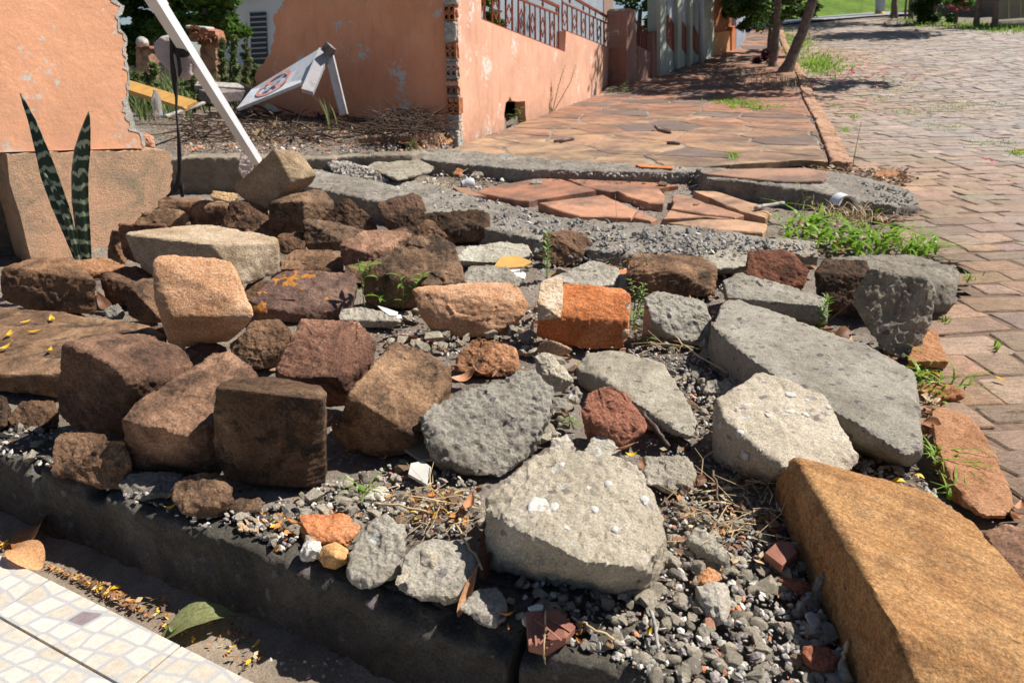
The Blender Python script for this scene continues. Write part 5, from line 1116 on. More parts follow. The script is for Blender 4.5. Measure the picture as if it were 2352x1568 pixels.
St('kerb_stone', 'long flat rough kerb stone between the rubble and the street', 'orange', (0.66, 0.60, 0.55), (2270, 1185, 0), '2140,945,h3 2165,930,h3 2232,952,h3 2290,1050,h3 2332,1165,h3 2300,1195,h3 2250,1180,h3 2190,1110,h3 2150,1020,h3', drop=0.0, group='footpath kerb stones')
St('kerb_stone', 'flat kerb stone in the lower right beyond the ochre slab', 'purple', (1.2, 1.1, 1.05), (2330, 1320, 0), '2255,1215,h2 2300,1200,h3 2400,1230,h3 2480,1400,h3 2400,1420,h3 2330,1320,h2', drop=0.0, group='footpath kerb stones')
St('stone', 'small orange brown stone bedded right of the grassy slab corner', 'orange', (0.75, 0.62, 0.5), (2190, 915, 0), '2108,895,h2 2125,875,h4 2190,885,h4 2222,905,h3 2215,920,h1 2150,915,h1', drop=0.0)
St('stone', 'flat red sett standing proud beside the upright concrete slab', 'orange', (0.72, 0.64, 0.56), (2150, 842, 0), '2085,830,h4 2110,760,h4 2150,762,h4 2175,830,h4 2168,845,h1 2090,842,h2', drop=0.0)
# --- foreground
St('concrete_chunk', 'pale jagged chunk on the kerb edge beside the ochre pebble', 'pale', (0.82, 0.84, 0.86), (850, 1348, 0), '800,1326,1 806,1270,6 850,1200,14 886,1185,14 926,1206,12 922,1262,6 900,1321,2 872,1336,0 832,1349,0', rough=(0.010, 0.006))
two = St('concrete_chunk', 'pale rounded chunk on the kerb with two chips resting on it', 'pale', (0.88, 0.9, 0.92), (1000, 1387, 0), '907,1340,2 930,1282,8 975,1241,14 1046,1240,14 1092,1266,10 1086,1322,4 1050,1366,0 1020,1387,0 950,1366,0', rough=(0.010, 0.005))
St('stone', 'small cube shaped chip on the pale rounded chunk', 'pale', (1.05, 1.03, 1.0), (985, 1303, 11), '964,1262,2 1002,1257,4 1006,1285,1 990,1303,0 970,1300,0 984,1268,6', group='small chips', drop=0.1)
St('stone', 'flat elongated chip leaning on the pale rounded chunk', 'pale', (1.05, 1.02, 0.98), (925, 1352, 6), '913,1340,0 918,1320,1 950,1297,8 972,1296,9 962,1316,7 925,1353,0', group='small chips', drop=None)
St('stone', 'porous grey stone on the kerb right of the long brown leaf', 'grey', (1.2, 1.2, 1.2), (1135, 1438, 0), '1057,1396,1 1100,1355,6 1140,1351,7 1164,1385,4 1160,1421,1 1135,1438,0 1090,1421,0', rough=(0.006, 0.006), chips=2)
St('brick_piece', 'broken orange brick behind the white round stone', 'brick', (1.0, 1.12, 1.3), (770, 1247, 0), '680,1212,3 700,1184,8 800,1180,9 828,1210,4 826,1232,1 790,1247,0 720,1241,0 686,1226,1', group='bricks and tiles')
St('pebble', 'round white knobbly stone beside the ochre pebble', 'pale', (1.45, 1.55, 1.7), (715, 1289, 0), '688,1267,1 704,1241,4 738,1245,4 740,1270,1 716,1289,0 695,1285,0 720,1262,-1', chips=2, smooth=6)
St('pebble', 'smooth ochre yellow pebble on the kerb', 'orange', (1.15, 1.2, 0.95), (766, 1305, 0), '733,1280,2 742,1255,4 770,1245,5 797,1262,4 799,1285,1 770,1305,0 745,1300,0 770,1278,-2', chips=0, rough=(0.003, 0.0008), smooth=8)
St('stone', 'flat oval chip of pale wood like stone on the kerb', 'beige', (1.25, 1.1, 0.95), (590, 1222, 0), '540,1207,2 560,1191,5 620,1190,6 626,1206,3 592,1222,0 550,1218,0', chips=1)
St('stone', 'pale triangular stone on the gravel', 'pale', (0.98, 1.0, 1.04), (1660, 1430, 0), '1600,1346,h3 1682,1329,h3.5 1672,1380,h3 1668,1420,h2.5 1640,1430,h1 1625,1400,h2', drop=0.05)
St('stone', 'elongated grey stone lying behind the pale triangular stone', 'grey', (1.15, 1.15, 1.1), (1670, 1312, 0), '1583,1240,h2.5 1600,1212,h3.5 1626,1215,h3.5 1684,1290,h3 1671,1312,h1 1610,1268,h1.5', drop=0.05)
St('shard', 'bright orange half round shard on the gravel', 'brick', (1.1, 1.5, 2.0), (1620, 1345, 0), '1598,1344,0 1603,1325,1.5 1626,1304,2.5 1656,1318,2 1656,1332,0.5 1625,1338,-0.5', group='bricks and tiles', chips=0)
St('pebble', 'rusty red stone on the gravel below the ridged tile shard', 'terracotta', (1.1, 1.0, 0.85), (1835, 1363, 0), '1791,1335,2 1800,1318,3 1832,1320,3 1858,1348,1 1850,1364,0 1815,1352,0', chips=2)
St('brick_piece', 'dark red brick piece in the gravel by the foot of the ochre slab', 'terracotta', (0.8, 0.65, 0.55), (1880, 1547, 0), '1838,1510,1 1850,1490,3 1900,1491,4 1917,1513,2 1902,1548,0 1860,1537,0', group='bricks and tiles', chips=2)
St('stone', 'pointed grey stone leaning against the ochre slab', 'grey', (0.95, 0.93, 0.9), (1885, 1385, 0), '1864,1352,1 1888,1314,2 1900,1328,3 1902,1384,1 1882,1387,0', chips=1)
St('pebble', 'white quartz stone at the foot of the ochre slab', 'quartz', T1, (1880, 1452, 0), '1853,1408,2 1866,1404,3 1903,1440,1 1895,1452,0 1865,1440,0', chips=4, chipd=0.004)
St('stone', 'knobbly grey stone beside the rusty red stone', 'grey', (1.15, 1.13, 1.08), (1860, 1410, 0), '1826,1378,2 1848,1362,3 1876,1378,3 1880,1402,1 1860,1411,0 1832,1398,0', rough=(0.006, 0.005))
St('concrete_chunk', 'rounded pale lump behind the big pale boulder', 'pale', (0.95, 0.98, 1.02), (1385, 1046, 0), '1340,1046,1 1354,1010,6 1386,992,9 1412,1010,7 1428,1046,1 1385,1050,0', chips=2)
St('concrete_chunk', 'pale block left of the rounded lump behind the big boulder', 'pale', (1.1, 1.12, 1.15), (1290, 1046, 0), '1262,1036,1 1270,1004,5 1302,1000,7 1322,1030,2 1320,1047,0 1290,1047,0', chips=3)
St('stone', 'cream angular stone behind the big pale boulder', 'pale', (1.15, 1.12, 1.05), (1260, 1008, 0), '1233,1006,1 1245,970,6 1290,998,4 1290,1010,0', chips=2)
St('stone', 'small grey stone below the upright pale wedge', 'grey', (1.0, 1.0, 1.0), (1285, 948, 0), '1263,945,1 1270,915,4 1312,916,5 1302,940,1 1285,949,0', chips=2)
St('stone', 'pale stone standing right of the upright wedge stone', 'pale', (1.05, 1.06, 1.06), (1325, 925, 0), '1305,915,1 1312,892,3 1330,888,4 1340,905,2 1332,926,0', chips=2)
St('brick_piece', 'rusty mortar covered brick bit below the orange brickwork chunk', 'mortar', (0.85, 0.8, 0.8), (1260, 815, 0), '1230,800,h2 1240,785,h5 1268,782,h6 1300,796,h4 1318,808,h3 1280,816,0 1240,812,0', group='bricks and tiles', chips=3)
St('brick_piece', 'low red brick fragment under the crescent shaped rock', 'terracotta', (1.0, 0.95, 0.9), (940, 786, 0), '908,780,h1 920,768,h3 962,770,h3 970,782,h1 935,788,0', group='bricks and tiles', chips=2)
St('concrete_chunk', 'pale flat stone among the gravel behind the big boulder and shard', 'grey', (1.15, 1.15, 1.12), (1670, 905, 0), '1610,900,h1 1625,873,h3 1665,872,h4 1695,888,h3 1690,905,h1 1650,915,0', chips=3, rough=(0.010, 0.006))
St('stone', 'chalky white stone left of the long brown leaf', 'pale', (1.2, 1.25, 1.25), (870, 1150, 0), '838,1146,1 850,1125,3 880,1117,5 898,1128,4 895,1145,1 870,1152,0', chips=2)
St('brick_piece', 'broken clay tile edge on the debris in front of the salmon wall', 'brick', (0.9, 1.3, 1.6), (1025, 331, 0), '996,322,2 1012,312,8 1040,322,6 1028,332,0 1000,330,0', group='bricks and tiles', chips=1)
pch = St('render_chunk', 'salmon render chunk broken off beside the left wall end', 'pink', (0.9, 0.85, 0.85), (340, 343, 31), '310,316,0 326,303,2 352,312,4 355,340,0 338,344,0', chips=4)
St('stone', 'small yellowish flat stone left of the balanced beige cube', 'beige', (1.2, 1.05, 0.8), (510, 463, 8), '482,452,0 490,439,3 540,444,5 548,456,2 530,464,0 490,460,0', chips=1)
St('render_chunk', 'pale pink render chunk behind the foot of the white pole', 'pink', (0.85, 1.35, 2.0), (565, 410, 10), '548,390,0 552,350,3 575,344,5 582,375,2 568,412,0', chips=3)
# ------------------------------------------------------------------ retaining kerb of the ruined plot
def lotk(px, label):
    hs = []
    pts = [(onl(x, y)) for x, y in px]
    for a, b_ in zip(pts[:-1], pts[1:]):
        d = np.array([0.13, 0.99, 0])*0.26
        hs.append([a, b_, a+d, b_+d, a-[0, -0.03, 0.42], b_-[0, -0.03, 0.42], a+d-[0, 0, 0.42], b_+d-[0, 0, 0.42]])
    o = lump('retaining_kerb', hs, M['foundation_kerb'], vox=0.012, smooth=2, rough=(0.014, 0.006), chips=0, freq=6); return tag(o, label, 'kerb', 'kerb of the ruined plot')
M['foundation_kerb'] = m_concrete('weathered_kerb_concrete', (0.20, 0.16, 0.12), (0.30, 0.25, 0.19), (0.42, 0.36, 0.28), 0.2)
PK = np.array([-2.5, 5.36, 0.0]); nK = np.array([0.134, -0.991, 0])
def onl(px, py): return onplane(px, py, PK, nK)
lotk([(385, 366), (470, 362), (560, 362), (660, 366), (770, 366)], 'cracked concrete kerb of the ruined plot next to the foundation')
lotk([(772, 362), (860, 357), (946, 356)], 'smooth grey concrete kerb of the ruined plot running to the wall corner')

# ------------------------------------------------------------------ pebbles and gravel
def rock_proto(seed, sub=2, flat=0.7):
    r = np.random.default_rng(seed); bm = bmesh.new(); bmesh.ops.create_icosphere(bm, subdivisions=sub, radius=1.0)
    P = np.array([v.co[:] for v in bm.verts]); F = [[v.index for v in f.verts] for f in bm.faces]; bm.free()
    P = P*np.array([1.0, r.uniform(0.6, 0.95), r.uniform(0.5, 0.85)*flat+0.1])
    for k in range(9):
        d = r.normal(size=3); d /= np.linalg.norm(d); c = (P@d).max()*r.uniform(0.62, 0.9); P = P-np.outer(np.maximum(0, P@d-c), d)
    P += 0.05*np.stack([vnoise(P*2.3+seed+7*k) for k in range(3)], 1); return P, F
M['pebble'] = m_concrete('gravel_stone', (0.28, 0.25, 0.205), (0.44, 0.40, 0.335), (0.58, 0.535, 0.46), 0.1, pits=0.5)
PRO = [rock_proto(40+k) for k in range(9)]; PM = []
for k, (P, F_) in enumerate(PRO):
    me = bpy.data.meshes.new('pebble'); me.from_pydata(P.tolist(), [], F_); me.materials.append(M['pebble']); me.update(); PM.append(me)
def inpoly(x, y, poly):
    c = False; j = len(poly)-1
    for i in range(len(poly)):
        if (poly[i][1] > y) != (poly[j][1] > y) and x < (poly[j][0]-poly[i][0])*(y-poly[i][1])/(poly[j][1]-poly[i][1])+poly[i][0]: c = not c
        j = i
    return c
ZONES = [([(1190, 1310), (1420, 1375), (1530, 1260), (1560, 1150), (1680, 1130), (1790, 1150), (1810, 1220), (1900, 1420), (1965, 1568), (1985, 1620), (1640, 1620), (1540, 1568), (1390, 1505), (1210, 1440)], 185, 'in the gravel at the foot of the ochre slab', (8, 27)),
         ([(530, 1190), (700, 1120), (960, 1050), (1100, 1110), (1110, 1200), (1000, 1240), (900, 1200), (800, 1190), (640, 1270)], 62, 'in the debris along the kerb below the front row', (7, 20)),
         ([(1440, 790), (1530, 800), (1640, 830), (1700, 900), (1640, 1000), (1600, 980), (1540, 850)], 26, 'between the two long grey slabs', (6, 15)),
         ([(1240, 930), (1320, 920), (1340, 1010), (1240, 1020)], 10, 'behind the big pale boulder', (7, 16)),
         ([(850, 770), (1040, 760), (1230, 790), (1200, 840), (1060, 800), (880, 800)], 17, 'under the crescent shaped rock', (7, 18))]
KIND = [('grey', (1.4, 1.35, 1.26), 0.54), ('pale', (1.5, 1.44, 1.33), 0.26), ('dark', (0.7, 0.67, 0.66), 0.14), ('reddish', (1.7, 0.95, 0.7), 0.06)]
pr_ = np.random.default_rng(11)
for poly, cnt, where, (s0, s1) in ZONES:
    xs = [p[0] for p in poly]; ys = [p[1] for p in poly]; k = 0
    while k < cnt:
        x, y = pr_.uniform(min(xs), max(xs)), pr_.uniform(min(ys), max(ys))
        if not inpoly(x, y, poly): continue
        p = G(x, y); zc = p[1]*math.cos(TH)-(p[2]-CAM_H)*math.sin(TH); s = (s0+(s1-s0)*pr_.random()**1.25)*zc/1568
        nm, tc, _ = KIND[pr_.choice(4, p=[q[2] for q in KIND])]
        o = bpy.data.objects.new('pebble', PM[pr_.integers(0, 9)]); COL.objects.link(o)
        o.location = (p[0], p[1], p[2]+s*0.02); o.scale = (s, s, s); o.rotation_euler = (pr_.normal(0, 0.35), pr_.normal(0, 0.35), pr_.uniform(0, 6.28))
        t = pr_.uniform(0.8, 1.2); o.color = (tc[0]*t, tc[1]*t, tc[2]*t, 1); tag(o, 'small '+nm+' pebble '+where, 'pebble', nm+' pebbles '+where); k += 1
# angular chips of concrete and stone
def frag_proto(seed):
    r = np.random.default_rng(seed); P = r.normal(size=(13, 3)); P /= np.linalg.norm(P, axis=1)[:, None]; P *= r.uniform(0.75, 1.1, 13)[:, None]*np.array([1.0, r.uniform(0.55, 0.9), r.uniform(0.35, 0.65)])
    bm = bmesh.new(); hull(bm, [Vector(p) for p in P]); bmesh.ops.triangulate(bm, faces=bm.faces); bmesh.ops.subdivide_edges(bm, edges=bm.edges, cuts=2, use_grid_fill=True)
    Q = np.array([v.co[:] for v in bm.verts]); Q += 0.045*np.stack([fbm(Q*2.6+seed+9*k, 3) for k in range(3)], 1)
    for v, q in zip(bm.verts, Q): v.co = q
    bmesh.ops.recalc_face_normals(bm, faces=bm.faces); me = bpy.data.meshes.new('rubble_fragment'); bm.to_mesh(me); bm.free(); me.materials.append(M['pebble']); return me
FM = [frag_proto(200+k) for k in range(10)]
FZ = [([(1000, 690), (1230, 650), (1240, 770), (1200, 800), (900, 815), (880, 760)], 44, 'behind and below the crescent shaped rock', (10, 30)),
      ([(1215, 800), (1330, 815), (1335, 1050), (1220, 1060), (1260, 930)], 26, 'between the grey concrete block and the terracotta shard', (10, 30)),
      ([(1460, 770), (1640, 790), (1710, 900), (1650, 1010), (1590, 960), (1530, 840)], 22, 'between the two long grey slabs', (9, 26)),
      ([(560, 1180), (760, 1110), (950, 1060), (1110, 1120), (1110, 1220), (900, 1210), (640, 1270)], 48, 'in the debris along the kerb below the front row', (10, 28)),
      ([(1130, 1330), (1260, 1330), (1420, 1380), (1540, 1320), (1600, 1470), (1520, 1550), (1180, 1430)], 38, 'in front of the big pale boulder', (12, 32)),
      ([(1540, 1160), (1780, 1160), (1900, 1400), (1965, 1568), (1640, 1568), (1560, 1360)], 50, 'in the gravel at the foot of the ochre slab', (12, 36)),
      ([(1030, 560), (1250, 560), (1430, 600), (1230, 660), (1050, 660)], 16, 'around the pale crumbling slabs', (9, 24)),
      ([(1960, 1010), (2090, 1080), (2200, 1190), (2280, 1290), (2160, 1210), (1990, 1110)], 14, 'beyond the ochre slab', (9, 26)),
      ([(0, 990), (110, 970), (200, 1110), (60, 1060)], 10, 'in the shade at the left end of the kerb', (10, 24))]
for poly, cnt, where, (s0, s1) in FZ:
    xs = [p[0] for p in poly]; ys = [p[1] for p in poly]; k = 0
    while k < cnt:
        x, y = pr_.uniform(min(xs), max(xs)), pr_.uniform(min(ys), max(ys))
        if not inpoly(x, y, poly): continue
        p = G(x, y); zc = p[1]*math.cos(TH)-(p[2]-CAM_H)*math.sin(TH); s = (s0+(s1-s0)*pr_.random()**1.5)*zc/1568
        nm, tc = [('grey', (1.35, 1.3, 1.22)), ('grey', (1.1, 1.06, 1.0)), ('pale', (1.6, 1.53, 1.4)), ('brown', (1.0, 0.72, 0.55))][pr_.choice(4, p=[0.36, 0.12, 0.42, 0.10])]
        o = bpy.data.objects.new('rubble_fragment', FM[pr_.integers(0, 10)]); COL.objects.link(o)
        o.location = (p[0], p[1], p[2]+s*0.22); o.scale = (s, s, s); o.rotation_euler = (pr_.normal(0, 0.4), pr_.normal(0, 0.4), pr_.uniform(0, 6.28))
        o.color = (*tc, 1); tag(o, 'angular '+nm+' rubble fragment '+where, 'rubble', nm+' rubble fragments '+where); k += 1
# countless finer gravel as one thing
m, nt, b = new_mat('fine_gravel'); n = N(nt); v = n.obj
n.out(b, n.mix(1.0, n.attr('sett'), n.ramp(n.noise(v, 200, 3), [(0.3, 0.7), (0.7, 1.25)]), 'MULTIPLY'), n.bump(n.noise(v, 160, 4), 0.6, 0.003)); M['fine'] = m
FP = [rock_proto(70+k, 1) for k in range(8)]
def gravel(name, label, zones, seed, mat='fine', pal=None):
    r = np.random.default_rng(seed); VV_ = []; FF = []; CC = []; nb_ = 0
    pal = pal or [((0.27, 0.25, 0.22), 5), ((0.40, 0.37, 0.33), 3), ((0.13, 0.12, 0.115), 3), ((0.20, 0.17, 0.165), 2), ((0.40, 0.17, 0.09), 1), ((0.48, 0.455, 0.41), 0.6)]
    pc = np.array([p[0] for p in pal])*1.4; pw = np.array([p[1] for p in pal]); pw = pw/pw.sum()
    for poly, cnt, (s0, s1), h in zones:
        xs = [p[0] for p in poly]; ys = [p[1] for p in poly]; k = 0
        while k < cnt:
            x, y = r.uniform(min(xs), max(xs)), r.uniform(min(ys), max(ys))
            if not inpoly(x, y, poly): continue
            k += 1; p = G(x, y, h); s = s0+(s1-s0)*r.random()**2
            P, F_ = FP[r.integers(0, 8)]; a = r.uniform(0, 6.28); c, sn = math.cos(a), math.sin(a); t = r.normal(0, 0.4, 2)
            Q = P*s; Q = np.stack([Q[:, 0]*c-Q[:, 1]*sn, Q[:, 0]*sn+Q[:, 1]*c, Q[:, 2]+t[0]*Q[:, 0]+t[1]*Q[:, 1]], 1)+p+[0, 0, s*0.2]
            VV_.append(Q); FF.append(np.array(F_)+nb_); nb_ += len(Q); CC.append(np.tile(pc[r.choice(len(pc), p=pw)]*r.uniform(0.75, 1.25), (len(F_), 1)))
    V = np.concatenate(VV_); o = mesh_obj(name, V, np.concatenate(FF).tolist(), M[mat]); C = np.concatenate(CC)
    at = o.data.attributes.new('sett', 'FLOAT_COLOR', 'FACE'); at.data.foreach_set('color', np.concatenate([C, np.ones((len(C), 1))], 1).astype(np.float32).ravel())
    return tag(o, label, 'gravel', None, 'stuff')
gravel('gravel', 'fine grey gravel and rubble crumbs between the stones and concrete', [(ZONES[0][0], 1500, (0.002, 0.013), 0), (ZONES[1][0], 700, (0.003, 0.011), 0), (ZONES[2][0], 420, (0.003, 0.012), 0),
    ([(1050, 690), (1500, 650), (1640, 800), (1560, 860), (1300, 820), (900, 820), (860, 740)], 800, (0.004, 0.013), 0), ([(1480, 1000), (1620, 960), (1760, 1110), (1800, 1250), (1560, 1300), (1520, 1180)], 500, (0.003, 0.010), 0),
    ([(1000, 600), (1500, 560), (1760, 600), (1640, 720), (1300, 640)], 500, (0.005, 0.016), 0), ([(0, 985), (120, 960), (400, 1080), (600, 1180), (480, 1215), (200, 1110), (0, 1040)], 400, (0.003, 0.012), 0),
    ([(1020, 380), (1180, 400), (1120, 440), (1040, 440), (960, 430)], 160, (0.008, 0.03), 0), ([(1940, 1000), (2100, 1090), (2200, 1180), (2300, 1290), (2150, 1220), (1980, 1110)], 320, (0.004, 0.013), 0),
    ([(1640, 700), (1680, 850), (1880, 980), (1900, 1000), (1700, 880), (1600, 800)], 150, (0.005, 0.014), 0), ([(500, 1440), (1000, 1568), (700, 1568)], 40, (0.003, 0.010), 0),
    ([(1400, 420), (1600, 425), (1560, 480), (1480, 500)], 90, (0.004, 0.012), 0), ([(1900, 560), (2060, 520), (2050, 590), (1900, 600)], 80, (0.004, 0.012), 0)], 3)
gravel('slate_chips', 'dark slate chips set in the broken concrete strips', [([(720, 392), (1000, 428), (1290, 503), (1590, 523), (1870, 568), (1760, 590), (1420, 580), (1130, 525), (860, 460)], 900, (0.007, 0.022), 0.083),
    ([(1250, 550), (1420, 570), (1600, 565), (1720, 580), (1500, 600), (1330, 600), (1180, 570), (1120, 540)], 260, (0.008, 0.024), 0.03), ([(985, 345), (1340, 374), (1620, 388), (1600, 410), (1340, 405), (1040, 378)], 420, (0.008, 0.022), 0.07), ([(1900, 400), (2090, 440), (2105, 470), (2000, 465), (1900, 440)], 180, (0.008, 0.022), 0.075)], 4,
    pal=[((0.17, 0.165, 0.165), 5), ((0.26, 0.25, 0.24), 4), ((0.10, 0.10, 0.105), 2), ((0.34, 0.32, 0.29), 2)])
gravel('rubble_crumbs', 'orange and grey rubble crumbs along the kerb of the ruined plot', [([(400, 330), (700, 335), (1040, 325), (1040, 345), (800, 352), (420, 352)], 260, (0.008, 0.026), 0.0), ([(420, 280), (1000, 300), (1040, 320), (560, 330)], 140, (0.008, 0.026), 0)], 6,
    pal=[((0.27, 0.25, 0.22), 4), ((0.45, 0.2, 0.1), 3), ((0.33, 0.29, 0.24), 2), ((0.13, 0.10, 0.09), 4), ((0.5, 0.46, 0.4), 0.4)])
# ------------------------------------------------------------------ tile shards, sticks, leaves
def shard(name, label, px, h0, th, mat, grooves=None, group='bricks and tiles', tilt=0.0):
    top = [G(x, y, h0+th+tilt*i/len(px)) for i, (x, y) in enumerate(px)]
    mb = MB().prism(top, (0, 0, -th)); o = mb.build(name, M[mat]); md = o.modifiers.new('b', 'BEVEL'); md.width = 0.0012; md.segments = 2; tag(o, label, 'tile shard', group)
    if grooves:
        for k, (a, b_) in enumerate(grooves):
            MB().bar(G(*a, h0+th+0.0012), G(*b_, h0+th+0.0012), 0.0035, 0.0016).build('raised_rib', M[mat], o)
    return o
shard('tile_shard', 'ridged red floor tile shard on the kerb corner', [(1207, 1404), (1284, 1399), (1322, 1438), (1300, 1464), (1255, 1492), (1214, 1481)], 0.012, 0.016, 'floor_tile', [((1225, 1405), (1232, 1482)), ((1232, 1425), (1250, 1402)), ((1228, 1418), (1290, 1470)), ((1245, 1405), (1310, 1450)), ((1240, 1478), (1300, 1412)), ((1255, 1488), (1318, 1438))])
shard('tile_shard', 'ridged red floor tile shard close to the ochre slab', [(1757, 1268), (1786, 1242), (1815, 1243), (1832, 1266), (1796, 1298)], 0.012, 0.02, 'floor_tile', [((1772, 1278), (1808, 1245)), ((1806, 1246), (1818, 1276))], tilt=0.01)
shard('tile_shard', 'large white glazed tile shard under the leafy weed', [(866, 701), (890, 708), (914, 716), (912, 724), (895, 724), (878, 712)], 0.03, 0.006, 'white_tile', tilt=0.012, group='white tile shards')
shard('tile_shard', 'small white tile shard below the large white one', [(880, 724), (920, 722), (924, 730), (895, 734), (880, 731)], 0.02, 0.008, 'white_tile', group='white tile shards')
shard('tile_shard', 'grey mosaic tile shard in the debris below the speckled brown block', [(943, 1063), (972, 1057), (990, 1072), (980, 1112), (937, 1088)], 0.03, 0.008, 'white_tile', tilt=-0.012, group='white tile shards').color = (0.72, 0.70, 0.68, 1)
shard('tile_shard', 'brownish mosaic tile shard leaning under the grey concrete block', [(928, 1030), (962, 998), (990, 1030), (1000, 1052), (965, 1056)], 0.02, 0.008, 'white_tile', tilt=0.01, group='white tile shards').color = (0.45, 0.38, 0.28, 1)
shard('tile_shard', 'white chip of tile among the pale slabs by the spiky weed', [(1168, 620), (1195, 615), (1208, 628), (1205, 640), (1175, 632)], 0.04, 0.012, 'white_tile', group='white tile shards')
shard('slate_piece', 'flat yellow slate piece on the pale crumbling slab', [(1134, 612), (1150, 590), (1185, 586), (1222, 600), (1200, 612), (1160, 615)], 0.055, 0.008, 'wood_yellow', group=None)
shard('tile_shard', 'white glossy chip on the gravel left of the ridged tile shard', [(1212, 1393), (1235, 1385), (1248, 1388), (1246, 1400), (1220, 1402)], 0.02, 0.006, 'white_tile', group='white tile shards')
shard('roof_tile_piece', 'orange roof tile piece behind the long brown split block', [(1405, 620), (1440, 618), (1437, 632), (1412, 630)], 0.04, 0.012, 'brick', group='bricks and tiles')
shard('wood_splinter', 'thin orange splinters lying on the far concrete edge', [(1460, 378), (1545, 382), (1545, 387), (1470, 383)], 0.085, 0.012, 'brick', group=None)
def stick(name, label, px, r_, mat, h=0.012, group=None, n_=8, jit=0.002):
    pts = []
    for (x, y, *hh) in px: pts.append(G(x, y, hh[0] if hh else h))
    PP = []; RR = []
    for i in range(len(pts)-1):
        for k in range(5): t = k/5; PP.append(pts[i]*(1-t)+pts[i+1]*t+rng.normal(0, jit, 3)); RR.append(r_*rng.uniform(0.85, 1.12))
    PP.append(pts[-1]); RR.append(r_*0.8)
    o = MB().tube(PP, RR, n_).build(name, M[mat], smooth=True); tag(o, label, 'stick' if r_ > 0.003 else 'straw', group); return o
M['wetwood'] = m_plain('wet_dark_wood', (0.085, 0.060, 0.048), 0.35, 0.4, 40, bump=0.004)
stick('stick', 'wet dark stick beside the terracotta shard, left of two', [(1478, 948, 0.05), (1510, 990, 0.03), (1538, 1026)], 0.008, 'wetwood', group='sticks in the rubble')
stick('stick', 'thicker wet dark stick right of the terracotta shard', [(1526, 990, 0.025), (1552, 1002), (1580, 1029)], 0.012, 'wetwood', group='sticks in the rubble')
stick('stick', 'grey branch lying on the driveway flags by the grass clump', [(1735, 478, 0.04), (1760, 472, 0.04), (1800, 466, 0.03)], 0.013, 'wood_grey', group='sticks in the rubble')
stick('stick', 'short dark stick on the footpath near the drain hole', [(1272, 325, 0.06), (1290, 322, 0.07), (1318, 319, 0.06)], 0.017, 'bark', group='sticks on the footpath')
stick('stick', 'bent dark stick in the middle of the footpath', [(1505, 290, 0.09), (1512, 298, 0.06), (1540, 305, 0.06)], 0.018, 'bark', group='sticks on the footpath')
stick('stick', 'straight dark stick on the footpath nearest the kerb strip', [(1532, 328, 0.06), (1562, 330, 0.06)], 0.016, 'bark', group='sticks on the footpath')
stick('stick', 'brown seed stalk standing in the litter left of the ochre slab', [(1640, 1080, 0.06), (1650, 1140, 0.03), (1662, 1180)], 0.003, 'twig', group='sticks in the rubble')
stick('stick', 'dark forked twig lying on the setts right of the concrete tongue', [(2020, 512), (2055, 495), (2090, 482)], 0.005, 'twig', group='sticks in the rubble')
stick('straw', 'long pale straw lying across the ridged tile shard', [(1255, 1568, 0.0), (1252, 1480, 0.045), (1254, 1400, 0.04)], 0.0018, 'straw', group='straws')
stick('straw', 'flat yellow straw under the long brown leaf', [(862, 1152, 0.03), (920, 1162, 0.03), (985, 1176, 0.02)], 0.003, 'straw', group='straws')
stick('straw', 'pale straw slanting beside the long brown leaf', [(1048, 1202, 0.05), (1075, 1250, 0.06), (1108, 1308, 0.04)], 0.0026, 'straw', group='straws')
stick('straw', 'straw lying over the gravel right of the ridged shard', [(1315, 1418, 0.02), (1360, 1440, 0.03), (1412, 1468, 0.02)], 0.0024, 'straw', group='straws')
stick('straw', 'thin straw between the two long grey slabs', [(1548, 770, 0.03), (1600, 815, 0.04), (1680, 860, 0.02)], 0.0028, 'straw', group='straws')
stick('straw', 'long straw along the ochre slab top edge', [(2005, 1100, 0.03), (2110, 1155, 0.03), (2180, 1200, 0.03), (2270, 1290, 0.03)], 0.0035, 'straw', group='straws')
stick('straw', 'green and white straw stuck in the gravel at the ochre slab', [(1920, 1568, 0.0), (1935, 1510, 0.02), (1950, 1470, 0.04)], 0.004, 'straw', group='straws')
stick('straw', 'grey splinter of wood lying in the gravel', [(1495, 1400, 0.03), (1505, 1440, 0.03), (1512, 1490, 0.02)], 0.0035, 'wood_grey', group='straws', jit=0.0006)

def leaf_mesh(L, W, curl, fold, seed):
    r = np.random.default_rng(seed); nu, nv = 11, 7; V = []; F = []
    for i in range(nu):
        t = i/(nu-1); w_ = W*math.sin(math.pi*min(1, t*0.97+0.03))**0.75*(1.15-0.45*t)
        for j in range(nv):
            s = (j/(nv-1)-0.5)*2
            V.append((L*(t-0.5), w_*s*0.5*math.cos(fold*abs(s)), curl*L*(2*t-1)**2*0.5+abs(s)*w_*0.5*math.sin(fold)+0.05*W*mnoise.noise(Vector((t*4, s*2, seed)))+0.02*L*math.sin(seed+5*t)))
    for i in range(nu-1):
        for j in range(nv-1): F.append([i*nv+j, i*nv+j+1, (i+1)*nv+j+1, (i+1)*nv+j])
    st = MB().tube([(L*0.49, 0, curl*L*0.5), (L*0.62, 0.01*L, curl*L*0.6)], L*0.012, 5); b0 = len(V); V += [tuple(p) for p in st.V]; F += [[q+b0 for q in f] for f in st.F]
    me = bpy.data.meshes.new('leaf'); z0 = min(v[2] for v in V); me.from_pydata([(a, b_, c-z0) for a, b_, c in V], [], F); me.shade_smooth(); return me
LM = [leaf_mesh(1, 0.42, 0.25, 0.5, 1), leaf_mesh(1, 0.55, 0.45, 0.8, 2), leaf_mesh(1, 0.34, 0.15, 0.9, 3), leaf_mesh(1, 0.62, -0.3, 0.35, 4), leaf_mesh(1, 0.48, 0.7, 0.3, 5)]
LC = {}
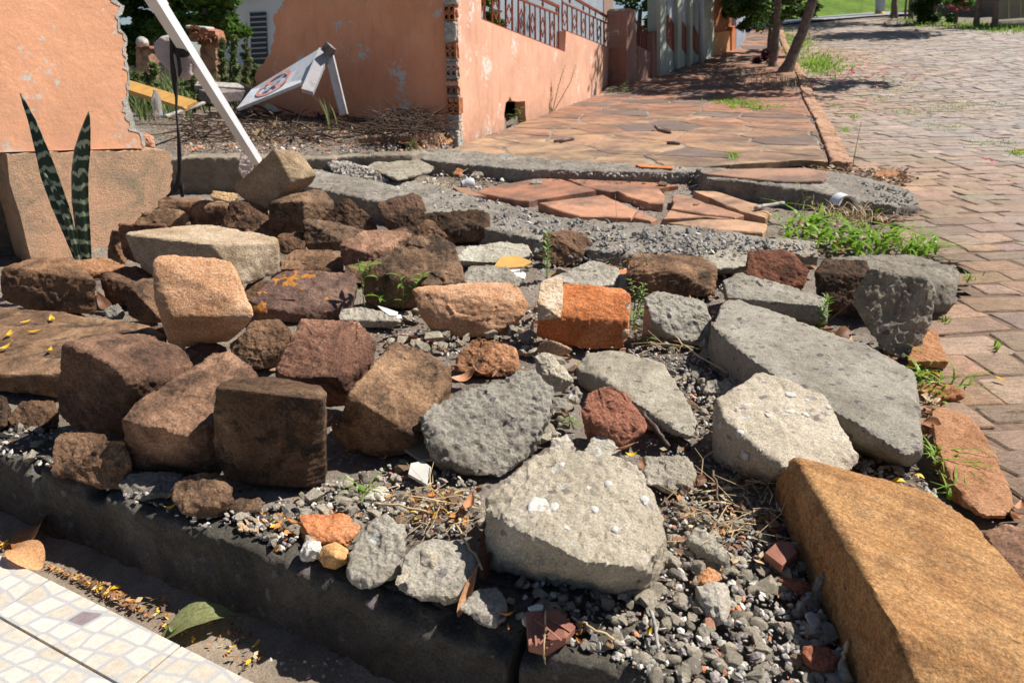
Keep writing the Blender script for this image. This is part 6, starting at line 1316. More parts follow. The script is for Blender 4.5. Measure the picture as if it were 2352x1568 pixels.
def leaf(px, py, lpx, ang, mat, label, group, h=0.008, var=None, pitch=0.0, roll=0.0, name='fallen_leaf', tint=T1):
    p = G(px, py, h); zc = p[1]*math.cos(TH)-(p[2]-CAM_H)*math.sin(TH); k = var if var is not None else int(pr_.integers(0, 5))
    key = (k, mat)
    if key not in LC: me = LM[k].copy(); me.name = name; me.materials.append(M[mat]); LC[key] = me
    o = bpy.data.objects.new(name, LC[key]); COL.objects.link(o); s = lpx*zc/1568
    o.location = p; o.scale = (s, s, s); o.rotation_euler = (roll, pitch, math.radians(ang)); o.color = (*tint, 1); tag(o, label, 'leaf' if 'leaf' in name else 'petal', group); return o
leaf(1117, 1262, 150, 84, 'dryleaf', 'long brown leaf standing beside the big pale boulder', 'big fallen leaves', h=0.03, var=2, pitch=-0.9, tint=(0.85, 0.8, 0.8))
leaf(1078, 1362, 120, 68, 'dryleaf', 'folded tan leaf between the rounded chunk and porous stone', 'big fallen leaves', h=0.02, var=2, pitch=-0.5, tint=(1.7, 1.9, 1.9))
leaf(1078, 1163, 66, 80, 'dryleaf', 'curled tan leaf left of the big pale boulder', 'big fallen leaves', h=0.02, var=1, tint=(1.8, 1.8, 1.6))
leaf(100, 1238, 150, 100, 'dryleaf', 'big orange brown leaf leaning on the dark kerb', 'big fallen leaves', h=-0.0, var=3, pitch=0.15, roll=-0.5, tint=(1.5, 1.25, 0.8))
leaf(60, 1288, 125, 150, 'dryleaf', 'pale tan leaf at the edge of the mosaic ledge', 'big fallen leaves', h=0.05, var=3, tint=(2.1, 2.3, 2.0))
leaf(460, 1448, 165, 22, 'paleleaf', 'big withered green leaf curled in the gutter', 'big fallen leaves', h=0.012, var=3, pitch=-0.03, roll=-0.1)
leaf(405, 1440, 60, 100, 'paleleaf', 'rolled tip of a withered green leaf by the mosaic ledge', 'big fallen leaves', h=0.02, var=1, tint=(1.0, 1.25, 1.1))
for i, (x, y, l, a, tn, wh) in enumerate([(700, 1095, 70, 50, 0.7, 'below the square dark block'), (935, 620, 34, 20, 1, 'behind the crescent shaped rock'), (965, 622, 30, 150, 1.3, 'behind the crescent shaped rock'), (1400, 598, 50, 10, 1.1, 'behind the grey slabs'), (1440, 610, 40, 60, 0.9, 'behind the grey slabs'), (1635, 750, 50, 80, 0.9, 'left of the long grey slab'), (1640, 790, 46, 95, 1.5, 'left of the long grey slab'), (1900, 690, 46, 100, 1.1, 'under the large flat concrete slab'), (1860, 620, 40, 120, 1.2, 'beside the glossy red rock'), (1930, 770, 60, 40, 0.7, 'in the gap behind the long grey slab'), (1965, 800, 60, 10, 0.7, 'in the gap behind the long grey slab'), (2000, 830, 50, 60, 0.8, 'in the gap behind the long grey slab'), (1890, 760, 44, 150, 0.7, 'in the gap behind the long grey slab'),
        (2145, 890, 60, 100, 1.6, 'along the end of the long grey slab'), (2140, 980, 60, 95, 1.3, 'along the end of the long grey slab'), (2155, 1010, 55, 60, 1.4, 'along the end of the long grey slab'), (2165, 680, 34, 30, 1.2, 'beside the upright concrete slab'), (2120, 815, 44, 20, 1.6, 'beside the upright concrete slab'), (1110, 860, 60, 160, 1.2, 'in front of the rusty craggy rock'), (1070, 868, 60, 20, 2.0, 'in front of the rusty craggy rock'), (1140, 860, 36, 70, 1.1, 'in front of the rusty craggy rock'), (770, 1000, 60, 60, 0.9, 'between the square and speckled blocks'), (760, 960, 50, 110, 0.8, 'between the square and speckled blocks'), (640, 850, 40, 40, 1.0, 'beside the pointed brown rock'), (1235, 745, 60, 70, 1.4, 'left of the orange brickwork chunk'), (1225, 715, 40, 20, 0.9, 'left of the orange brickwork chunk'), (1440, 1030, 60, 30, 1.6, 'under the terracotta shard'), (1475, 1065, 40, 70, 1.0, 'left of the small light grey chunk'), (1605, 1105, 44, 30, 0.6, 'right of the small light grey chunk'),
        (2330, 1190, 60, 20, 1.5, 'on the kerb stone at the right edge'), (2345, 1165, 60, 50, 1.8, 'on the kerb stone at the right edge'), (1780, 1225, 60, 40, 0.6, 'beside the small ridged tile shard'), (240, 700, 60, 140, 0.6, 'in the dark gap beside the big flat slab'), (200, 715, 40, 60, 0.6, 'in the dark gap beside the big flat slab'), (1300, 830, 40, 160, 1.2, 'below the orange brickwork chunk'), (890, 728, 36, 90, 1.6, 'beside the white tile shards'), (1670, 625, 30, 40, 1.1, 'beside the long brown split block'), (1560, 672, 40, 10, 0.8, 'beside the long brown split block'), (1720, 690, 40, 60, 1.2, 'behind the narrow grey slab')]):
    leaf(x, y, l, a, 'dryleaf', 'dry brown leaf '+wh, 'dry brown leaves '+wh, h=0.012, pitch=pr_.normal(0, 0.3), roll=pr_.normal(0, 0.4), tint=(tn, tn*1.0, tn*1.0))
YP = [(265, 1352), (440, 1420), (1455, 758), (1490, 1452), (1450, 1045), (1632, 592), (2300, 872), (2120, 862), (2150, 858), (2110, 1095), (2065, 1108), (735, 1085), (720, 1010), (390, 1140), (392, 1165), (10, 1250), (80, 762), (20, 770), (60, 740), (120, 735), (10, 800), (115, 805), (560, 1375), (590, 1480), (2090, 846), (2340, 350), (1265, 628), (1330, 842)]
for x, y in YP: leaf(x, y, pr_.uniform(22, 36), pr_.uniform(0, 360), 'yellowleaf', 'small yellow petal fallen on the rubble', 'yellow petals', h=(0.098 if x < 150 and y < 830 else 0.012), name='fallen_petal', var=int(pr_.integers(0, 5)))
for x, y in [(660, 1190), (672, 1200), (650, 1205), (690, 1195), (640, 1215), (665, 1222), (960, 1150), (985, 1140), (1000, 1165), (1020, 1150), (940, 1165), (975, 1170), (1040, 1185), (1060, 1195), (905, 1140), (1330, 1455), (1328, 1475), (1335, 1435), (1165, 1415), (1170, 1440), (1600, 1230), (1510, 1215), (1790, 1370), (1870, 1440), (800, 1250), (640, 1262), (610, 1180), (1895, 1075), (1060, 1175), (880, 1060)]:
    leaf(x+pr_.normal(0, 4), y+pr_.normal(0, 3), pr_.uniform(18, 34), pr_.uniform(0, 360), 'orangeleaf', 'small crumpled orange petal in the debris', 'orange petals', h=0.012, name='fallen_petal', roll=pr_.normal(0, 0.5), pitch=pr_.normal(0, 0.4))
for x, y in [(1930, 178), (1945, 172), (1965, 165), (1985, 160), (1990, 178), (2005, 172), (1960, 180), (1910, 185), (1895, 190), (1880, 180), (1920, 170), (2020, 165), (2040, 160), (2060, 158), (2035, 172), (1975, 150), (1950, 160), (1990, 142), (1850, 186), (1870, 196), (1840, 200), (2080, 172), (2100, 178), (1985, 238), (2015, 205), (1700, 172), (1740, 178), (1640, 175), (1600, 165), (1935, 190), (1910, 165), (1955, 170), (2000, 150)]:
    leaf(x+pr_.normal(0, 3), y+pr_.normal(0, 2), 15, pr_.uniform(0, 360), 'pinkpetal', 'small pink blossom fallen on the street near the trees', 'pink blossoms near the street trees', h=0.03, name='fallen_petal')
leaf(2265, 368, 18, 10, 'pinkpetal', 'pair of pink blossoms alone on the setts, left half', None, h=0.02, name='fallen_petal', var=1); leaf(2278, 371, 16, 120, 'pinkpetal', 'pair of pink blossoms alone on the setts, right half', None, h=0.02, name='fallen_petal', var=1)

def litter(name, label, zones, mats, seed, size=(0.005, 0.014), cat='litter', h=0.004):
    r = np.random.default_rng(seed); V = []; F = []; mi = []
    for poly, cnt in zones:
        xs = [p[0] for p in poly]; ys = [p[1] for p in poly]; k = 0
        while k < cnt:
            x, y = r.uniform(min(xs), max(xs)), r.uniform(min(ys), max(ys))
            if not inpoly(x, y, poly): continue
            k += 1; p = G(x, y, h+r.uniform(0, 0.012)); s = r.uniform(*size); a = r.uniform(0, 6.28); d = np.array([math.cos(a), math.sin(a), r.normal(0, 0.3)]); e = np.array([-math.sin(a), math.cos(a), r.normal(0, 0.4)])*r.uniform(0.3, 0.6)
            b0 = len(V); V += [p-d*s, p+e*s+[0, 0, s*.3], p+d*s+[0, 0, s*.2], p-e*s]; F += [[b0, b0+1, b0+2], [b0, b0+2, b0+3]]; q = r.integers(0, len(mats)); mi += [q, q]
    o = mesh_obj(name, V, F, [M[q] for q in mats]); o.data.polygons.foreach_set('material_index', mi); return tag(o, label, cat, None, 'stuff')
litter('flower_litter', 'brown and orange flower litter collected along the mosaic ledge', [([(0, 1240), (60, 1275), (170, 1330), (280, 1390), (420, 1450), (380, 1440), (250, 1340), (120, 1300), (0, 1262)], 420), ([(250, 1350), (520, 1400), (620, 1500), (560, 1540), (400, 1450)], 110), ([(620, 1180), (700, 1180), (690, 1235), (630, 1225)], 60), ([(880, 1130), (1060, 1120), (1080, 1210), (960, 1200)], 170)], ['orangeleaf', 'dryleaf', 'dryleaf', 'twig', 'dryleaf', 'twig', 'straw', 'orangeleaf', 'yellowleaf'], 5, (0.003, 0.010))
litter('leaf_litter', 'dark leaf litter collected against the setts and concrete tongue', [([(1830, 372), (1900, 380), (2000, 388), (2080, 385), (2110, 410), (2060, 425), (1950, 412), (1860, 395)], 600), ([(1900, 480), (2080, 500), (2050, 560), (1880, 590), (1780, 540)], 260), ([(1860, 740), (2040, 800), (2060, 830), (1960, 830)], 120), ([(2120, 850), (2150, 850), (2190, 1100), (2140, 1060)], 140)], ['dryleaf', 'twig', 'dryleaf', 'straw'], 6, (0.010, 0.026))
litter('plot_litter', 'dry leaf and chip litter covering the ruined plot', [([(330, 270), (560, 250), (1030, 270), (1045, 325), (700, 340), (400, 345)], 2600), ([(560, 900), (700, 820), (860, 760), (1000, 700), (1250, 720), (1250, 800), (900, 830)], 160), ([(1480, 1060), (1620, 960), (1780, 1120), (1800, 1300), (1560, 1280)], 150)], ['dryleaf', 'twig', 'twig', 'dryleaf', 'orangeleaf', 'straw', 'twig'], 7, (0.005, 0.017))
M['brush'] = m_plain('dark_dead_brushwood', (0.07, 0.045, 0.033), 0.9, 0.5, 20)
def twigs(name, label, zones, mat, seed, L=(0.1, 0.5), rad=(0.002, 0.007), up=0.25, hh=0.02):
    r = np.random.default_rng(seed); mb = MB()
    for poly, cnt, hmax in zones:
        xs = [p[0] for p in poly]; ys = [p[1] for p in poly]; k = 0
        while k < cnt:
            x, y = r.uniform(min(xs), max(xs)), r.uniform(min(ys), max(ys))
            if not inpoly(x, y, poly): continue
            k += 1; p = G(x, y, hh+r.uniform(0, hmax)); a = r.uniform(0, 6.28); l = r.uniform(*L); d = np.array([math.cos(a), math.sin(a)*0.7, r.normal(0, up)])*l; q = r.uniform(*rad); md_ = p+d*0.5+r.normal(0, l*0.07, 3); mb.tube([p, md_, p+d], [q, q*.8, q*.4], 4, cap=False)
    o = mb.build(name, M[mat]); return tag(o, label, 'brushwood', None, 'stuff')
twigs('brushwood', 'tangled dark brushwood pile against the shaded salmon wall', [([(850, 285), (890, 258), (930, 248), (980, 256), (1010, 285), (1005, 300), (900, 305), (850, 300)], 700, 0.20), ([(540, 255), (860, 265), (860, 315), (420, 325), (400, 270)], 420, 0.02)], 'brush', 8, (0.06, 0.36), (0.002, 0.008), 0.22)
twigs('dry_twigs', 'thin dry twigs and stalks scattered over the rubble', [([(1590, 1060), (1720, 1060), (1800, 1180), (1760, 1260), (1600, 1220), (1560, 1150)], 80, 0.02), ([(1540, 400), (1760, 400), (1760, 440), (1600, 430)], 60, 0.03), ([(1880, 440), (2020, 480), (2060, 510), (1880, 520)], 60, 0.05), ([(1340, 570), (1440, 590), (1420, 620), (1360, 600)], 40, 0.04), ([(1440, 740), (1620, 760), (1640, 830), (1500, 800)], 40, 0.02), ([(900, 1110), (1100, 1130), (1080, 1220), (930, 1200)], 40, 0.02), ([(1040, 390), (1140, 420), (1100, 440), (1020, 430)], 30, 0.05)], 'straw', 9, (0.03, 0.16), (0.0007, 0.002), 0.25, 0.006)
b_ = stick('branch', 'reddish branch lying across the ruined plot', [(520, 222, 0.06), (600, 250, 0.06), (680, 285, 0.05), (770, 318, 0.03)], 0.013, 'twig', group='sticks in the ruined plot', jit=0.012); b_['category'] = 'branch'
# ------------------------------------------------------------------ plants
m, nt, b = new_mat('banded_snake_plant'); n = N(nt); v = n.obj
zz = n.sep(v)[2]; dn = n.noise(n.map(v, (30, 30, 9)), 1.0, 4, 0.6); w_ = n.math('SINE', n.math('ADD', n.math('MULTIPLY', zz, 105.0), n.math('MULTIPLY', dn, 9.0)))
n.out(b, n.ramp(w_, [(0.30, (0.03, 0.055, 0.032)), (0.5, (0.09, 0.13, 0.08)), (0.68, (0.38, 0.44, 0.29))]), n.bump(n.noise(n.map(v, (60, 60, 4)), 2, 3), 0.3, 0.002)); b.inputs["Roughness"].default_value = 0.4; M['snake'] = m
m2 = m_plain('snake_plant_margin', (0.20, 0.28, 0.12), 0.45, 0.1)
sb_ = atY(182, 592, 3.05); snk = empty('snake_plant', tuple(sb_), 'tall banded snake plant standing before the stained foundation', 'plant')
def blade_leaf(parent, pts, mat, Y0, bend=0.25):
    V = []; F = []; nv = 7; PP = []
    for i in range(len(pts)-1):
        for k in range(6): t = k/6; PP.append(tuple(np.array(pts[i])*(1-t)+np.array(pts[i+1])*t))
    PP.append(pts[-1])
    for i, (x, y, w, dy) in enumerate(PP):
        c = atY(x, y, Y0+dy); s = (Y0*math.cos(TH)+.3)/1568; wd = w*s
        for side in (0, 1):
            for j in range(nv):
                q = (j/(nv-1)-0.5)*2; V.append([c[0]+wd*0.5*q, c[1]+bend*wd*(q*q)+(0.006*(1-q*q)+0.001)*side, c[2]])
    R_ = 2*nv
    for i in range(len(PP)-1):
        for j in range(nv-1):
            a = i*R_+j; F.append([a, a+1, a+R_+1, a+R_]); a = i*R_+nv+j; F.append([a, a+R_, a+R_+1, a+1])
        for j in (0, nv-1): a = i*R_+j; F.append([a, a+R_, a+R_+nv, a+nv])
    return mesh_obj('leaf', V, F, mat, parent, smooth=True)
blade_leaf(snk, [(184, 596, 20, 0), (164, 530, 30, 0), (145, 470, 40, 0.02), (122, 405, 40, 0.03), (102, 345, 30, 0.03), (76, 275, 17, 0.05), (58, 238, 9, 0.06), (46, 215, 1, 0.06)], M['snake'], 3.05, -0.3)
blade_leaf(snk, [(192, 596, 28, 0), (184, 530, 34, 0), (177, 465, 38, 0), (176, 400, 38, 0), (182, 345, 36, 0), (192, 300, 22, 0), (200, 270, 9, 0.0), (203, 256, 1, 0)], M['snake'], 2.98, 0.3)
blade_leaf(snk, [(178, 596, 14, 0), (160, 530, 19, 0), (142, 480, 18, 0), (118, 430, 12, 0), (103, 402, 6, 0), (94, 388, 1, 0)], M['snake'], 2.96, 0.3)

def lanceolate(mb_V, mb_F, p, d, L, W, droop, seed):
    d = np.asarray(d, float); d /= np.linalg.norm(d); s = np.cross(d, [0, 0, 1.0]); s = s/(np.linalg.norm(s)+1e-6); up = np.cross(s, d); nu = 6; b0 = len(mb_V)
    for i in range(nu):
        t = i/(nu-1); w = W*math.sin(math.pi*(0.06+0.94*t))**0.8*(1.1-0.3*t)*0.5 if i < nu-1 else 0.0003; c = p+d*L*t+np.array([0, 0, -droop*L*t*t])
        for q in (-1, 0, 1): mb_V.append(c+s*w*q+up*abs(q)*w*0.35)
    for i in range(nu-1):
        for j in range(2): mb_F.append([b0+i*3+j, b0+i*3+j+1, b0+(i+1)*3+j+1, b0+(i+1)*3+j])
def weed(name, label, stems, mat, leaf_px, wr=0.22, per=7, seed=1, h0=0.0, spiky=False, group='weeds in the rubble', tw='greenstem', droop=0.35, rad=0.0025):
    r = np.random.default_rng(seed); x0, y0 = stems[0][0][:2]; B = G(x0, y0, h0); root = empty(name, tuple(B), label, 'weed', group); mb = MB(); V = []; F = []
    zc = B[1]*math.cos(TH)-(B[2]-CAM_H)*math.sin(TH); s = zc/1568
    for st_ in stems:
        P = [atY(x, y, B[1]+0.0) for x, y in st_]; P[0][2] -= 0.01
        PP = [];
        for i in range(len(P)-1):
            for k in range(5): t = k/5; PP.append(P[i]*(1-t)+P[i+1]*t)
        PP.append(P[-1]); mb.tube(PP, list(np.linspace(rad, rad*0.4, len(PP))), 5)
        for k in range(per):
            t = (0.25+0.75*(k+0.5)/per) if not spiky else (0.1+0.9*(k+0.5)/per); i = min(int(t*(len(PP)-1)), len(PP)-2); c = PP[i]*(1-(t*(len(PP)-1)-i))+PP[i+1]*(t*(len(PP)-1)-i); a = k*2.4+r.uniform(-.4, .4)
            el = (0.55 if not spiky else 0.9)*r.uniform(0.6, 1.3); L = leaf_px*s*r.uniform(0.65, 1.15)*(1.0 if not spiky else (1.15-0.6*abs(t-0.5)))
            lanceolate(V, F, c, (math.cos(a), math.sin(a), el), L, L*wr, droop, k)
    mb.build('stem', M[tw], root, smooth=True); mesh_obj('foliage', V, F, M[mat], root, smooth=True); return root
M['greenstem'] = m_plain('green_stem', (0.16, 0.20, 0.07), 0.6, 0.2); M['palegreen'] = m_leaf('grey_green_leaf', (0.24, 0.33, 0.12), 0.35, 0.5)
weed('leafy_weed', 'leafy green weed rising beside the lichen spotted block', [[(838, 716), (832, 660), (822, 595)], [(832, 660), (838, 620), (846, 606)]], 'greenleaf', 38, 0.26, 6, 1)
weed('leafy_weed', 'leafy green weed with several stems left of the crescent shaped rock', [[(925, 708), (926, 660), (916, 630)], [(926, 690), (950, 660), (968, 640)], [(918, 700), (880, 690), (868, 680)], [(930, 690), (960, 650), (975, 630)]], 'greenleaf', 42, 0.22, 5, 2)
weed('spiky_weed', 'spiky upright weed beside the dark brown block on the rubble', [[(1256, 640), (1257, 590), (1259, 532)]], 'palegreen', 22, 0.22, 60, 3, spiky=True, droop=0.2)
weed('spiky_weed', 'spiky upright weed at the end of the narrow grey slab', [[(1876, 762), (1888, 725), (1903, 684)]], 'greenleaf', 24, 0.22, 46, 4, spiky=True, droop=0.2)
weed('leafy_weed', 'small weed rosette behind the whitish layered stone', [[(1395, 660), (1396, 648)]], 'greenleaf', 34, 0.25, 7, 5)
weed('leafy_weed', 'low leafy weed between the brickwork chunk and pitted grey block', [[(1490, 758), (1496, 735), (1500, 720)], [(1490, 758), (1476, 730), (1468, 715)], [(1480, 760), (1450, 745), (1440, 740)]], 'greenleaf', 34, 0.3, 5, 6)
weed('wispy_weed', 'wispy pale weed right of the orange brickwork chunk', [[(1455, 745), (1458, 690), (1448, 640)], [(1455, 740), (1476, 690), (1478, 650)], [(1456, 742), (1466, 700), (1470, 660)]], 'palegreen', 16, 0.3, 24, 7)
weed('leafy_weed', 'tiny seedling below the pitted grey concrete block', [[(1486, 790), (1488, 775)]], 'greenleaf', 26, 0.3, 6, 8)
weed('leafy_weed', 'tiny seedling beside the terracotta shard', [[(1318, 978), (1310, 962)]], 'greenleaf', 30, 0.26, 4, 9)
weed('leafy_weed', 'tiny seedling under the left corner of the orange brickwork chunk', [[(1228, 792), (1226, 775)]], 'greenleaf', 32, 0.22, 4, 10)
weed('wispy_weed', 'curved thin weed growing out of the long split block', [[(1490, 668), (1512, 620), (1480, 590), (1472, 575)]], 'palegreen', 10, 0.3, 18, 11)
weed('leafy_weed', 'small weed growing inside the drain hole', [[(1188, 286), (1190, 262), (1196, 248)], [(1188, 286), (1180, 262)]], 'greenleaf', 22, 0.25, 6, 12, group='weeds along the salmon wall')
weed('wispy_weed', 'tall wispy weed against the front wall', [[(1268, 258), (1262, 200), (1250, 140)], [(1268, 258), (1285, 190), (1298, 150)], [(1270, 258), (1310, 190), (1322, 150)], [(1266, 258), (1238, 200), (1232, 160)]], 'hazeleaf', 11, 0.22, 26, 13, group='weeds along the salmon wall', tw='greenstem', rad=0.006)
weed('leafy_weed', 'bushy weed at the base of the front wall before the gate pillar', [[(1420, 218), (1430, 205), (1436, 192)], [(1410, 220), (1404, 205)], [(1430, 216), (1450, 208)]], 'greenleaf', 16, 0.35, 8, 14, group='weeds along the salmon wall', rad=0.005)
weed('leafy_weed', 'yellowish green creeper hanging on the pale green front', [[(1519, 165), (1522, 120), (1524, 60)], [(1520, 150), (1530, 110), (1528, 80)]], 'greenleaf', 12, 0.5, 16, 15, group='weeds along the salmon wall', rad=0.006)
weed('dry_stalk', 'thin dry stalk curving over the upright concrete slab', [[(1870, 760), (1960, 690), (2010, 640), (2022, 615)]], 'dryleaf', 4, 0.3, 4, 16, tw='twig')
weed('dry_stalk', 'dark thin stalk standing in the leaf litter on the setts', [[(1958, 385), (1966, 340), (1978, 280)]], 'hazeleaf', 9, 0.3, 12, 17, tw='twig', rad=0.004)
weed('dry_stalk', 'green stalk with one curved leaf beside the concrete tongue', [[(1850, 500), (1845, 450), (1836, 415)]], 'greenleaf', 34, 0.16, 2, 18)
weed('dry_stalk', 'long bare grass stalk rising in front of the driveway flags', [[(1432, 640), (1420, 560), (1413, 445)]], 'straw', 5, 0.3, 8, 19, tw='straw', rad=0.0016)
g1 = blades('grass_tuft', [(1680, 372, 7, 3, 110)], M['grass'], (0.05, 0.14), 0.004, 'small bright grass tuft on the far concrete edge', 'grass tuft', 12, 0.7, stuff=False, group='grass tufts')
blades('driveway_grass', [(1900, 545, 60, 16, 34), (1960, 562, 48, 12, 34), (1850, 520, 36, 14, 22), (2020, 568, 30, 8, 16)], M['grass'], (0.08, 0.26), 0.013, 'sprawling bright green grass at the end of the driveway', 'grass', 13, 1.35, segs=5)
blades('grass_tuft', [(2090, 590, 14, 5, 26), (2130, 580, 16, 5, 16)], M['grass'], (0.10, 0.28), 0.008, 'few long grass blades reaching onto the setts', 'grass tuft', 14, 1.5, stuff=False, group='grass tufts', segs=5)
blades('footpath_grass', [(1700, 245, 22, 4, 240), (1730, 255, 30, 4, 220), (1660, 240, 20, 3, 90)], M['grass'], (0.05, 0.20), 0.010, 'bright grass growing from the footpath flags', 'grass', 15, 1.1)
blades('dry_grass', [(1760, 195, 40, 4, 90), (1800, 205, 25, 4, 80), (1750, 175, 40, 4, 50)], M['straw'], (0.08, 0.30), 0.006, 'dry grass at the foot of the leaning street tree', 'grass', 16, 0.5)
blades('grass_tuft', [(2130, 870, 14, 14, 18), (2160, 905, 18, 10, 20), (2190, 890, 22, 12, 8)], M['grass'], (0.03, 0.14), 0.004, 'grass tuft with yellow petals at the end of the long grey slab', 'grass tuft', 17, 1.2, stuff=False, group='grass tufts', segs=5)
blades('grass_tuft', [(2150, 1060, 14, 10, 16), (2180, 1075, 16, 8, 16), (2195, 1140, 14, 10, 12)], M['grass'], (0.03, 0.11), 0.0035, 'grass tuft between the ochre slab and the rough kerb stone', 'grass tuft', 18, 1.2, stuff=False, group='grass tufts', segs=5)
blades('grass_tuft', [(842, 1135, 3, 2, 10)], M['grass'], (0.03, 0.08), 0.0025, 'tiny grass tuft in the debris below the front row', 'grass tuft', 19, 1.2, stuff=False, group='grass tufts')
blades('grass_tuft', [(945, 352, 3, 2, 5)], M['grass'], (0.12, 0.28), 0.008, 'lone grass blades on the grey kerb of the ruined plot', 'grass tuft', 20, 0.4, stuff=False, group='grass tufts')
blades('dry_grass', [(1960, 505, 40, 10, 160), (1880, 470, 30, 8, 80), (1010, 430, 20, 5, 40), (590, 318, 20, 4, 80), (640, 300, 60, 6, 90)], M['straw'], (0.04, 0.16), 0.0025, 'dry straw coloured grass in the rubble and plot', 'grass', 21, 0.9)
blades('plot_weeds', [(360, 250, 40, 12, 420), (450, 235, 60, 12, 500), (560, 225, 40, 8, 220), (330, 225, 30, 10, 200), (765, 300, 12, 4, 6)], M['hazeleaf'], (0.10, 0.45), 0.010, 'rank green weeds and grass behind the breach', 'weeds', 22, 0.4)
# bush over the pink garden wall
bb = bl(1470, 30, 14.8, 50, 55); pb_ = np.array([bb[0], bb[1], tz(bb[0], bb[1])]); bu = empty('garden_bush', tuple(pb_), 'bright green bush behind the blackened gate pillar', 'bush')
MB().tube([pb_, pb_+[0, 0, 1.2]], [0.06, 0.04], 6).build('stem', M['bark'], bu); leaf_cloud('foliage', [bb, bl(1440, -30, 14.8, 50, 40), bl(1500, -20, 14.6, 30, 50)], 5000, 0.05, M['bushleaf'], bu, seed=44)
bb = bl(1130, 12, 9.3, 28, 40); pb_ = np.array([bb[0], bb[1], 0.4]); bu = empty('garden_bush', tuple(pb_), 'light green shrub behind the near railing', 'bush')
MB().tube([pb_, pb_+[0, 0, 1.2]], [0.04, 0.02], 6).build('stem', M['bark'], bu); leaf_cloud('foliage', [bb, bl(1150, 60, 9.3, 22, 20)], 700, 0.06, M['bushleaf'], bu, seed=45)

# ------------------------------------------------------------------ things in the breach
pa = atY(591, 372, 4.45); pt = atY(338, -30, 3.15)
po = empty('metal_pole', tuple(pa), 'leaning white square metal pole behind the beige cube', 'pole')
MB().bar(pa, pt, 0.05, 0.05, up=(0, 1, 0)).build('tube', M['white_paint'], po)
tt = (pt-pa)/np.linalg.norm(pt-pa); MB().bar(pt-tt*0.13, pt+tt*0.02, 0.056, 0.056, up=(0, 1, 0)).build('sleeve', M['white_paint'], po)
def onpole(t): return pa+(pt-pa)*t
kn = onpole(0.725)+np.array([-0.012, -0.035, 0])
def pxat(x, y, dY=0.0): return atY(x, y, kn[1]+dY)
rg = empty('black_rag', tuple(kn), 'black rag knotted round the white pole and hanging down', 'rag')
def strip(pts, w0, parent, name, tk=0.006):
    V = []; F = []
    for i, (x, y, w) in enumerate(pts):
        c = pxat(x, y, -0.02+0.008*math.sin(i*2.1)); hw = w*0.5*kn[1]/1568
        for k in range(6): a = 2*math.pi*k/6; V.append([c[0]+math.cos(a)*hw, c[1]+math.sin(a)*tk, c[2]+0.002*math.sin(a*3+i)])
    for i in range(len(pts)-1):
        for k in range(6): F.append([i*6+k, i*6+(k+1) % 6, (i+1)*6+(k+1) % 6, (i+1)*6+k])
    F.append(list(range(6))); F.append([(len(pts)-1)*6+k for k in range(6)]); return mesh_obj(name, V, F, M['rag'], parent, smooth=True)
strip([(396, 78, 16), (396, 100, 12), (394, 130, 8), (398, 165, 12), (402, 195, 13), (405, 225, 6), (405, 262, 4), (408, 290, 5), (411, 320, 9), (412, 355, 10), (413, 390, 10), (409, 420, 14), (398, 442, 16), (384, 452, 9)], 1, rg, 'long_strip')
strip([(397, 80, 14), (404, 105, 9), (409, 130, 8), (414, 160, 10), (411, 176, 4)], 1, rg, 'short_strip')
strip([(411, 410, 8), (417, 430, 12), (419, 452, 8)], 1, rg, 'torn_end')
lump('knot', [[kn+0.03*np.array(u)/np.linalg.norm(u)*np.array([1.2, 1, .8]) for u in np.random.default_rng(5).normal(size=(40, 3))]], M['rag'], vox=0.004, rough=(0.012, 0.006), chips=0, parent=rg)
q = [pxat(x, y, 0.03) for x, y in ((352, 108), (366, 88), (385, 82), (400, 90), (428, 130), (436, 148), (432, 172), (424, 184), (405, 172), (374, 148), (356, 128))]
o = lump('render_chunk', [q+[p+[0, 0.05, 0.0] for p in q]], M['pink'], vox=0.006, rough=(0.006, 0.003), chips=3); o.color = (0.62, 1.0, 1.6, 1); tag(o, 'pale pink render slab caught against the white pole', 'render chunk')
# plastic bottle
bp = G(364, 265); Yb = bp[1]*0.62; bc0 = atY(364, 268, Yb); s = Yb/1568
bo = MB(); prof = [(0, 0), (9, 0), (10, 4), (9.5, 16), (10, 30), (9, 38), (5, 48), (4, 52), (4.5, 54), (0, 55)]
V = []; F = []
for r_, h_ in prof:
    for k in range(14): a = 2*math.pi*k/14; V.append([bc0[0]+math.cos(a)*r_*s+h_*s*0.05, bc0[1]+math.sin(a)*r_*s, bc0[2]+h_*s])
for i in range(len(prof)-1):
    for k in range(14): F.append([i*14+k, i*14+(k+1) % 14, (i+1)*14+(k+1) % 14, (i+1)*14+k])
m, nt, b = new_mat('clear_bottle_plastic'); b.inputs["Transmission Weight"].default_value = 0.85; b.inputs["Roughness"].default_value = 0.12; b.inputs["Base Color"].default_value = (0.85, 0.86, 0.86, 1); M['bottle'] = m
o = mesh_obj('plastic_bottle', V, F, M['bottle'], smooth=True); tag(o, 'clear crumpled plastic bottle standing in the debris by the wall end', 'bottle')
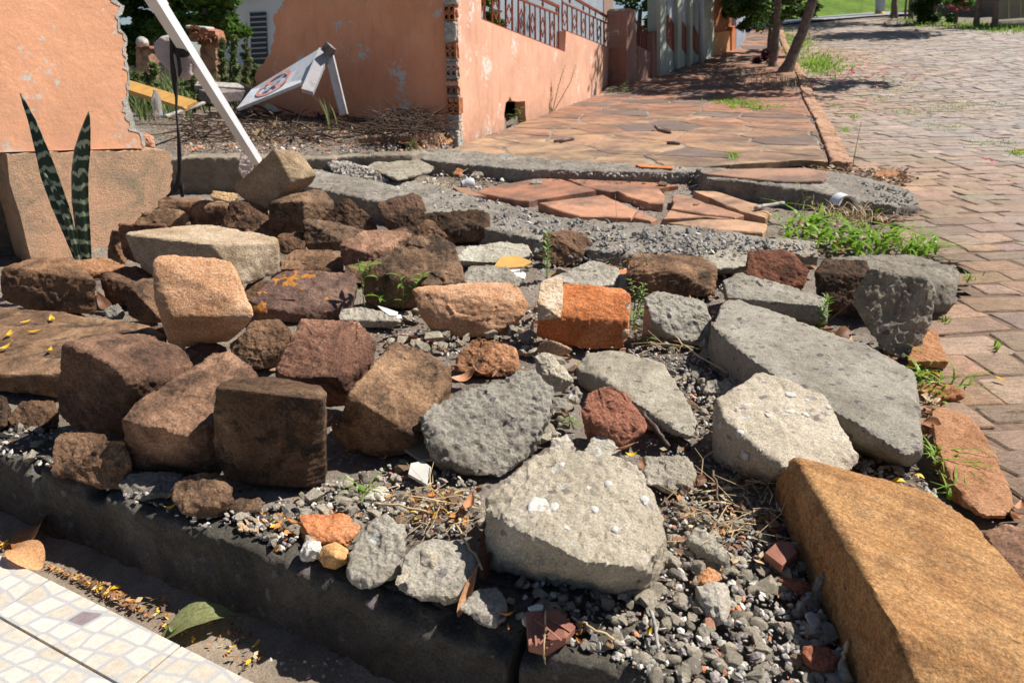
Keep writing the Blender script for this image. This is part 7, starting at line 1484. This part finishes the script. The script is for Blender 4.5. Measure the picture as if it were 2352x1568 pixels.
# planks
def plank(name, label, a, b_, w, d, mat, dY=0.0):
    A_ = atY(a[0], a[1], a[2]); B_ = atY(b_[0], b_[1], b_[2]); o = MB().bar(A_, B_, w, d, up=(0, -0.5, 1)).build(name, M[mat]); md = o.modifiers.new('b', 'BEVEL'); md.width = 0.004; tag(o, label, 'plank', 'planks in the ruined plot'); return o
plank('door_frame_plank', 'ochre painted door frame plank propped on the debris', (262, 188, 6.2), (438, 243, 5.6), 0.13, 0.03, 'wood_yellow')
plank('door_frame_plank', 'thin ochre strip just below the ochre door frame plank', (262, 202, 6.15), (428, 250, 5.55), 0.03, 0.02, 'wood_yellow')
plank('plank', 'white weathered plank lying behind the white pole', (445, 196, 7.4), (560, 202, 7.6), 0.10, 0.05, 'wood_grey')
plank('plank', 'dark broken beam behind the white pole', (470, 222, 7.2), (572, 214, 7.7), 0.16, 0.1, 'wood_dark')
plank('plank', 'thin pale batten slanting in the debris left of the pole', (380, 268, 6.0), (470, 236, 6.4), 0.035, 0.02, 'wood_grey')
# fallen sign
Ys = 7.15
cA, cB, cC, cD = atY(577, 206, Ys+0.35), atY(752, 101, Ys+0.12), atY(717, 179, Ys-0.22), atY(543, 250, Ys+0.0)
sg_ = empty('fallen_sign', tuple(cD), 'fallen white wooden sign with a red prohibition ring and blue figure', 'sign')
nrm = np.cross(cB-cA, cD-cA); nrm /= np.linalg.norm(nrm)
if nrm[2] < 0: nrm = -nrm
MB().prism([cA, cB, cC, cD], -nrm*0.03).build('board', M['signwhite'] if 'signwhite' in M else M.setdefault('signwhite', m_stucco('dirty_white_sign_paint', (0.70, 0.72, 0.76), (0.22, 0.2, 0.2), 0.9, 0.3, 0.001)), sg_)
def uv(u, v_, lift=0.002): return (cA*(1-u)+cB*u)*(1-v_)+(cD*(1-u)+cC*u)*v_+nrm*lift
M['signred'] = m_plain('faded_red_paint', (0.68, 0.33, 0.29), 0.6, 0.2, 20); M['signblue'] = m_plain('faded_blue_paint', (0.38, 0.43, 0.56), 0.6, 0.3, 20); M['signgrey'] = m_plain('blue_grey_paint', (0.45, 0.50, 0.60), 0.6, 0.2, 20)
asp = np.linalg.norm(cB-cA)/np.linalg.norm(cD-cA)
def ring(u0, v0, ru, rv, t, mat, name, lift):
    V = []; F = []; K = 40
    for k in range(K): a = 2*math.pi*k/K; V += [uv(u0+ru*math.cos(a), v0+rv*math.sin(a), lift), uv(u0+(ru*(1-t))*math.cos(a), v0+(rv*(1-t))*math.sin(a), lift)]
    for k in range(K): j = (k+1) % K; F.append([2*k, 2*j, 2*j+1, 2*k+1])
    return mesh_obj(name, V, F, mat, sg_)
rv = 0.42; ru = rv/asp*1.35; u0, v0 = 0.40, 0.50
ring(u0, v0, ru, rv, 0.20, M['signred'], 'red_ring', 0.003)
def quad(name, pts, mat, lift): return mesh_obj(name, [uv(u0+a*ru, v0+b_*rv, lift) for a, b_ in pts], [list(range(len(pts)))], mat, sg_)
quad('blue_figure', [(-0.55, 0.45), (-0.35, 0.1), (-0.1, 0.2), (0.05, -0.1), (0.4, -0.5), (0.55, -0.35), (0.35, 0.0), (0.1, 0.15), (-0.1, 0.5), (-0.4, 0.6)], M['signblue'], 0.0035)
quad('red_bar', [(-0.62, -0.42), (-0.48, -0.58), (0.62, 0.42), (0.48, 0.58)], M['signred'], 0.0042)
mb = MB(); w0_ = atY(746, 118, Ys+0.05); w1_ = atY(706, 212, Ys-0.35); mb.bar(w0_, w1_, 0.11, 0.05, up=(0, 1, 0)); mb.build('leg', M['woodwhite'] if 'woodwhite' in M else M.setdefault('woodwhite', m_stucco('mouldy_white_paint', (0.42, 0.40, 0.41), (0.05, 0.045, 0.04), 0.7, 0.3, 0.002)), sg_)
MB().bar(atY(757, 128, Ys+0.0), atY(790, 264, Ys-0.18), 0.075, 0.05, up=(0, 1, 0)).build('leg', M['woodwhite'], sg_)
MB().bar(atY(748, 108, Ys-0.02), atY(762, 122, Ys-0.06), 0.09, 0.08, up=(0, 1, 0)).build('hinge_block', M['wood_dark'], sg_)
St('stone', 'pale stone in the shade under the fallen sign', 'pale', T1, (625, 262, 0), '600,250,0 612,236,6 630,240,6 640,258,0 615,262,0', chips=2)
# cup and broken pipe
cp = G(1060, 436); zc = cp[1]*math.cos(TH)+0.35; s = zc/1568; V = []; F = []; ax = np.array([0.95, 0.3, 0.12]); ax /= np.linalg.norm(ax); e1 = np.cross(ax, [0, 0, 1]); e1 /= np.linalg.norm(e1); e2 = np.cross(e1, ax); c0 = cp+[0, 0, 11*s]
for t_, r_ in ((0, 8.5), (2, 9.6), (4, 8.6), (9, 11.5), (16, 12.5), (24, 12.5), (30, 10), (31, 6), (31, 0.01), (29, 0.01), (28, 9), (22, 11.3), (9, 10.3), (4, 7.6), (0, 8.2)):
    for k in range(18): a = 2*math.pi*k/18; V.append(c0+ax*t_*s+(e1*math.cos(a)+e2*math.sin(a))*r_*s)
for i in range(14):
    for k in range(18): F.append([i*18+k, i*18+(k+1) % 18, (i+1)*18+(k+1) % 18, (i+1)*18+k])
o = mesh_obj('lamp_cup', V, F, M['enamel'], smooth=True); tag(o, 'small grey white enamel cup lying on its side by the red flags', 'cup')
pp = G(1942, 492); s = (pp[1]*math.cos(TH)+.3)/1568; V = []; F = []
for side, rr in ((0, 28), (1, 25)):
    for j in range(6):
        for k in range(13): a = math.pi*(0.02+0.80*k/12); V.append(pp+np.array([math.cos(a)*rr*s, 0.12*j/5-0.02*math.sin(3*a)*(j == 0), math.sin(a)*rr*1.5*s]))
for i in range(5):
    for k in range(12):
        for side in (0, 1): b0 = side*78; F.append([b0+i*13+k, b0+i*13+k+1, b0+(i+1)*13+k+1, b0+(i+1)*13+k])
for k in range(12): F.append([k, k+1, 78+k+1, 78+k]); F.append([65+k, 65+k+1, 143+k+1, 143+k])
o = mesh_obj('broken_pipe', V, F, M['white_paint'], smooth=True); tag(o, 'broken white pipe end sticking out of the concrete tongue', 'pipe')
# stone in the litter, small loose stones on the driveway
for lab, b_, sp, mt, tn in [('reddish stone lying in the leaf litter on the setts', (2040, 408, 0), '2005,405,0 2015,393,6 2050,388,8 2066,398,4 2055,408,0', 'orange', (0.7, 0.62, 0.58)),
        ('small grey stone on the driveway flags, left of the clay fragment', (1230, 424, 2), '1216,418,0 1224,410,3 1240,412,4 1246,420,0 1230,424,0', 'grey', T1),
        ('orange clay fragment near the far concrete edge', (1240, 408, 2), '1226,406,0 1232,394,3 1250,390,5 1258,400,2 1250,408,0', 'brick', (0.9, 1.2, 1.5)),
        ('small dark round stone on the right driveway flag', (1600, 473, 2), '1591,470,0 1596,466,2 1606,467,2 1609,472,0 1600,474,0', 'brown', (1.0, 0.8, 0.8)),
        ('brown stone on the driveway flags beside the twigs', (1520, 428, 2), '1508,424,0 1516,416,3 1530,420,3 1532,427,0', 'brown', T1),
        ('orange brick fragment beside the enamel cup', (1055, 402, 0), '1040,400,0 1050,386,4 1066,390,4 1060,402,0', 'brick', (0.9, 1.1, 1.2)),
        ('pink render fragment left of the far concrete edge', (1010, 385, 0), '1004,382,0 1008,374,4 1022,376,4 1020,386,0', 'pink', (0.9, 1.1, 1.3)),
        ('grey fragment with a red face beside the enamel cup', (1100, 408, 0), '1080,404,0 1090,392,4 1106,393,4 1110,404,0', 'grey', (1, 0.95, 0.9)),
        ('reddish fragment below the crushed gravel mound', (778, 402, 8), '770,398,0 778,390,3 790,392,3 792,402,0', 'brick', (0.7, 0.8, 0.9))]:
    St('stone', lab, mt, tn, b_, sp, chips=2, group='loose small stones')
finish_lumps()
# white quartz lumps bedded in the two pale chunks
from mathutils.bvhtree import BVHTree
def hit(o, px, py):
    key = o.name
    if key not in BV: BV[key] = BVHTree.FromPolygons([v.co+o.location for v in o.data.vertices], [p.vertices[:] for p in o.data.polygons])
    return BV[key].ray_cast(Vector((0, 0, CAM_H)), Vector(ray(px, py)).normalized())
BV = {}
def chip(parent, px, py, w_, h_, hz, seed):
    hp = hit(parent, px, py)
    if hp[0] is None: return
    c = np.array(hp[0])-np.array(hp[1])*0.003; zc = c[1]*math.cos(TH)-(c[2]-CAM_H)*math.sin(TH); s = zc/1568; r = np.random.default_rng(seed)
    ra_ = r.uniform(0.5, 1.15, 9); pts = [c+np.array([math.cos(a)*w_*s*ra_[int(a*1.2)], math.sin(a)*h_*2.0*s*ra_[int(a*1.2)], z]) for a in np.linspace(0, 5.6, 7) for z in (-0.012, r.uniform(0.001, 0.004))]
    lump('quartz_chip', [pts], M['quartz'], vox=0.0022, smooth=1, rough=(0.003, 0.002), chips=0, chipd=0.003, parent=parent)
for i, a in enumerate([(1236, 1162, 30, 20), (1274, 1163, 12, 8), (1365, 1167, 13, 8), (1300, 1212, 6, 4), (1412, 1216, 8, 5), (1395, 1110, 11, 7), (1290, 1068, 9, 6), (1482, 1148, 10, 9)]): chip(big, *a, 0.157, 90+i)
pal_ = [o for o in bpy.data.objects if o.get('label', '').startswith('pale sandy concrete slab with')][0]
for i, a in enumerate([(1700, 990, 8, 6), (1712, 1040, 8, 7), (1813, 905, 11, 8), (1850, 918, 7, 4), (1900, 934, 5, 4), (1762, 953, 8, 4), (1815, 945, 14, 4), (1850, 952, 7, 5)]): chip(pal_, *a, 0.152, 120+i)

finish_lumps()
